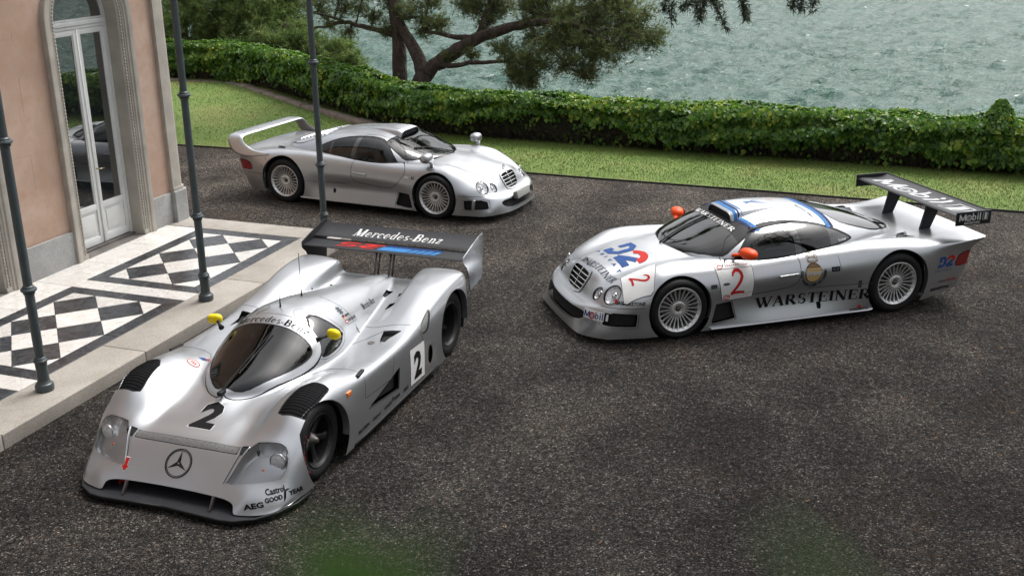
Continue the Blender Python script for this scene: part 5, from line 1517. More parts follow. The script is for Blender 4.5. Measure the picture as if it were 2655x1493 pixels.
def build_clk(race, pose, label):
    car = empty("race_coupe" if race else "road_coupe", (pose[0], pose[1], 0.0), R(pose[2]))
    tag(car, label, "car")
    paint = m_silver2 if race else m_silver
    BG = net_surface(clk_net(race), .016, .018, .030, .030)
    body0 = grid_surf(BG, flip=True)
    # cabin dome
    s = np.linspace(0, 1, 190); xs = DX[0] + (DX[-1] - DX[0]) * (.5 - .5*np.cos(math.pi*s))
    ph = np.linspace(-math.pi/2, math.pi/2, 150)
    h, w = dome_h(xs), dome_w(xs)
    sy = np.sign(np.sin(ph)) * np.abs(np.sin(ph))**.9
    Y = w[:, None] * sy[None]; Z = D_ZB + (h[:, None] - D_ZB) * np.sqrt(np.maximum(0, 1 - np.abs(sy[None])**3.0))
    DG = np.stack([np.repeat(xs[:, None], len(ph), 1), Y, Z], 2)
    DG = gauss(DG, 1.2, 0)
    dome0 = grid_surf(DG, mirror=False)
    if (dome0.N[:, 2].sum() < 0): dome0 = grid_surf(DG, mirror=False, flip=True)
    # take away the body under the cabin
    f = dome_z(body0.V[:, 0], body0.V[:, 1]) - body0.V[:, 2] - .012
    f = np.where(body0.V[:, 2] < .55, -1.0, f)
    _, body = clip(body0, f)
    BV = bvh_of(merge([body0, dome0]))
    B, D = [body], [dome0]
    dark, lines = [], []
    def both(ff, gap=0): 
        nonlocal B, D
        a, r1, B = soft_cut(B, ff, gap); b, r2, D = soft_cut(D, ff, gap)
        return merge([a, b]), merge([r1, r2])
    # ---- wheel openings
    RF, RR = (.366, .395) if race else (.372, .405)
    RTF, RTR = .332, .348
    for cx, cz, r in ((0, RTF + .005, RF), (-2.67, RTR + .005, RR)):
        ff = lambda S, cx=cx, cz=cz, r=r: np.minimum(r - np.hypot(S.V[:, 0]-cx, S.V[:, 2]-cz), np.abs(S.V[:, 1]) - .55)
        _, _, B = soft_cut(B, ff)
    for sd in (1, -1):
        arch_lip(BV, 0, RTF + .005, RF, sd, -22, 200, paint, car); arch_lip(BV, -2.67, RTR + .005, RR, sd, -20, 200, paint, car)
    # ---- glass
    ws_out = [(-.15,0),(-.20,.17),(-.28,.36),(-.40,.53),(-.52,.635),(-.605,.685),(-.66,.69),(-.80,.655),(-.985,.595),(-1.0,.50),(-.965,.3),(-.945,0)]
    ws = [(x, y) for x, y in ws_out] + [(x, -y) for x, y in ws_out[-2:0:-1]]
    side_w = rounded([(-.70,.742),(-.705,.765),(-.90,.955),(-1.03,1.035),(-1.20,1.068),(-1.45,1.072),(-1.75,1.040),(-2.0,.965),(-2.2,.865),(-2.225,.838),(-2.05,.818),(-1.5,.777)], 1)
    wsi, r1, D = soft_cut(D, lambda S: fld(S, 'xy', ws), .011)
    mb_r = [r1]
    sg = []
    for sd, G in ((1, LEFT), (-1, RIGHT)):
        a, r2, D = soft_cut(D, lambda S: fld(S, 'xz', side_w, G), .010); sg.append(a); mb_r.append(r2)
    merge(mb_r).offset(-.003).obj("window_seal", m_black, car)
    # upper band of the windscreen
    wsG = wsi
    if race:
        band, low = clip(wsi, -.80 - wsi.V[:, 0] + .10*np.abs(wsi.V[:, 1])*0)
        band.obj("windscreen_band", m_black, car); wsG = low
    gl = m_glass_t if race else m_glass
    wsG.offset(-.002).obj("windscreen", gl, car)
    # side panes split by the pillar
    for a in sg:
        p1, q = clip(a, a.V[:, 0] + 1.42)
        pil, q = clip(q, q.V[:, 0] + 1.50)
        p2, p3 = clip(q, q.V[:, 0] + 1.90)
        pil2, p3 = clip(p3, p3.V[:, 0] + 1.93)
        p1.offset(-.002).obj("side_window", gl, car); p2.offset(-.002).obj("side_window", gl, car); p3.offset(-.002).obj("quarter_window", gl if not race else m_gloss_black, car)
        for q_ in (pil, pil2): q_.offset(-.001).obj("window_pillar", m_gloss_black, car)
    # ---- engine cover
    ec = [(-1.95,0),(-2.0,.30),(-2.09,.50),(-2.30,.52),(-2.65,.44),(-2.90,.32),(-3.02,.17),(-3.06,0)]
    if not race: ec = [(-2.03,0),(-2.06,.25),(-2.12,.43),(-2.30,.47),(-2.62,.43),(-2.86,.33),(-2.98,.17),(-3.0,0)]
    ecf = ec + [(x, -y) for x, y in ec[-2:0:-1]]
    top_guard = lambda V: V[:, 2] - .70
    e_in, e_r, D = soft_cut(D, lambda S: fld(S, 'xy', rounded(ecf, 1), top_guard), .008)
    b_in, b_r, B = soft_cut(B, lambda S: fld(S, 'xy', rounded(ecf, 1), top_guard), .008)
    lines += [e_r, b_r]
    e_in = merge([e_in, b_in])
    if race:
        mid, rest = clip(e_in, .20 - np.abs(e_in.V[:, 1]))
        rest.obj("engine_cover", m_gloss_black, car)
        mid.offset(-.012).obj("engine_cover_channel", m_gloss_black, car)
    else:
        # louvred engine cover: rows of slots either side of the spine
        L_ = [e_in]
        for sd in (1, -1):
            for k in range(8):
                x0 = -2.20 - k*.085; w0 = .40 - .028*k*.9
                q = rounded([(x0, sd*.06), (x0 - .045, sd*.06), (x0 - .075, sd*(w0)), (x0 - .03, sd*(w0))], 1)
                sl, _, L_ = soft_cut(L_, lambda S: fld(S, 'xy', q))
                sl.offset(-.03).obj("louvre_slot", m_void, car)
                trim_tube("louvre", BV, [(x0 + .008, sd*.055), (x0 - .022, sd*(w0+.005))], 'xy', 1, .011, paint, car, closed=False, lift=.004)
        merge(L_).obj("engine_cover", paint, car)
    # ---- front end: lamps, grille, intake
    def yz(S, poly, x0=.3): return np.minimum(sdf_poly(np.c_[S.V[:, 1], S.V[:, 2]], poly), S.V[:, 0] - x0)
    for sd in (1, -1):
        for cy, cz, ry, rz, nm, tl in ((.712, .505, .098, .112, "headlight", .35), (.528, .468, .066, .074, "inner_headlight", .25)):
            hit = BV.ray_cast(Vector((3, sd*cy, cz)), Vector((-1, 0, 0)), 4)
            c3 = np.array(hit[0]); n3 = np.array(hit[1]); n3 = n3 if n3[0] > 0 else -n3
            u3 = np.cross([0, 0, 1.0], n3); u3 /= np.linalg.norm(u3); v3 = np.cross(n3, u3)
            def lf(S):
                d_ = S.V - c3; a_, b_ = d_ @ u3, d_ @ v3
                f_ = (1 - np.sqrt((a_/ry)**2 + (b_/rz)**2)) * min(ry, rz)
                return np.minimum(f_, .14 - np.abs(d_ @ n3))
            ins, rg, B = soft_cut(B, lf, .006)
            if not len(ins.F): continue
            lines.append(rg)
            c = ins.V.mean(0); nrm = ins.N.mean(0); nrm /= np.linalg.norm(nrm)
            rr = np.linalg.norm(ins.V - c, axis=1); k = np.clip(1 - (rr / rr.max())**2, 0, 1)
            bowl = Surf(ins.V - nrm * (.008 + .055*k)[:, None], ins.F, ins.N)
            root = ins.offset(.001).obj(nm, m_lensglass, car)
            me = bowl.compact(); mesh_obj("reflector", me.V, me.F, m_lampbowl, root, True)
            mb = MB(); ellipsoid(mb, c - nrm*.035, (.022, .03, .03)); ellipsoid(mb, c - nrm*.03 + np.array([-.01, sd*.035, .035]), (.016, .018, .018)); mb.build("bulb", m_chrome, root, smooth=True)
    gp = rounded([(-.235,.585),(-.12,.605),(.12,.605),(.235,.585),(.215,.44),(.165,.365),(-.165,.365),(-.215,.44)], 1)
    gi, gr, B = soft_cut(B, lambda S: yz(S, gp), .013)
    gi.offset(-.035).obj("grille_void", m_void, car)
    gr.offset(.010).obj("grille_frame", paint if not race else m_silver, car)
    for k in range(4):
        z = .405 + k*.048; w_ = .175 + .045*min(1, (z - .36)/.12)
        trim_tube("grille_slat", BV, [(-w_, z), (w_, z)], 'yz', 1, .0075, m_chrome, car, closed=False, lift=.0, step=.03)
    trim_tube("grille_bar", BV, [(0, .37), (0, .60)], 'yz', 1, .006, m_chrome, car, closed=False, lift=.004, step=.03)
    ip = rounded([(-.60,.255),(-.53,.30),(-.2,.292),(.2,.292),(.53,.30),(.60,.255),(.50,.175),(.2,.15),(-.2,.15),(-.50,.175)], 2)
    ii, ir, B = soft_cut(B, lambda S: yz(S, ip, .6), .006)
    ii.offset(-.05).obj("bumper_intake", m_void, car); ir.offset(-.012).obj("intake_rim", paint, car)
    # outer bumper ducts, vents behind the front wheels, side scoops
    duct = rounded([(.80,.355),(.475,.345),(.475,.335),(.485,.195),(.50,.185),(.83,.20),(.845,.215)], 1)
    vent = [(-.425,.352),(-.615,.362),(-.672,.160),(-.365,.125)]
    for sd, G in ((1, LEFT), (-1, RIGHT)):
        di, dr, B = soft_cut(B, lambda S: fld(S, 'xz', duct, G), .009)
        Surf(di.V - np.array([.0, sd*.045, 0]), di.F, di.N).obj("bumper_duct", m_void, car); dr.offset(-.008).obj("duct_rim", paint, car)
        vi, vr, B = soft_cut(B, lambda S: fld(S, 'xz', vent, G), .006)
        Surf(vi.V - np.array([0, sd*.05, 0]), vi.F, vi.N).obj("side_vent", m_void, car); vr.offset(-.01).obj("vent_rim", paint, car)
        nf = [(-1.66,.235),(-1.72,.232),(-1.715,.155),(-1.67,.158)] if race else [(-1.72,.315),(-1.78,.31),(-1.775,.235),(-1.74,.24)]
        ni, _, B = soft_cut(B, lambda S: fld(S, 'xz', nf, G)); ni.offset(-.025).obj("skirt_inlet", m_void, car)
        if not race:
            mb = MB(); h0 = BV.ray_cast(Vector((.60, sd*2, .28)), Vector((0, -sd, 0)), 2)[0]
            mb.box((-.022, -.02, -.075), (.022, .015, .075), Matrix.Translation((.625, h0.y - sd*.018, .275)) @ Matrix.Rotation(.12, 4, 'Y'), bev=.006); mb.build("duct_vane", paint, car)
    # ---- shut lines, doors, bonnet
    door = rounded([(-.50,.66),(-.56,.765),(-.705,.775),(-1.42,.79),(-1.435,.70),(-1.425,.52),(-1.36,.452),(-1.10,.42),(-.80,.402),(-.70,.43),(-.60,.52)], 1)
    for sd, G in ((1, LEFT), (-1, RIGHT)):
        a, r_ = both(lambda S: np.minimum(fld(S, 'xz', door, lambda V: sd*V[:, 1] - .70), 1), .0035)
        a.obj("door", paint, car); lines.append(r_)
        # handle
        y = BV.ray_cast(Vector((-1.28, sd*2, .59)), Vector((0, -sd, 0)), 2)[0].y
        mb = MB(); mb.box((-.12, -.012, -.016), (.12, .012, .016), Matrix.Translation((-1.285, y + sd*.012, .585)) @ Matrix.Rotation(.04, 4, 'Y'), bev=.008)
        hd_ = mb.build("door_handle", paint, car)
        bowl = rounded([(-1.23,.60),(-1.25,.625),(-1.31,.625),(-1.335,.60),(-1.325,.56),(-1.25,.555)], 2)
    def line2(poly, plane, sign, closed=False, rad=.0035):
        trim_tube("shut_line", BV, poly, plane, sign, rad, m_void, car, closed, lift=-.0008, n=4, step=.03)
    for sd in (1, -1):
        line2([(-.55,.765),(-.70,.93),(-.93,1.045),(-1.18,1.088),(-1.40,1.095)], 'xz', sd); line2([(-1.40,1.095),(-1.41,1.06)], 'xz', sd)
        line2([(-2.33,.40),(-1.55,.405)], 'xz', sd); line2([(-1.90,.74),(-1.93,.43)] if not race else [(-1.9,.74),(-1.92,.60)], 'xz', sd)
        line2([(.41,.405),(.80,.385)], 'xz', sd)
        line2([(.70,.43),(.45,.50),(.20,.60),(-.05,.655),(-.14,.66)], 'xy', sd) if False else None
        line2([(-3.03,.735),(-3.10,.66),(-3.36,.70)], 'xz', sd) if False else None
        if not race:
            line2([(-2.98,.66),(-3.0,.74)], 'xz', sd); line2([(-3.06,.60),(-3.02,.44),(-3.40,.43)], 'xz', sd)
    for l_ in lines:
        if len(l_.F): l_.offset(-.004).obj("shut_line", m_void, car)
    # ---- tail lamps
    tlp = rounded([(-3.50,.61),(-3.72,.64),(-3.72,.47),(-3.45,.455),(-3.46,.53)], 1) if race else rounded([(-3.31,.615),(-3.60,.64),(-3.60,.48),(-3.29,.475),(-3.27,.53)], 1)
    for sd, G in ((1, LEFT), (-1, RIGHT)):
        ti, tr_, B = soft_cut(B, lambda S: fld(S, 'xz', tlp, G), .004)
        ti.offset(.004).obj("tail_light", m_red_l, car); tr_.offset(-.003).obj("lamp_gap", m_void, car)
        if not race:
            z0 = .555
            if False: trim_tube("lamp_strip", BV, [(-3.29, z0), (-3.55, z0 + .012)], 'xz', sd, .004, m_inkw, car, closed=False, lift=.004)
    # deck openings behind the cabin
    for sd in (1, -1):
        q = [(-2.63, sd*.665), (-3.02, sd*.565), (-3.02, sd*.735)]
        oi, _, B = soft_cut(B, lambda S: fld(S, 'xy', q, top_guard))
        # a cowl that rises over the dark mouth
        oi.offset(-.03).obj("deck_scoop", m_void, car)
        V = []; P = [Vector((x, y, 0)) for x, y in q]
        def up(x, y, l): 
            hh = BV.ray_cast(Vector((x, y, 3)), Vector((0, 0, -1)), 4)[0]; return (x, y, hh.z + l)
        mbx = MB(); mbx.v = [up(-2.60, sd*.675, 0), up(-2.86, sd*.60, .035), up(-3.0, sd*.57, .05), up(-2.86, sd*.71, .012), up(-3.04, sd*.55, .0), up(-3.0, sd*.745, .0), up(-2.78, sd*.695, .0), up(-2.80, sd*.60, .0)]
        mbx.f = [(0, 1, 7), (7, 1, 2), (7, 2, 4), (0, 6, 1)] if sd > 0 else [(7, 1, 0), (2, 1, 7), (4, 2, 7), (1, 6, 0)]
        mbx.build("scoop_cowl", paint, car, smooth=True)
    merge(B).obj("body", paint, car); merge(D).obj("cabin_roof", paint, car)
    # ---- roof scoop
    V = []; F = []
    secs = [(-.90, .285, .082, .0), (-.915, .292, .088, .0), (-1.0, .285, .078, 0), (-1.25, .24, .048, 0), (-1.55, .17, .022, 0), (-1.85, .10, .002, 0)]
    nsec = 20; rowsV = []
    for x, hw, hh, _ in secs:
        r_ = []
        for k in range(nsec + 1):
            t = -1 + 2*k/nsec; y = hw * math.copysign(abs(t)**.85, t)
            base = float(dome_z(np.array([x]), np.array([y]))[0]); top = float(dome_z(np.array([x]), np.array([0.]))[0]) + hh
            e = 1 - abs(t)**6
            r_.append((x, y, base - .01 + (top - base + .01) * e**.5))
        rowsV.append(r_)
    G = np.array(rowsV); S_ = grid_surf(G, mirror=False)
    if S_.N[:, 2].sum() < 0: S_ = grid_surf(G, mirror=False, flip=True)
    scoop = mesh_obj("roof_scoop", S_.V, S_.F, paint, car, True, None)
    m0 = rowsV[0]; mb = MB(); c_ = len(m0)
    mb.v = [(x - .012, y*.90, max(float(dome_z(np.array([x - .02]), np.array([y*.9]))[0]) + .004, z - .014)) for x, y, z in m0] + [(x - .012, y*.90, float(dome_z(np.array([x - .02]), np.array([y*.90]))[0]) + .003) for x, y, z in m0]
    mb.f = [(i, i+1, c_+i+1, c_+i) for i in range(c_-1)]
    mb.build("scoop_mouth", m_void, scoop)
    lipv = MB(); lipv.tube([(x - .002, y*.99, z - .004) for x, y, z in m0], .008, 6); lipv.build("scoop_lip", paint, scoop, smooth=True)
    # sill plate of the scoop
    # ---- cabin
    mb = MB(); mb.box((-3.0, -.86, .16), (.0, .86, .20)); mb.box((-.62, -.70, .20), (-.14, .70, .66)); mb.box((-1.95, -.60, .20), (-1.80, .60, .86)); mb.box((-1.9, -.16, .2), (-.5, .16, .5)); mb.box((-1.9, .79, .2), (-.5, .83, .70)); mb.box((-1.9, -.83, .2), (-.5, -.79, .70))
    mb.build("cabin_tub", m_seat, car)
    mb = MB(); ellipsoid(mb, (-.52, 0, .70), (.36, .66, .07), .8); mb.build("dashboard", m_seat, car, smooth=True)
    for yy in (.37, -.37):
        mb = MB(); M_ = Matrix.Translation((-1.52, yy, .62)) @ Matrix.Rotation(R(-18), 4, 'Y')
        mb.box((-.06, -.23, -.32), (.06, .23, .28), M_, bev=.05); mb.box((-.05, -.13, .24), (.05, .13, .40), M_, bev=.04); mb.box((0, -.24, -.34), (.50, .24, -.24), M_, bev=.04)
        mb.build("seat", m_seat if not race else m_seat, car)
        if race:
            mb = MB(); 
            for dy in (-.08, .08): mb.tube([(-1.45, yy + dy, .84), (-1.40, yy + dy, .62), (-1.30, yy, .42)], .02, 4)
            mb.build("harness", m_redcloth, car)
    ws_y = .37
    mb = MB(); Ms = Matrix.Translation((-.90, ws_y, .72)) @ Matrix.Rotation(R(68), 4, 'Y')
    mb.tube([Ms @ Vector((.175*math.cos(a), .175*math.sin(a), 0)) for a in np.linspace(0, 2*math.pi, 33)], .016, 6, cap=False)
    for a in (0, 2.1, 4.2): mb.tube([Ms @ Vector((0, 0, 0)), Ms @ Vector((.17*math.cos(a), .17*math.sin(a), 0))], .012, 5)
    mb.build("steering_wheel", m_black, car)
    if race:
        mb = MB()
        for sd in (1, -1):
            mb.tube([(-.55, sd*.66, .72), (-1.0, sd*.56, 1.02), (-1.45, sd*.54, 1.06), (-1.85, sd*.55, .98), (-2.0, sd*.6, .5)], .02, 8)
        mb.tube([(-1.45, -.54, 1.06), (-1.45, .54, 1.06)], .02, 8); mb.tube([(-1.0, -.56, 1.02), (-1.0, .56, 1.02)], .02, 8); mb.tube([(-1.05, .70, .35), (-1.75, .68, .70)], .02, 8)
        mb.build("roll_cage", m_black, car, smooth=True)
    # floor of the car, dark
    fl = [(x, y) for x, y in ((.80,.70),(.45,.55),(-.42,.55),(-.45,.94),(-2.2,.94),(-2.25,.55),(-3.1,.55),(-3.4,.75))]
    mb = MB(); mb.prism(fl + [(x, -y) for x, y in fl[::-1]], .075 if race else .115, .085 if race else .125); mb.build("underfloor", m_void, car)
    # ---- sill blades
    for sd in (1, -1):
        zq = .075 if race else .118
        q = [(-.33, .93), (-.36, .985), (-.60, .992), (-1.6, .996), (-2.30, .994), (-2.36, .975), (-2.36, .93)]
        mb = MB(); mb.prism([(x, sd*y) for x, y in q], zq, zq + .022); mb.tube([(x, sd*(y - .002), zq + .011) for x, y in q[1:6]], .012, 6); mb.build("side_skirt", paint, car)
    # ---- wiper
    wz = lambda x, y: float(dome_z(np.array([x]), np.array([y]))[0]) + .016
    wp = [(-.17, .06 if race else .12), (-.30, .16 if race else .0), (-.48, .36 if race else -.18), (-.60, .50 if race else -.42)]
    if race: wp = [(-.16, .02), (-.30, -.05), (-.55, -.12), (-.82, -.10)]
    P = [(x, y, wz(x, y)) for x, y in wp]
    P = [tuple(q) for q in resample(np.array(chaikin(P, 2)), .04)]
    P = [(x, y, wz(x, y)) for x, y, z in P]
    mb = MB(); mb.tube(P, [.011]*4 + [.008]*(len(P)-4), 6); mb.tube([(x - .01, y + .02, wz(x - .01, y + .02) - .008) for x, y, z in P[3:]], .006, 4); mb.build("wiper", m_black, car, smooth=True)
    # ---- mirrors
    for sd in (1, -1):
        mb = MB(); mg = MB()
        if race:
            c = Vector((-.80, sd*.90, .865))
            M_ = Matrix.Rotation(R(12)*sd, 4, 'Z')
            ellipsoid(mb, c, (.075, .115, .058), .85, 20, 12, M_)
            mb.tube([(-.70, sd*.74, .815), (-.735, sd*.79, .83), (-.765, sd*.85, .85)], [.030, .024, .034], 10, ell=.6)
            root = mb.build("wing_mirror", m_orange, car, smooth=True)
        else:
            c = Vector((-.16, sd*.845, .895))
            ellipsoid(mb, c, (.085, .115, .075), .8, 20, 12); 
            mb.tube([(-.10, sd*.80, .74), (-.105, sd*.805, .80), (-.13, sd*.82, .87)], [.045, .034, .05], 10, ell=.75)
            root = mb.build("wing_mirror", paint, car, smooth=True)
        mg.lathe([(0, 0), (.85, 0), (.9, -.05)], 20, Matrix.Translation(c + Vector((-.068 if race else -.074, 0, 0))) @ Matrix.Rotation(R(-90), 4, 'Y') @ Matrix.Diagonal((.045 if race else .062, .095, .02, 1)))
        mg.build("mirror_glass", m_chrome, root)
    # ---- wheels
    for sd in (1, -1):
        wheel(car, 0, sd*(.952 if race else .955), sd, RTF, .30, .243, 'amg'); wheel(car, -2.67, sd*(.962 if race else .957), sd, RTR, .345, .243, 'amg')
    # ---- star on the bonnet
    z0 = float(BV.ray_cast(Vector((.70, 0, 3)), Vector((0, 0, -1)), 4)[0].z)
    mb = MB(); M_ = Matrix.Translation((.70, 0, z0 + .045)) @ Matrix.Rotation(R(90), 4, 'Y') @ Matrix.Rotation(R(8), 4, 'X')
    mb.tube([M_ @ Vector((.034*math.cos(a), .034*math.sin(a), 0)) for a in np.linspace(0, 2*math.pi, 25)], .0038, 6, cap=False)
    for k in range(3):
        a = math.pi + k*2*math.pi/3; mb.tube([M_ @ Vector((0, 0, 0)), M_ @ Vector((.034*math.cos(a), .034*math.sin(a), 0))], [.006, .002], 5)
    mb.tube([(.70, 0, z0), (.70, 0, z0 + .012)], [.012, .005], 6); mb.build("bonnet_star", m_steel, car, smooth=True)
    # small marks common to both
    for sd in (1, -1):
        mark = lambda x, z, w, h, m, nm: press(nm, rect2d(-w/2, -h/2, w/2, h/2), (x, 0, z), (-sd, 0, 0), (0, 0, 1), (0, -sd, 0), _side(BV, sd), m, car, .003)
        if not race:
            mark(-1.985, .585, .062, .042, m_ink, "badge"); mark(-1.985, .585, .044, .024, m_inkw, "badge")
            mark(-.465, .60, .072, .026, m_alu, "side_repeater"); mark(-.36, .60, .048, .036, m_ink, "badge"); mark(-.36, .60, .032, .02, m_alu, "badge")
    return car, BV
class _side:
    """casts start outside the flank"""
    def __init__(s, b, sd): s.b, s.sd = b, sd
    def ray_cast(s, o, d, L): return s.b.ray_cast(Vector((o.x, s.sd*1.6, o.z)), d, 2.0)
m_lampbowl, nt, b = new_mat("lamp_reflector")
b.inputs['Base Color'].default_value = (.86, .87, .89, 1); b.inputs['Metallic'].default_value = .35; b.inputs['Roughness'].default_value = .18
nt.l.new(nt.bump(nt.noise(nt.coord(scale=(1, 1, .15)), 38, 2), .02, .6), b.inputs['Normal'])

POSE_ROAD = (-.757, 16.4266, -24.1)
POSE_RACE = (1.5164, 11.6484, 196.475)
road, BV_road = build_clk(False, POSE_ROAD, "plain silver road coupe with a hoop shaped rear wing, parked before the hedge")
race, BV_race = build_clk(True, POSE_RACE, "silver race coupe with orange mirrors, brewery lettering and a black rear wing")

# ------------------------------------------------------------------ road car: hoop wing and number plate
def hoop_wing(car):
    half = [  # inner/leading edge, outer/trailing edge from the root of the fin up to the middle
        ((-2.95,.915,.755), (-2.98,.952,.728)),
        ((-3.15,.905,.778), (-3.22,.958,.700)),
        ((-3.32,.900,.820), (-3.46,.960,.700)),
        ((-3.43,.892,.890), (-3.62,.955,.750)),
        ((-3.475,.876,.950), (-3.695,.945,.865)),
        ((-3.485,.835,.982), (-3.725,.905,.968)),
        ((-3.485,.74,.988), (-3.73,.82,1.0)),
        ((-3.485,.45,.99), (-3.735,.48,1.008)),
        ((-3.485,0,.99), (-3.74,0,1.01))]
    L = np.array([h[0] for h in half]); T = np.array([h[1] for h in half]); m = np.array([1, -1, 1])
    L = np.concatenate([L, L[-2::-1]*m]); T = np.concatenate([T, T[-2::-1]*m])
    n = 110; u = np.r_[0, np.cumsum(np.linalg.norm(np.diff((L+T)/2, axis=0), axis=1))]; uq = np.linspace(0, u[-1], n)
    L = gauss(pchip(u, L, uq), 1.4, 0); T = gauss(pchip(u, T, uq), 1.4, 0)
    mid = (L + T)/2; t = np.gradient(mid, axis=0); c = T - L; nn = np.cross(t, c); nn /= np.linalg.norm(nn, axis=1)[:, None]
    cen = np.array([-3.4, 0, .80])
    if ((mid[n//2] + nn[n//2] - cen)[2]) < (mid[n//2] - cen)[2]: nn = -nn
    prof = [(0, 0), (.06, .014), (.25, .022), (.55, .02), (.85, .012), (1, .004), (1, -.004), (.85, -.006), (.5, -.012), (.2, -.014), (.05, -.010)]
    G = np.array([[L[i] + c[i]*a + nn[i]*h for a, h in prof + prof[:1]] for i in range(n)])
    S = grid_surf(G, mirror=False); mesh_obj("rear_wing", S.V, S.F, m_silver, car, True)
hoop_wing(road)
mb = MB(); mb.box((-.012, -.235, -.056), (.012, .235, .056), Matrix.Translation((1.03, 0, .305)) @ Matrix.Rotation(R(-12), 4, 'Y'), bev=.006); mb.box((-.06, -.22, -.05), (-.012, .22, .05), Matrix.Translation((1.03, 0, .305)) @ Matrix.Rotation(R(-12), 4, 'Y')); mb.build("number_plate", simple("blank_plate", (.30, .30, .285), .5), road)
mb = MB(); mb.tube([(1.03, .25, .10), (1.06, .26, .115), (1.07, .20, .112)], .008, 6); mb.build("tow_hook", m_black, road)
# ================================================================== open topped prototype nearest the camera
def proto_net():
    zb = .075; N = []
    def row(*pts): N.append([tuple(p) for p in pts])
    row((.745,0,.140),(.75,.25,.140),(.765,.48,.137),(.79,.578,.120),(.832,.614,.062),(.80,.765,.064),(.72,.88,.066),(.58,.95,.07))
    row((.712,0,.190),(.712,.25,.190),(.722,.45,.190),(.745,.595,.178),(.775,.69,.145),(.715,.84,.125),(.61,.93,.10),(.51,.965,zb))
    row((.63,0,.285),(.63,.25,.285),(.635,.42,.285),(.645,.60,.275),(.635,.76,.25),(.575,.885,.215),(.49,.955,.15),(.45,.972,zb))
    row((.485,0,.42),(.485,.25,.42),(.49,.42,.415),(.505,.60,.42),(.50,.77,.405),(.46,.895,.355),(.41,.968,.22),(.39,.985,zb))
    for x, r in ((.33, ((0,.462),(.25,.455),(.41,.45),(.585,.505),(.77,.528),(.91,.47),(.982,.28),(.988,zb))),
                 (.20, ((0,.495),(.25,.485),(.41,.48),(.585,.578),(.77,.628),(.918,.57),(.987,.33),(.99,zb))),
                 (.04, ((0,.535),(.25,.51),(.415,.52),(.585,.645),(.77,.705),(.925,.648),(.992,.37),(.99,zb))),
                 (-.12,((0,.57),(.26,.54),(.425,.55),(.59,.675),(.77,.725),(.928,.668),(.993,.40),(.99,zb))),
                 (-.35,((0,.60),(.30,.58),(.46,.59),(.61,.67),(.77,.712),(.928,.645),(.993,.39),(.99,zb))),
                 (-.70,((0,.61),(.32,.595),(.50,.595),(.65,.622),(.80,.640),(.958,.610),(.993,.36),(.99,zb))),
                 (-1.10,((0,.61),(.34,.595),(.52,.59),(.67,.602),(.82,.612),(.965,.602),(.994,.34),(.99,zb))),
                 (-1.50,((0,.61),(.34,.60),(.52,.592),(.66,.607),(.82,.618),(.965,.608),(.995,.35),(.99,zb))),
                 (-1.85,((0,.61),(.33,.60),(.50,.60),(.63,.64),(.80,.672),(.962,.655),(.996,.40),(.99,zb))),
                 (-2.20,((0,.61),(.33,.605),(.47,.61),(.575,.70),(.78,.758),(.95,.722),(.997,.46),(.99,zb))),
                 (-2.55,((0,.615),(.32,.61),(.455,.63),(.53,.765),(.75,.822),(.955,.785),(.998,.50),(.99,zb))),
                 (-2.85,((0,.62),(.32,.625),(.45,.65),(.50,.79),(.72,.832),(.955,.81),(.997,.55),(.99,.12))),
                 (-2.99,((0,.63),(.32,.635),(.45,.66),(.49,.79),(.72,.828),(.95,.808),(.99,.56),(.98,.2)))):
        row(*[(x, y, z) for y, z in r])
    row((-3.10,0,.64),(-3.09,.32,.645),(-3.06,.45,.66),(-3.03,.49,.782),(-3.03,.72,.82),(-3.04,.945,.795),(-3.06,.98,.55),(-3.04,.97,.3))
    row((-3.10,0,.60),(-3.09,.32,.60),(-3.05,.45,.60),(-3.03,.49,.70),(-3.03,.72,.72),(-3.035,.93,.70),(-3.05,.96,.5),(-3.04,.955,.3))
    return N
PX = np.array([-3.12, -2.9, -2.5, -2.1, -1.7, -1.35, -1.08, -.90, -.70, -.48, -.25, -.04])
PH = np.array([.655, .705, .772, .852, .932, .990, 1.002, .965, .880, .785, .695, .612])
PW = np.array([.12, .19, .28, .36, .43, .50, .535, .535, .51, .44, .32, .02])
P_ZB = .56
def pdome(x, y):
    h = pchip(PX, PH[:, None], np.clip(x, PX[0], PX[-1]))[:, 0]; w = np.maximum(.015, pchip(PX, PW[:, None], np.clip(x, PX[0], PX[-1]))[:, 0])
    r = np.abs(y) / w
    z = P_ZB + (h - P_ZB) * np.maximum(0, 1 - np.minimum(r, 1)**2.4)**.55
    z = z - 1.6*np.maximum(0, np.abs(y) - w) - 1.2*np.maximum(0, x - PX[-1]) - 1.2*np.maximum(0, PX[0] - x)
    return z
def smax(a, b, k):
    h = np.clip(.5 + .5*(a - b)/k, 0, 1); return b + (a - b)*h + k*h*(1-h)
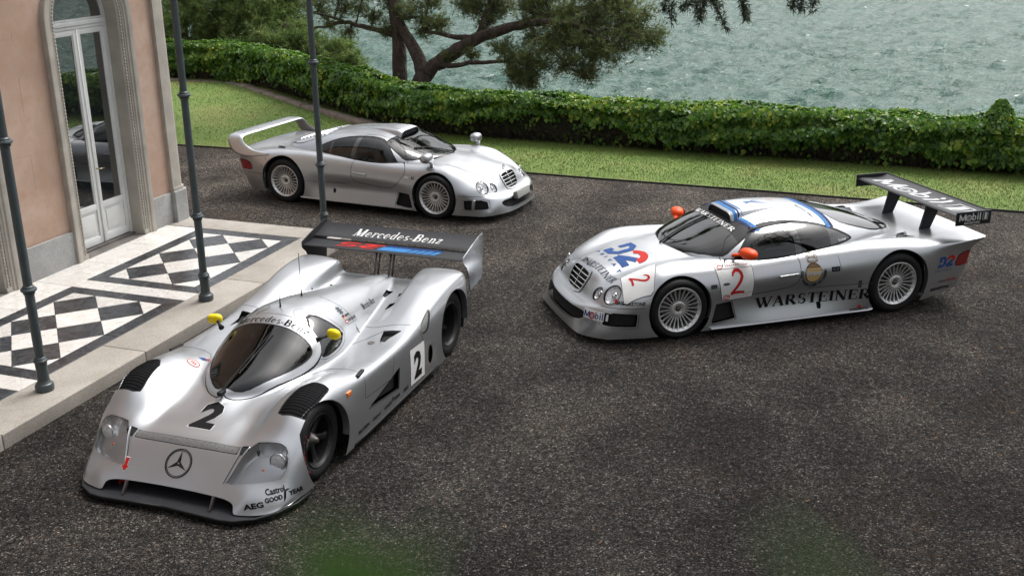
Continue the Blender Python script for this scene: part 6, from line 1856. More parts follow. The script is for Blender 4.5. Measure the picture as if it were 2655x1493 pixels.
def proto_bump(G):
    nu, nv = G.shape[:2]; out = np.empty((nu, 150, 3))
    for i in range(nu):
        r = G[i]; t = np.linspace(0, 1, 900); k = np.linspace(0, 1, nv)
        Q = np.stack([np.interp(t, k, r[:, j]) for j in range(3)], 1)
        m = (Q[:, 2] > .50) & (Q[:, 1] < .75) | (Q[:, 1] < .5)
        if Q[:, 0].min() < .35:
            z2 = smax(pdome(Q[:, 0], Q[:, 1]), Q[:, 2], .05); wgt = np.clip((.80 - Q[:, 1])/.12, 0, 1)*np.clip((.33 - Q[:, 0])/.15, 0, 1)
            Q[:, 2] = np.where(m, Q[:, 2]*(1-wgt) + z2*wgt, Q[:, 2])
        L = np.r_[0, np.cumsum(np.linalg.norm(np.diff(Q, axis=0), axis=1))]; u = np.linspace(0, L[-1], 150)
        out[i] = np.stack([np.interp(u, L, Q[:, j]) for j in range(3)], 1)
    out = gauss(out, 1.3, 0); out = gauss(out, 1.2, 1, True); out[:, 0, 1] = 0
    return out
m_slat = simple("louvre_black", (.007, .007, .008), .8, spec=.08)
m_lampface = simple("lamp_face", (.80, .82, .84), .12, .25, coat=.8, var=.25, vscale=60, bump=.004, bscale=90)
POSE_C11 = (-2.422, 8.1365, -109.55)
def build_proto(pose):
    car = empty("race_prototype", (pose[0], pose[1], 0.0), R(pose[2]))
    tag(car, "silver open bonnet race prototype with yellow mirrors and a black twin rear wing", "car")
    car['label'] = "low silver race prototype with yellow mirrors and a wide black rear wing"
    G = net_surface(proto_net(), .015, .018, .013, .010, proto_bump)
    body0 = grid_surf(G, flip=True)
    BV = bvh_of(body0); B = [body0]; lines = []
    paint = m_silver
    tg = lambda V: V[:, 2] - .35
    RF, RR = .350, .375; RTF, RTR = .326, .345
    for cx, cz, r in ((0, RTF - .012, RF), (-2.69, RTR, RR)):
        _, _, B = soft_cut(B, lambda S: np.minimum(r - np.hypot(S.V[:, 0]-cx, S.V[:, 2]-cz), np.abs(S.V[:, 1]) - (.90 if cx == 0 else .80)))
    for sd in (1, -1):
        arch_lip(BV, 0, RTF - .012, RF, sd, -14, 194, paint, car, well=.338); arch_lip(BV, -2.69, RTR, RR, sd, -14, 190, paint, car)
    # ---- windscreen bubble
    half = [(-.075,0),(-.10,.10),(-.19,.215),(-.33,.315),(-.50,.395),(-.63,.44),(-.73,.452),(-.775,.435),(-.795,.36),(-.803,.2),(-.805,0)]
    ws = [(x, y) for x, y in half] + [(x, -y) for x, y in half[-2:0:-1]]
    half2 = [(-.022,0),(-.05,.115),(-.15,.245),(-.31,.36),(-.50,.445),(-.66,.490),(-.78,.500),(-.86,.485),(-.915,.42),(-.935,.25),(-.94,0)]
    ws2 = [(x, y) for x, y in half2] + [(x, -y) for x, y in half2[-2:0:-1]]
    fr, r1, B = soft_cut(B, lambda S: fld(S, 'xy', rounded(ws2, 1), tg), .004); lines.append(r1)
    gi, r2, fr2 = soft_cut([fr], lambda S: fld(S, 'xy', rounded(ws, 1), tg), .005)
    merge(fr2).offset(.003).obj("windscreen_frame", paint, car); r2.obj("windscreen_seal", m_black, car)
    gi.obj("windscreen", m_glass_t, car)
    sw = rounded([(-.80,.675),(-.83,.80),(-.985,.945),(-1.09,.955),(-1.17,.86),(-1.27,.735),(-1.18,.675),(-.95,.655)], 1)
    for sd, Gd in ((1, LEFT), (-1, RIGHT)):
        a, r3, B = soft_cut(B, lambda S: fld(S, 'xz', sw, lambda V: np.minimum(sd*V[:, 1] - .2, .62 - sd*V[:, 1])), .006)
        a.offset(-.002).obj("side_window", m_glass_t, car); r3.obj("window_seal", m_black, car)
        trim_tube("window_frame_line", BV, rounded([(-.76,.665),(-.79,.83),(-.97,.985),(-1.12,.995),(-1.22,.86),(-1.33,.735),(-1.24,.648),(-.95,.625)], 2), 'xz', sd, .0025, m_void, car, True, lift=-.0005, n=4, step=.03) if sd else None
    # ---- nose: metal strip, lamps, grooves
    st, r4, B = soft_cut(B, lambda S: fld(S, 'xy', [(.465,-.475),(.465,.475),(.525,.475),(.525,-.475)], lambda V: V[:, 2] - .2), .002)
    st.offset(.002).obj("nose_strip", simple("brushed_metal", (.20, .20, .20), .5, .8, var=.25, vscale=60), car)
    for k in range(4):
        y = (-.42, -.15, .15, .42)[k]; z = float(BV.ray_cast(Vector((.495, y, 3)), Vector((0, 0, -1)), 4)[0].z)
        mb = MB(); ellipsoid(mb, (.495, y, z + .001), (.007, .007, .004), n=10, m=6); mb.build("fastener", m_steel, car, smooth=True)
    for sd in (1, -1):
        lens = [(.415,.575),(.400,.70),(.385,.835),(.42,.885),(.50,.90),(.575,.865),(.66,.72),(.70,.545),(.695,.478),(.665,.475)]
        lens = rounded([(x, sd*y) for x, y in lens], 1)
        gd = lambda V: np.minimum(V[:, 2] - .10, V[:, 0] - .3)
        li, lr, B = soft_cut(B, lambda S: fld(S, 'xy', lens, gd), .005); lr.offset(-.001).obj("lamp_seal", paint, car)
        root = li.offset(.002).obj("headlight_cover", m_lensglass, car)
        # recessed tray under the cover
        cN = li.N.mean(0); cN /= np.linalg.norm(cN); c0 = li.V.mean(0)
        f = sdf_poly(li.V[:, :2], lens); dep = np.clip((f - .004)/.014, 0, 1) * np.clip(li.V[:, 2] - (.225 - .06*np.clip((li.V[:, 0] - .5)/.2, 0, 1)), .004, .10)
        V = li.V - np.array([0, 0, 1.0])*dep[:, None]
        i_ = li.compact(); mesh_obj("lamp_tray", V, i_.F, paint, root, True)
        lamp = Vector((.462, sd*.80, .355)); d = Vector((1, sd*.12, .12)).normalized(); q = d.to_track_quat('Z', 'Y').to_matrix().to_4x4()
        mb = MB(); mb.lathe([(.0, -.075), (.04, -.06), (.062, -.02), (.068, .0), (.068, .008), (.062, .01)], 28, Matrix.Translation(lamp) @ q); mb.build("headlight", m_chrome, root, smooth=True)
        mb = MB(); mb.lathe([(0, .016), (.03, .014), (.061, .004)], 28, Matrix.Translation(lamp) @ q); mb.build("lamp_glass", m_lampface, root, smooth=True)
        mb = MB(); ellipsoid(mb, (.52, sd*.70, .29), (.012, .018, .012)); mb.build("marker_lamp", m_amber, root, smooth=True)
        # dark slot and groove along the inner edge of each lamp
        gq = [(.455, sd*.485), (.455, sd*.555), (.50, sd*.545), (.685, sd*.468), (.70, sd*.44), (.53, sd*.50)]
        gg, _, B = soft_cut(B, lambda S: fld(S, 'xy', gq, gd)); gg.offset(-.007).obj("nose_slot", paint, car)
        dq, _, rest = soft_cut([gg.offset(-.0055)], lambda S: fld(S, 'xy', [(.44, sd*.47), (.44, sd*.57), (.52, sd*.53), (.53, sd*.49)]))
        dq.obj("nose_duct", m_void, car)
        trim_tube("slot_edge", BV, [(.46, sd*.56), (.505, sd*.548), (.69, sd*.47)], 'xy', 1, .004, paint, car, False, lift=.002)
        # louvred panel over each front wheel
        lp = rounded([(-.225,sd*.70),(-.245,sd*.885),(-.16,sd*.915),(.165,sd*.915),(.195,sd*.88),(.205,sd*.655),(.10,sd*.655)], 1)
        pi, pr, B = soft_cut(B, lambda S: fld(S, 'xy', lp, tg), .004); pi.offset(-.006).obj("fender_louvre_panel", m_slat, car); lines.append(pr)
        for k in range(14):
            x = -.212 + k*.0295; yy = np.linspace(.62, .95, 120); ok_ = sdf_poly(np.c_[np.full(120, x), sd*yy], lp) > .012
            if ok_.sum() < 4: continue
            trim_tube("louvre_slat", BV, [(x, sd*yy[ok_][0]), (x, sd*yy[ok_][-1])], 'xy', 1, .0045, m_slat, car, False, lift=-.005, n=5, step=.05)
        # flank: triangular outlet, heat panel, oval port, small window
        Gd = (lambda V, sd=sd: sd*V[:, 1] - .80)
        v, vr, B = soft_cut(B, lambda S: fld(S, 'xz', [(-.70,.300),(-1.35,.425),(-1.345,.405),(-1.31,.23)], Gd), .004); v2 = Surf(v.V - np.array([0, sd*.05, 0]), v.F, v.N); v2.obj("flank_outlet", m_void, car); vr.offset(-.006).obj("outlet_rim", paint, car)
        hp_, _, B = soft_cut(B, lambda S: fld(S, 'xz', [(-1.93,.46),(-2.16,.40),(-2.19,.10),(-1.91,.10)], Gd)); 
        ov, _, hp2_ = soft_cut([hp_], lambda S: fld(S, 'xz', arc2d(-2.035, .285, .055, .095, 0, 360, 25)[:-1])); ov.offset(-.03).obj("oval_port", m_void, car)
        merge(hp2_).obj("heat_panel", simple("worn_grey", (.17, .165, .16), .55, .3, var=.3) if "worn_grey" not in bpy.data.materials else bpy.data.materials["worn_grey"], car)
        wq = rounded([(-1.86,.605),(-1.90,.645),(-2.11,.71),(-2.13,.70),(-2.03,.575),(-1.99,.545),(-1.88,.545)], 1)
        wi, wr, B = soft_cut(B, lambda S: fld(S, 'xz', wq, Gd), .006); wi.offset(-.01).obj("radiator_window", simple("smoked_mesh", (.20, .21, .20), .3, .2, var=.3, vscale=80) if "smoked_mesh" not in bpy.data.materials else bpy.data.materials["smoked_mesh"], car); wr.offset(-.004).obj("radiator_window_rim", m_steel, car)
        # deck ducts
        for q, dz in (([(-1.665,sd*.69),(-1.685,sd*.87),(-1.53,sd*.815),(-1.35,sd*.80),(-1.50,sd*.735)], .05), ([(-2.40,sd*.405),(-2.43,sd*.505),(-2.30,sd*.455),(-2.22,sd*.425)], .04), ([(-2.69,sd*.375),(-2.71,sd*.44),(-2.58,sd*.40)], .03), ([(-2.72,sd*.215),(-2.74,sd*.285),(-2.45,sd*.275)], .03)):
            di, dr, B = soft_cut(B, lambda S: fld(S, 'xy', q, tg)); 
            if not len(di.F): continue
            x0, x1 = min(p[0] for p in q), max(p[0] for p in q); ramp = np.clip((x1 - di.V[:, 0])/(x1 - x0), 0, 1)
            ramped = Surf(di.V - np.array([0, 0, 1.0])*(dz*ramp)[:, None], di.F, di.N); fr_, dk_ = clip(ramped, ramped.V[:, 0] - (x0 + .62*(x1 - x0)))
            dk_.obj("deck_duct", m_void, car); fr_.obj("duct_ramp", paint, car)
        # shut lines
        def ln(poly, pl, s_=1): trim_tube("shut_line", BV, poly, pl, s_, .003, m_void, car, False, lift=-.0008, n=4, step=.03)
        ln([(-.60,sd*.515),(-.70,sd*.56),(-.735,sd*.65),(-.715,sd*.955)], 'xy'); ln([(-.70,.60),(-.66,.42),(-1.19,.385),(-1.285,.60)], 'xz', sd)
        ln([(-1.78,sd*.44),(-1.76,sd*.62),(-1.80,sd*.94)], 'xy'); ln([(-1.82,.62),(-1.90,.46)], 'xz', sd)
        ln([(-1.35,sd*.52),(-1.55,sd*.62),(-1.68,sd*.70)], 'xy'); ln([(-1.62,sd*.46),(-1.60,sd*.40),(-1.52,sd*.25),(-1.50,sd*.12)], 'xy')
        mb = MB(); mb.box((-.075, -.018, -.008), (.075, .018, .014), Matrix.Translation((-.70, sd*.93, float(BV.ray_cast(Vector((-.70, sd*.93, 3)), Vector((0,0,-1)), 4)[0].z))) @ Matrix.Rotation(R(8)*sd, 4, 'Z'), bev=.006); mb.build("door_hinge", m_black, car)
        y = BV.ray_cast(Vector((-.42, sd*2, .565)), Vector((0, -sd, 0)), 3)[0]
        if y is not None:
            mb = MB(); mb.box((-.035, -.012, -.02), (.035, .012, .02), Matrix.Translation((-.42, y.y, .565)), bev=.006); mb.build("side_lamp", m_amber, car)
        zf = float(BV.ray_cast(Vector((-1.40, sd*.69, 3)), Vector((0,0,-1)), 4)[0].z)
        mb = MB(); mb.lathe([(.034, .001), (.034, .004), (.028, .005), (.012, .003), (0, .003)], 20, Matrix.Translation((-1.40, sd*.69, zf))); mb.build("filler_cap", m_steel, car)
        # mirrors
        mb = MB(); c = Vector((-.87, sd*.605, .885)); ellipsoid(mb, c, (.038, .068, .045), .72, 20, 12, Matrix.Rotation(R(-14)*sd, 4, 'Z'))
        root = mb.build("wing_mirror", m_yellow, car, smooth=True)
        mb = MB(); mb.tube([(-.78, sd*.48, .845), (-.81, sd*.52, .86), (-.84, sd*.555, .875)], [.026, .013, .016], 8); mb.build("mirror_arm", m_black, root, smooth=True)
        wheel(car, 0, sd*.912, sd, RTF, .30, .218, 'five', mark='LT E135 F' if sd > 0 else None); wheel(car, -2.69, sd*.935, sd, RTR, .36, .222, 'dish')
    for l_ in lines:
        if len(l_.F): l_.offset(-.003).obj("shut_line", m_void, car)
    merge(B).obj("body", paint, car)
    # ---- splitter, mouth
    P = [(.895,0),(.91,.30),(.925,.54),(.91,.65),(.83,.79),(.69,.905),(.52,.972),(.33,.992),(.33,.60),(.33,0)]
    P = P + [(x, -y) for x, y in P[-2:0:-1]]
    mb = MB(); mb.prism(P, .028, .050); mb.tube([(x, y, .040) for x, y in P[1:8]][::1], .016, 6)
    mb2 = MB(); mb2.prism(P, .030, .052); sp = mb2.build("splitter", m_carbon, car)
    for sd in (1, -1):
        mb = MB(); mb.tube([(x, sd*y, .052) for x, y in [(.895,0),(.91,.30),(.925,.54),(.91,.65),(.83,.79),(.69,.905),(.52,.972),(.35,.99)]], .011, 6); mb.build("splitter_edge", m_black, sp, smooth=True)
        mb = MB(); M_ = Matrix.Translation((.80, sd*.40, .095)) @ Matrix.Rotation(R(-38), 4, 'Y'); mb.box((-.012, -.009, -.058), (.018, .009, .062), M_, bev=.006); mb.build("splitter_strut", m_steel, sp)
    mb = MB(); mb.box((.40, -.62, .053), (.44, .62, .40)); mb.box((.40, -.64, .058), (.70, -.62, .16)); mb.box((.40, .62, .058), (.70, .64, .16)); mb.build("mouth_back", m_void, car)
    mb = MB(); mb.tube([(.735 + .0*k, -.47 + .036*math.cos(a), .085 + .026*math.sin(a)) for k, a in enumerate(np.linspace(-.6, 3.8, 16))], .006, 6); mb.build("tow_loop", m_inkr, car, smooth=True)
    fl = [(.34,.55),(-.42,.60),(-.45,.97),(-2.20,.97),(-2.25,.60),(-3.0,.60)]
    mb = MB(); mb.prism(fl + [(x, -y) for x, y in fl[::-1]], .055, .065); mb.build("underfloor", m_void, car)
    for sd in (1, -1):
        P = [(x, sd*.985, .085) for x in np.linspace(-.42, -2.2, 8)]; mb = MB(); mb.tube(P, .016, 6); mb.build("sill_strip", m_black, car, smooth=True)
    # ---- cockpit
    mb = MB(); mb.box((-1.75, -.45, .10), (-.05, .45, .14)); mb.box((-1.45, -.36, .14), (-1.32, .36, .80)); mb.box((-1.7, -.50, .12), (-.1, -.46, .56)); mb.box((-1.7, .46, .12), (-.1, .50, .56)); mb.build("cockpit_tub", m_seat, car)
    mb = MB(); ellipsoid(mb, (-.42, 0, .53), (.30, .34, .07), .8); mb.build("dashboard", m_seat, car, smooth=True)
    mb = MB(); M_ = Matrix.Translation((-1.18, .05, .50)) @ Matrix.Rotation(R(-28), 4, 'Y'); mb.box((-.05, -.22, -.30), (.05, .22, .34), M_, bev=.04); mb.box((0, -.22, -.34), (.5, .22, -.26), M_, bev=.03); mb.build("seat", m_seat, car)
    mb = MB(); Ms = Matrix.Translation((-.62, .03, .60)) @ Matrix.Rotation(R(66), 4, 'Y'); mb.tube([Ms @ Vector((.14*math.cos(a), .14*math.sin(a), 0)) for a in np.linspace(0, 2*math.pi, 29)], .014, 6, cap=False); mb.box((-.14, -.02, -.01), (.14, .02, .01), Ms); mb.build("steering_wheel", m_black, car)
    # ---- wiper and aerials
    wz = lambda x, y: float(BV.ray_cast(Vector((x, y, 3)), Vector((0, 0, -1)), 4)[0].z)
    P = [tuple(q) for q in resample(np.array([(-.03, .0), (-.25, .02), (-.50, .05), (-.70, .085)]), .04)]
    mb = MB(); mb.tube([(x, y, wz(x, y) + .022) for x, y in P], [.011]*4 + [.007]*(len(P)-4), 6); mb.tube([(x, y + .015, wz(x, y + .015) + .006) for x, y in P[5:]], .007, 4); mb.box((-.03, -.022, 0), (.05, .022, .035), Matrix.Translation((-.03, 0, wz(-.03, 0))), bev=.008); mb.build("wiper", m_black, car)
    for x, y, hgt in ((-1.06, -.03, .165), (-1.42, -.02, .42)):
        z = wz(x, y); mb = MB(); mb.tube([(x, y, z - .003), (x, y, z + .012), (x, y, z + .06), (x, y, z + hgt - .01), (x, y, z + hgt)], [.011, .009, .0045, .003, .0045], 6); mb.build("aerial", m_black, car, smooth=True)
    # ---- rear wing
    def aerofoil(x0, z0, x1, z1, w, th, name, mat, camber=.02):
        n = 14; V = []; prof = []
        for k in range(n): 
            t = k/(n-1); prof.append((t, th*(1.48*math.sqrt(t+1e-4) - .63*t - 1.76*t*t + 1.42*t**3 - .51*t**4) - camber*4*t*(1-t)))
        low = [(t, -h*.55 - camber*6*t*(1-t)*.8) for t, h in prof[::-1][1:-1]]
        pr = prof + low; c = math.hypot(x1-x0, z1-z0); ux, uz = (x1-x0)/c, (z1-z0)/c
        Ys = np.linspace(-w, w, 24); m_ = len(pr)
        for y in Ys:
            for t, h in pr: V.append((x0 + ux*t*c - uz*h*-1*0 + (uz*h if False else 0), y, z0 + uz*t*c + h))
        F = [(i*m_+j, i*m_+(j+1) % m_, (i+1)*m_+(j+1) % m_, (i+1)*m_+j) for i in range(23) for j in range(m_)]
        F += [tuple(range(m_)), tuple(23*m_ + j for j in range(m_-1, -1, -1))]
        mb = MB(); mb.add(V, F); return mb.build(name, mat, car, angle=40)
    aerofoil(-3.075, .905, -3.335, .925, .95, .045, "main_wing", m_carbon, .02)
    aerofoil(-3.325, .948, -3.585, 1.035, .95, .025, "wing_flap", m_carbon, .02)
    for sd in (1, -1):
        q = [(-3.055,.955),(-3.045,.93),(-3.05,.885),(-3.085,.85),(-3.125,.82),(-3.165,.75),(-3.215,.545),(-3.24,.53),(-3.55,.585),(-3.56,.60),(-3.625,1.05),(-3.61,1.065),(-3.50,1.06),(-3.25,1.005),(-3.08,.96)]
        mb = MB(); mb.v = [(x, sd*.953 - .005, z) for x, z in q] + [(x, sd*.953 + .005, z) for x, z in q]; n = len(q)
        mb.f = [tuple(range(n)), tuple(range(2*n-1, n-1, -1))] + [(i, n+i, n+(i+1) % n, (i+1) % n) for i in range(n)]
        mb.build("wing_endplate", simple("polished_plate", (.62, .64, .66), .14, .9, var=.12, vscale=4) if sd > 0 else m_carbon, car)
        for dx in (0, -.10):
            mb = MB(); mb.tube([(-3.02 + dx, sd*.085, .62), (-3.14 + dx*.9, sd*.085, .905)], .010, 8); mb.build("wing_post", m_steel, car, smooth=True)
        mb = MB(); ellipsoid(mb, (-3.14, sd*.085, .895), (.05, .03, .02)); mb.build("wing_bracket", m_black, car, smooth=True)
    mb = MB(); mb.box((-3.0, -.9, .18), (-2.9, .9, .55)); mb.box((-3.35, -.14, .25), (-2.95, .14, .56), bev=.03); mb.build("gearbox", m_void, car)
    return car, BV
proto, BV_c11 = build_proto(POSE_C11)
# ================================================================== race coupe: rear wing and lettering
def race_extras(car, BV):
    SL = _side(BV, 1)
    # wing
    n = 40; V = []; prof = [(0,.0),(.03,.012),(.12,.016),(.3,.010),(.55,.0),(.8,.003),(1,.03),(1,.036),(.985,.036),(.97,.012),(.8,-.012),(.5,-.02),(.2,-.014),(.05,-.008)]
    # top is a shallow dish that kicks up at the back
    Ys = np.linspace(-.965, .965, n); m_ = len(prof)
    for y in Ys:
        for t, h in prof: V.append((-3.345 - .44*t, y, 1.062 + h*1.1 + .012*t))
    F = [(i*m_+j, i*m_+(j+1) % m_, (i+1)*m_+(j+1) % m_, (i+1)*m_+j) for i in range(n-1) for j in range(m_)] + [tuple(range(m_)), tuple((n-1)*m_+j for j in range(m_-1, -1, -1))]
    mb = MB(); mb.add(V, F); wing = mb.build("rear_wing", m_carbon, car, angle=40); wv = [tuple(v.co) for v in wing.data.vertices]; WB = BVHTree.FromPolygons(wv, [tuple(p.vertices) for p in wing.data.polygons])
    for sd in (1, -1):
        mb = MB(); mb.box((-3.80, sd*.972 - .008, .962), (-3.34, sd*.972 + .008, 1.118), bev=.004); ep = mb.build("wing_endplate", m_carbon, car)
        zb = float(BV.ray_cast(Vector((-3.40, sd*.365, 3)), Vector((0,0,-1)), 4)[0].z)
        q = [(-3.335, zb - .02), (-3.47, zb - .02), (-3.60, 1.055), (-3.40, 1.055), (-3.39, .99)]
        mb = MB(); mb.v = [(x, sd*.365 - .012, z) for x, z in q] + [(x, sd*.365 + .012, z) for x, z in q]; k = len(q)
        mb.f = [tuple(range(k)), tuple(range(2*k-1, k-1, -1))] + [(i, k+i, k+(i+1) % k, (i+1) % k) for i in range(k)]
        mb.build("wing_pylon", m_carbon, car)
    # words on the wing and its endplate
    def oilword(x1=3.2):
        L = [rect2d(0, 0, .17, 1), rect2d(.80, 0, .97, 1), stroke2d([(.10, .96), (.485, .10)], .20), stroke2d([(.87, .96), (.485, .10)], .20), ring2d(1.38, .40, .36, .40, .13), ring2d(1.38, .40, .16, .18, .07), fit(text2d("b", 1, 0, .012), 1.86, 2.42, 0, 1.12), fit(text2d("i", 1, 0, .012), 2.56, 2.74, 0, 1.12), fit(text2d("l", 1, 0, .012), 2.90, 3.06, 0, 1.12)]
        return L
    big = join2d(oilword() + [fit(text2d("1", 1, 0, .012), 3.62, 3.92, .05, .98)] + [rect2d(3.36, -.05, 3.41, 1.08), rect2d(3.36, 1.03, 4.10, 1.08), rect2d(4.05, -.05, 4.10, 1.08), rect2d(3.36, -.05, 4.10, 0)])
    V2, F2 = big; V2 = np.c_[V2[:, 0] + .10*V2[:, 1], V2[:, 1]]
    vf = fit((V2, F2), -.80, .84, -.15, .15)
    press("wing_lettering", vf, (-3.575, 0, 1.3), (0, 1, 0), (-1, 0, 0), (0, 0, -1), WB, simple("pale_grey_print", (.42, .43, .44), .5), car, .004, .05)
    ebx = MB(); ebx.box((-3.80, .964, .962), (-3.34, .980, 1.118)); EB = BVHTree.FromPolygons(ebx.v, ebx.f)
    small = fit(big, -.19, .19, -.045, .045)
    press("endplate_lettering", small, (-3.565, 0, 1.055), (-1, 0, 0), (0, 0, 1), (0, -1, 0), _side(EB, 1), m_inkw, car, .003)
    press("endplate_lettering", fit(text2d("BRIDGESTONE", 1, .25, .02), -.11, .10, -.012, .012), (-3.555, 0, .988), (-1, 0, 0), (0, 0, 1), (0, -1, 0), _side(EB, 1), m_inkw, car, .003)
    # flank
    side = lambda nm, vf, x, z, m, lift=.003: press(nm, vf, (x, 0, z), (-1, 0, 0), (0, 0, 1), (0, -1, 0), SL, m, car, lift)
    W = serif("WARSTEINER", .0, 1.0, .05)
    V2, F2 = fit(W, 0, 1.42, 0, .130)
    V2 = np.c_[V2[:, 0] + .12*V2[:, 1], V2[:, 1] - .012*V2[:, 0]]
    side("flank_lettering", (V2, F2), -.895, .232, m_ink)
    # round brewery badge with crown
    side("badge_ring", disc2d(0, 0, .103, .108), -1.585, .585, m_ink, .0025); side("badge_field", disc2d(0, 0, .095, .100), -1.585, .585, m_gold, .0035)
    side("badge_shade", poly2d([(math.cos(a)*.095, math.sin(a)*.10) for a in np.linspace(.35, math.pi - .35, 16)]), -1.585, .585, m_brown, .0045)
    side("badge_band", rect2d(-.088, .028, .088, .042), -1.585, .595, m_gold, .0055)
    side("badge_lettering", fit(text2d("Warsteiner", 1, .05, .03), -.100, .100, -.030, .038), -1.585, .582, m_ink, .006)
    side("badge_lettering", fit(text2d("Warsteiner", 1, .05, .012), -.098, .098, -.027, .036), -1.585, .582, m_inkw, .007)
    L = []
    for k, ch in enumerate("EINE KÖNIGIN UNTER DEN BIEREN"):
        if ch == ' ': continue
        a = R(190) + k * R(160 + 40) / 28 if True else 0
        a = R(172 + k*(196/28)); g = fit(text2d(ch, 1, 0, .015), -.011 if ch != 'I' else -.004, .011 if ch != 'I' else .004, -.016, .016)
        L.append(xf(g, 1, 1, .142*math.cos(a), .146*math.sin(a), a + R(90)))
    side("badge_motto", join2d(L), -1.585, .585, m_ink, .004)
    cr = [stroke2d(arc2d(0, .128, .060, .018, 180, 360, 9), .012), stroke2d(arc2d(0, .142, .062, .018, 180, 360, 9), .006)] + [ring2d(.052*math.sin(t), .165 + .012*math.cos(t*1.2), .015, .020, .006, 14) for t in (-1.15, -.55, 0, .55, 1.15)] + [disc2d(0, .20, .008, .010, 10), rect2d(-.003, .185, .003, .215)]
    side("badge_crown", join2d(cr), -1.585, .585, m_brown, .004)
    # start number on the door and on the wing
    pl = rounded([(-.23,.20),(-.215,.205),(.195,.195),(.205,.18),(.205,-.15),(.195,-.165),(-.155,-.165),(-.17,-.15)], 1)
    side("number_panel_edge", poly2d([(x*1.025, z*1.025) for x, z in pl]), -.655, .55, m_ink, .0025); side("number_panel", poly2d(pl), -.655, .55, m_inkw, .0035)
    two = join2d([stroke2d([(-.055,.075),(-.045,.105),(-.015,.128),(.025,.125),(.05,.10),(.055,.065),(.035,.02),(-.01,-.04),(-.075,-.115)], [.018,.026,.03,.034,.036,.036,.034,.03,.03]), stroke2d([(-.08,-.112),(0,-.098),(.085,-.108)], [.034,.03,.03])])
    side("start_number", two, -.67, .562, m_inkr, .005)
    side("panel_rule", join2d([rect2d(-.215, .158, .198, .161), rect2d(-.162, -.105, .200, -.102)]), -.655, .55, m_ink, .0048)
    side("panel_badge", join2d([ring2d(-.165, .178, .032, .013, .006), ring2d(-.115, -.135, .042, .022, .009), fit(text2d("GT", 1, 0, .02), -.140, -.088, -.147, -.123)]), -.655, .55, m_inkr, .005)
    side("panel_lettering", join2d([fit(text2d("FIA GRAND TOURING", 1, 0, 0, 'LEFT', 1.4), -.055, .165, -.127, -.117), fit(text2d("CHAMPIONSHIP", 1, 0, 0, 'LEFT', 1.4), -.055, .150, -.150, -.137), fit(text2d("CHAMPIONSHIP", 1, 0, 0, 'LEFT', 1.4), -.09, .16, .174, .184)]), -.655, .55, m_inkr, .005)
    side("side_repeater", poly2d(rounded([(-.04,.014),(.04,.014),(.04,-.014),(-.04,-.014)], 2)), -.535, .565, m_inkgrey, .005)
    for x, z, w, h in ((-.385, .555, .036, .020), (-1.855, .605, .05, .026)):
        side("plate_badge", rect2d(-w, -h, w, h), x, z, m_ink, .003); side("plate_badge_mark", join2d([rect2d(-w*.75, -h*.5, -w*.05, h*.5), rect2d(w*.15, -h*.5, w*.7, h*.5)]), x, z, m_inkgrey, .004)
    side("plate_badge", rect2d(-.018, -.04, .018, .04), -2.175, .40, m_ink, .003); side("plate_badge_mark", rect2d(-.010, -.028, .010, .028), -2.175, .40, m_inkgrey, .004)
    side("tyre_maker", fit(text2d("BRIDGESTONE", 1, .22, .03), 0, .37, -.020, .022), -.0, .0, m_ink) if False else None
    press("tyre_maker", fit(text2d("BRIDGESTONE", 1, .22, .035), 0, .30, -.019, .019), (.705, .99, .452), (-1, 0, 0), (0, 0, 1), (-.12, -1, -.05), BV, m_ink, car)
    press("tyre_maker_mark", poly2d([(-.002,-.021),(.018,.028),(.045,.028),(.02,-.0)]), (.715, .99, .452), (-1, 0, 0), (0, 0, 1), (-.12, -1, -.05), BV, m_inkr, car, .0045)
    side("wheel_maker", fit(text2d("FONDMETAL", 1, 0, .03), 0, .24, -.011, .012), -2.075, .105, m_ink); side("wheel_maker_mark", join2d([poly2d([(.09,.015),(.11,.05),(.12,.02)]), poly2d([(.11,.015),(.125,.06),(.145,.015)])]), -2.075, .105, m_inkr)
    # rear quarter
    D2 = lambda: ([rect2d(0, .0, .24, .30), rect2d(0, .52, .24, 1), stroke2d([(.0,.90),(.40,.90),(.58,.72),(.58,.28),(.40,.10),(0,.10)], .22), stroke2d([(.78,.12),(1.45,.12)], .26), stroke2d([(.82,.10),(1.10,.38),(1.32,.58)], [.27,.25,.25])], [stroke2d(arc2d(1.08, .62, .30, .30, 165, -10, 12), [.20]*4 + [.25]*8)])
    bl, rd = D2()
    bl = join2d(bl); rd = join2d(rd)
    sc = lambda vf, s, dx=0, dy=0, sh=.18: (np.c_[vf[0][:, 0]*s + sh*vf[0][:, 1]*s + dx, vf[0][:, 1]*s*.82 + dy], vf[1])
    dr = (0, -1, 0)
    press("sponsor_mark", sc(bl, .155), (-3.185, 0, .475), (-1, 0, 0), (0, 0, 1), dr, SL, m_inkb, car); press("sponsor_mark_red", sc(rd, .155), (-3.185, 0, .475), (-1, 0, 0), (0, 0, 1), dr, SL, m_inkr, car, .004)
    press("sponsor_word", fit(text2d("PRIVAT", 1, .2, .01, 'LEFT', 1.8), 0, .26, -.012, .012), (-3.15, 0, .435), (-1, 0, 0), (0, .0, 1), dr, SL, m_inkb, car)
    press("tyre_maker", fit(text2d("BRIDGESTONE", 1, .22, .03), 0, .30, -.018, .018), (-3.13, 0, .215), (-1, 0, 0), (0, 0, 1), dr, SL, m_ink, car)
    press("supplier_words", join2d([fit(text2d("BOSCH", 1, 0, .02), .10, .20, -.009, .009)]), (-3.15, 0, .30), (-1, 0, 0), (0, 0, 1), dr, SL, m_ink, car); press("supplier_words", fit(text2d("sachs", 1, .3, .03), .21, .36, -.012, .012), (-3.15, 0, .305), (-1, 0, 0), (0, 0, 1), dr, SL, m_inkr, car)
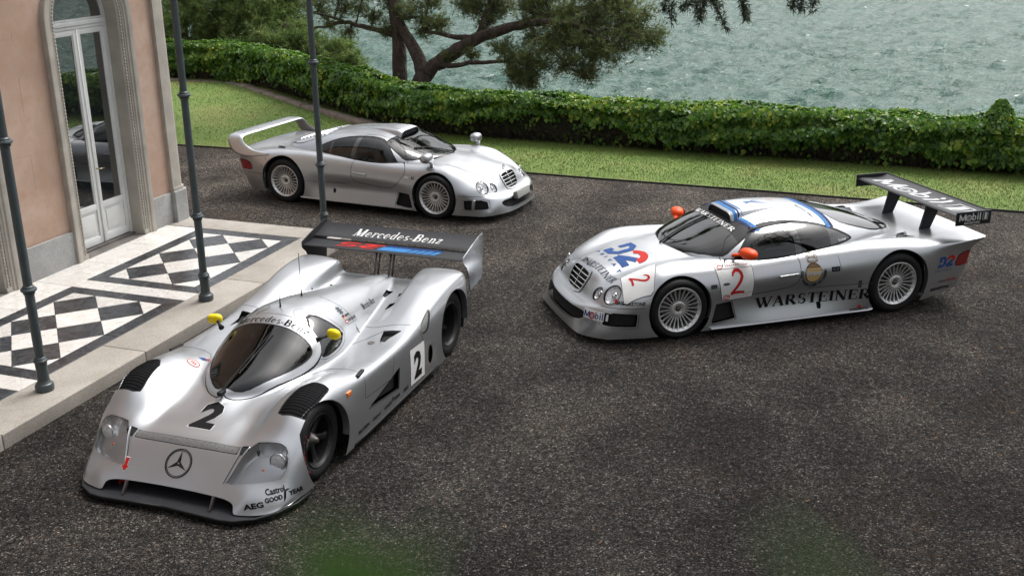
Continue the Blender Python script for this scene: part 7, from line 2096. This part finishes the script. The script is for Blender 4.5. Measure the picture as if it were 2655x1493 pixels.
    press("sponsor_word", fit(text2d("becker", 1, 0, .01), 0, .12, -.014, .014), (-2.02, 0, .850), (-1, 0, 0), (0, 0, 1), dr, SL, m_inkw, car)
    # bonnet (read from the front: right is +y, up is -x)
    top = lambda nm, vf, x, y, m, lift=.003: press(nm, vf, (x, y, 2), (0, 1, 0), (-1, 0, 0), (0, 0, -1), BV, m, car, lift)
    wd = fit(serif("WARSTEINER", .0, 1, .05), -.22, .56, -.045, .045); V2, F2 = wd; V2 = np.c_[V2[:, 0], V2[:, 1] + .10*(V2[:, 0] - .17)]
    press("bonnet_lettering", (V2, F2), (.64, .02, 2), (0, 1, 0), (-1, 0, 0), (0, 0, -1), BV, m_inkgrey, car)
    V2, F2 = sc(bl, .40, -.27, -.15, .05); top("bonnet_sponsor", (V2, F2), .28, .05, m_inkb); V2, F2 = sc(rd, .40, -.27, -.15, .05); top("bonnet_sponsor_red", (V2, F2), .28, .05, m_inkr, .004)
    top("bonnet_sponsor_word", fit(text2d("PRIVAT", 1, 0, .02, 'LEFT', 2.6), -.30, .37, -.022, .022), .485, .05, m_inkb)
    # number panel on the left front wing
    q = [(.545,.60),(.20,.615),(.17,.66),(.30,.925),(.34,.935),(.58,.885),(.61,.86)]
    dd = (.12, -.55, -.62)
    top("wing_number_panel_edge", poly2d([(y - .77, -(x - .39)) for x, y in [(.39 + (a-.39)*1.03, .77 + (b_-.77)*1.03) for a, b_ in q]]), .39, .77, m_ink, .0025)
    top("wing_number_panel", poly2d([(y - .77, -(x - .39)) for x, y in q]), .39, .77, m_inkw, .0038)
    V2, F2 = two; top("wing_start_number", (np.c_[V2[:, 0]*.60 + .25*V2[:, 1], V2[:, 1]*.72], F2), .40, .765, m_inkr, .006)
    # bumper: oil maker's word
    dF = (-.72, -.68, -.1)
    axx = np.array([-.68, .72, 0]); o0 = np.array([.865, .725, .285])
    blue = join2d(oilword()); Vb, Fb = fit(blue, -.165, .085, -.036, .040)
    press("bumper_plaque", rect2d(-.175, -.046, .095, .05), o0, axx, (0, 0, 1), dF, BV, m_inkw, car, .003); press("bumper_lettering", (Vb, Fb), o0, axx, (0, 0, 1), dF, BV, m_inkb, car, .0045)
    press("bumper_letter_red", ring2d(-.054, -.005, .029, .030, .013), o0, axx, (0, 0, 1), dF, BV, m_inkr, car, .006)
    press("bumper_plaque_dark", rect2d(.095, -.046, .165, .05), o0, axx, (0, 0, 1), dF, BV, m_ink, car, .003); press("bumper_numeral", fit(text2d("1", 1, 0, .02), .118, .142, -.032, .036), o0, axx, (0, 0, 1), dF, BV, m_inkw, car, .0045)
    # windscreen band and roof
    Wt = fit(serif("WARSTEINER", 0, 1, .06), -.47, .47, -.034, .034)
    press("windscreen_lettering", Wt, (-.875 + .462, 0, .965 + .525), (0, 1, 0), (-.75, 0, .66), (-.66, 0, -.75), _far(BV), m_inkw, car, .004)
    def roof_stripe(nm, pts, m, w, lift): top(nm, stroke2d([(y, -x) for x, y in pts], w), 0, 0, m, lift)
    for sd in (1, -1):
        roof_stripe("roof_stripe", [(-1.005, sd*.29), (-1.03, sd*.42), (-1.075, sd*.60)], m_inklb, .045, .003); roof_stripe("roof_stripe", [(-.965, sd*.29), (-.99, sd*.44), (-1.025, sd*.60)], m_inkdb, .035, .003)
    roof_stripe("roof_stripe", [(-1.94, -.62), (-1.93, -.3), (-1.925, 0), (-1.93, .3), (-1.94, .62)], m_inklb, .05, .003); roof_stripe("roof_stripe", [(-1.995, -.60), (-1.985, -.3), (-1.98, 0), (-1.985, .3), (-1.995, .60)], m_inkdb, .045, .003)
    sc_o = [o for o in car.children if o.name.startswith("roof_scoop")][0]; SB = BVHTree.FromPolygons([tuple(v.co) for v in sc_o.data.vertices], [tuple(p.vertices) for p in sc_o.data.polygons])
    for x0, m, w in ((-.955, m_inklb, .045), (-1.0, m_inkdb, .030), (-1.04, m_inklb, .02)): press("scoop_stripe", stroke2d([(y, 0) for y in np.linspace(-.285, .285, 30)], w), (x0, 0, 2), (0, 1, 0), (-1, 0, 0), (0, 0, -1), SB, m, car, .003)
    # fine print on the roof: rows of signatures and results
    L = []
    for k in range(8): L.append(fit(text2d(("30.06.97 A1 Ring", "Suzuka", "Donington", "Spielberg", "Mugello", "Sebring", "Laguna Seca", "Silverstone")[k], 1, 0, 0), .33, .33 + .12 + .02*(k % 3), 1.18 + k*.045, 1.198 + k*.045))
    V2, F2 = join2d(L); top("roof_print", (V2, F2), 0, 0, m_inkgrey, .0035)
    Lp = fit(text2d("Mercedes AMG", 1, 0, .01), -.42, -.02, 1.80, 1.835); top("roof_print", Lp, 0, .5, m_inkgrey, .0035)
    top("roof_round_mark", disc2d(0, 0, .06, .045), -1.62, -.16, simple("copper_print", (.42, .14, .06), .5), .0035)
    press("scoop_print", join2d([stroke2d([(-.06 + .02*k, -.12), (.05 - .03*k, .14 - .02*k)], .008) for k in range(6)]), (-1.33, 0, 2), (0, 1, 0), (-1, 0, 0), (0, 0, -1), BVHTree.FromPolygons([tuple(v.co) for v in sc_o.data.vertices], [tuple(p.vertices) for p in sc_o.data.polygons]), m_inklb, car, .003)
race_extras(race, BV_race)

# ================================================================== prototype lettering
def star(r, wgt=.012):
    L = [ring2d(0, 0, r, r, wgt*.7), ring2d(0, 0, r*.90, r*.90, wgt*.45)]
    for k in range(3):
        a = R(90 + 120*k); t = np.array([math.cos(a), math.sin(a)])*r*.87; s = np.array([-math.sin(a), math.cos(a)])
        for sg in (1, -1):
            b1 = np.array([math.cos(a + sg*R(60)), math.sin(a + sg*R(60))])*r*.155; e = s*sg*.0018
            L.append(poly2d([tuple(e*.8 + t*.05), tuple(b1*.95 + e), tuple(t)]) if sg > 0 else poly2d([tuple(t), tuple(b1*.95 + e), tuple(e*.8 + t*.05)]))
    return join2d(L)
def proto_marks(car, BV):
    top = lambda nm, vf, x, y, m, lift=.003: press(nm, vf, (x, y, 2), (0, 1, 0), (-1, 0, 0), (0, 0, -1), BV, m, car, lift)
    SL = _side(BV, 1)
    two = text2d("2", 1, 0, .045)
    top("start_number_edge", fit(two, -.113, .113, -.165, .165), .185, .01, m_inkw, .0025); top("start_number", fit(two, -.106, .106, -.159, .159), .185, .01, m_ink, .004)
    nd = np.array([-.70, 0, -.71]); au = np.array([-.71, 0, .70])
    press("nose_star", star(.115), (.628 + .7, 0, .288 + .71), (0, 1, 0), au, nd, _far(BV), m_ink, car, .003)
    arr = poly2d([(-.016,.055),(.016,.055),(.016,-.01),(.034,-.01),(0,-.055),(-.034,-.01),(-.016,-.01)])
    press("tow_arrow_edge", xf(arr, 1.15), (.68 + .7, -.46, .225 + .71), (0, 1, 0), au, nd, _far(BV), m_inkw, car, .0025); press("tow_arrow", arr, (.68 + .7, -.46, .225 + .71), (0, 1, 0), au, nd, _far(BV), m_inkr, car, .004)
    # left front corner
    dF = np.array([-.62, -.74, -.25]); dF /= np.linalg.norm(dF); axx = np.array([-.766, .642, 0])
    def corner(nm, vf, P): press(nm, vf, np.array(P) - dF*.5, axx, (0, 0, 1), dF, _far(BV, .3), m_ink, car, .003)
    corner("corner_lettering", fit(text2d("AEG", 1, 0, .045), -.070, .070, -.022, .022), (.755, .735, .118))
    corner("corner_lettering", join2d([fit(text2d("GOOD", 1, 0, .05), -.165, -.025, -.020, .018), fit(text2d("YEAR", 1, 0, .05), .03, .165, -.014, .024), poly2d([(-.02,-.045),(.0,-.02),(.012,.03),(.05,.042),(.02,.048),(-.006,.03),(-.016,-.01)])]), (.555, .885, .137))
    corner("corner_lettering", fit(text2d("Castrol", 1, 0, .03), -.075, .075, -.024, .026), (.60, .83, .19))
    # flank
    side = lambda nm, vf, x, z, m, lift=.003: press(nm, vf, (x, 0, z), (-1, 0, 0), (0, 0, 1), (0, -1, 0), SL, m, car, lift)
    side("number_panel", poly2d([(-.155,.19),(.160,.175),(.155,-.175),(-.165,-.165)]), -1.735, .305, m_inkw, .003)
    side("start_number", fit(two, -.085, .085, -.135, .135), -1.735, .305, m_ink, .0045)
    for vf in (fit(text2d("BILSTEIN", 1, 0, .03), 0, .20, -.016, .016), fit(text2d("Castrol", 1, 0, .02), .265, .42, -.018, .02), fit(text2d("GOOD", 1, 0, .04), .50, .64, -.016, .016), fit(text2d("YEAR", 1, 0, .04), .69, .83, -.012, .02), poly2d([(.645,-.03),(.66,0),(.67,.03),(.70,.035),(.675,.04),(.655,.02)]), fit(text2d("AEG", 1, 0, .03), .90, 1.01, -.018, .02)):
        side("sill_lettering", vf, -.50, .165, m_ink)
    # engine cover flank
    mbz = fit(serif("Mercedes-Benz", .1, 1, .05), 0, .34, -.034, .034)
    d2 = np.array([0, -.7, -.7]); press("cover_lettering", mbz, (-1.93, 1.0, 1.40), (-1, 0, 0), (0, -.7, .7), d2, _far(BV, .3), m_ink, car)
    press("driver_names", join2d([fit(text2d("J.MASS", 1, 0, .02), .05, .16, .012, .042), fit(text2d("K.WENDLINGER", 1, 0, .02), .05, .255, -.038, -.008), rect2d(.0, -.056, .255, -.053)]), (-1.43, 1.0, 1.38), (-1, 0, 0), (0, -.7, .7), d2, _far(BV, .3), m_ink, car)
    for k, (m, h0, h1) in enumerate(((m_ink, .032, .046), (m_inkr, .018, .032), (m_gold, .004, .018), (m_inkr, -.018, -.006), (m_inkw, -.030, -.018), (m_inkr, -.042, -.030))):
        press("driver_flag", rect2d(0, h0, .036, h1), (-1.43, 1.0, 1.38), (-1, 0, 0), (0, -.7, .7), d2, _far(BV, .3), m, car)
    sun_ = [disc2d(0, 0, .026, .04)] + [xf(rect2d(.028, -.006, .05, .006), 1, 1.2, 0, 0, k*math.pi/4) for k in range(8)]
    press("cover_emblem", join2d(sun_), (-1.47, 1.0, 1.52), (-1, 0, 0), (0, -.7, .7), d2, _far(BV, .3), m_inkgrey, car)
    press("small_marks", join2d([ring2d(0, 0, .02, .026, .008), disc2d(.055, .01, .010, .016), rect2d(-.07, -.02, -.03, -.008)]), (-1.20, 1.0, 1.24), (-1, 0, 0), (0, -.7, .7), d2, _far(BV, .3), m_ink, car)
    # windscreen band
    mb2 = fit(serif("Mercedes-Benz", .12, 1, .06), -.36, .36, -.038, .038)
    V2, F2 = mb2; V2 = np.c_[V2[:, 0], V2[:, 1] - .35*V2[:, 0]**2]
    press("windscreen_lettering", (V2, F2), (-.865 + .62, 0, .945 + .78), (0, 1, 0), (-.78, 0, .62), (-.62, 0, -.78), _far(BV), m_ink, car, .006)
    # scrutineering marks by the windscreen, right side
    top("scrutineer_disc", disc2d(0, 0, .05, .045), -.43, -.56, m_inkw); top("scrutineer_ring", ring2d(0, 0, .05, .045, .008), -.43, -.56, m_inkr, .004); top("scrutineer_mark", fit(text2d("m", 1, 0, .03), -.025, .025, -.02, .02), -.43, -.56, m_inkr, .004)
    top("club_mark", poly2d([(-.04,-.02),(.0,.02),(.05,.0),(.01,-.03)]), -.58, -.56, m_inkb); top("club_mark", poly2d([(.0,.0),(.03,.02),(.05,-.02)]), -.59, -.55, m_inkr, .004)
    # wing words
    ch = {o.name.split('.')[0]: o for o in car.children}
    def ob(nm): o = ch[nm]; return BVHTree.FromPolygons([tuple(v.co) for v in o.data.vertices], [tuple(p.vertices) for p in o.data.polygons])
    fb, mbv = ob("wing_flap"), ob("main_wing")
    wt = lambda nm, vf, x, y, m, bv, lift=.003: press(nm, vf, (x, y, 2), (0, 1, 0), (-1, 0, 0), (0, 0, -1), bv, m, car, lift, .05)
    wt("flap_lettering", fit(serif("Mercedes-Benz", .2, 1, .06), -.53, .53, -.072, .072), -3.455, .02, m_inkw, fb)
    S = [stroke2d([(.50,.88),(.06,.88),(.0,.70),(.06,.50),(.40,.50),(.46,.32),(.40,.10),(-.04,.10)], .17), stroke2d([(1.25,.88),(.62,.88)], .17), stroke2d([(.98,.80),(.74,.42),(.74,.20),(.84,.08),(1.12,.08)], .17), rect2d(.55, .40, 1.16, .56)]
    V2, F2 = fit(join2d(S), -.62, -.10, -.075, .085); wt("wing_mark_red", (np.c_[V2[:, 0] + .25*V2[:, 1], V2[:, 1]], F2), -3.205, .03, m_inkr, mbv)
    bars = [rect2d(-.08, .045, .58, .09)]; wt("wing_mark_blue", (lambda v, f: (np.c_[v[:, 0] + .25*v[:, 1], v[:, 1]], f))(*join2d(bars)), -3.205, .03, m_inkdb, mbv); 
    lb = [poly2d([(-.10,-.085),(.24,-.085),(.25,.042),(-.09,.042)])] + [poly2d([(.26 + k*.085, -.085), (.32 + k*.085, -.085), (.335 + k*.085, .042), (.275 + k*.085, .042)]) for k in range(4)]
    wt("wing_mark_light_blue", (lambda v, f: (np.c_[v[:, 0] + .25*v[:, 1], v[:, 1]], f))(*join2d(lb)), -3.205, .03, m_inklb, mbv)
    wt("wing_lettering", fit(text2d("SPORT-TECHNIK", 1, .2, .03), -.05, .56, .052, .084), -3.205, .04, m_inkb, mbv, .0045)
    # tyre wall print on the left front wheel
proto_marks(proto, BV_c11)
# ================================================================== tall shrub under the balcony; a few leaf tips rise into the view out of focus
m_fleaf, nt, b = new_mat("shrub_leaf")
c = nt.mix(nt.rng(nt.noise(nt.coord(), 40, 3), .3, .7, 0, 1), (.028, .075, .010), (.05, .12, .015))
nt.l.new(c, b.inputs['Base Color']); b.inputs['Roughness'].default_value = .45
tr = nt.new("ShaderNodeBsdfTranslucent"); nt.l.new(c, tr.inputs['Color']); ms = nt.new("ShaderNodeMixShader"); ms.inputs[0].default_value = .35
nt.l.new(b.outputs[0], ms.inputs[1]); nt.l.new(tr.outputs[0], ms.inputs[2]); nt.l.new(ms.outputs[0], nt.n['Material Output'].inputs[0])
def shrub():
    root = empty("tall_shrub", (0, .12, 0)); tag(root, "blurred green leaf tips of a shrub close in front at the bottom edge", "shrub")
    o3 = np.array([0, .12, 0])
    def leaf(base, tip, wd, nrm):
        base, tip, nrm = (np.array(q, float) for q in (base, tip, nrm)); t = tip - base; s = np.cross(t, nrm); s /= np.linalg.norm(s)
        n = 9; V = []; F = []
        for k in range(n):
            u = k/(n-1); w = wd*math.sin(math.pi*min(1, u*.93 + .07))**.8; cpt = base + t*u - np.array([0, 0, .12*np.linalg.norm(t)*u*u])
            V += [cpt - s*w, cpt + nrm*w*-.18, cpt + s*w]
        for k in range(n-1): F += [(3*k, 3*k+1, 3*k+4, 3*k+3), (3*k+1, 3*k+2, 3*k+5, 3*k+4)]
        return V, F
    mbs = MB()
    stems = [np.array([(.01, .14, 0), (.03, .10, 1.4), (-.03, .15, 2.8), (-.02, .09, 4.24), (-.013, .063, 4.321)]), np.array([(.02, .14, 0), (.06, .16, 1.5), (.02, .12, 3.0), (.035, .10, 4.26), (.0262, .066, 4.321)])]
    for P in stems: mbs.tube(resample(np.array(chaikin(list(P - o3), 2)), .05), .0014, 6)
    mbs.build("stem", m_twig, root, smooth=True)
    LV = [((-0.013, 0.0631, 4.3224), (-0.011, 0.0629, 4.3309), 0.0039), ((-0.0099, 0.0653, 4.3199), (-0.0089, 0.065, 4.3279), 0.0036), ((-0.0092, 0.0763, 4.3148), (-0.0052, 0.0791, 4.3229), 0.0008), ((0.0256, 0.066, 4.3217), (0.0176, 0.0682, 4.3281), 0.0008), ((0.0277, 0.0653, 4.3196), (0.0222, 0.0672, 4.3252), 0.0006)]
    for bs, tp, w in LV:
        mb = MB(); mb.add(*leaf(np.array(bs) - o3, np.array(tp) - o3, w, (0, -.5, .85))); mb.build("leaf", m_fleaf, root, smooth=True)
    for P in stems:
        for k in range(60):
            z = .3 + 3.75*rng.random(); x = np.interp(z, P[:, 2], P[:, 0]); y = np.interp(z, P[:, 2], P[:, 1]); a = rng.random()*6.28
            bs = np.array([x, y, z]) - o3; mb = MB(); mb.add(*leaf(bs, bs + np.array([math.cos(a)*.035, math.sin(a)*.035, .01]), .008, (0, 0, 1))); mb.build("leaf", m_fleaf, root, smooth=True)
shrub()
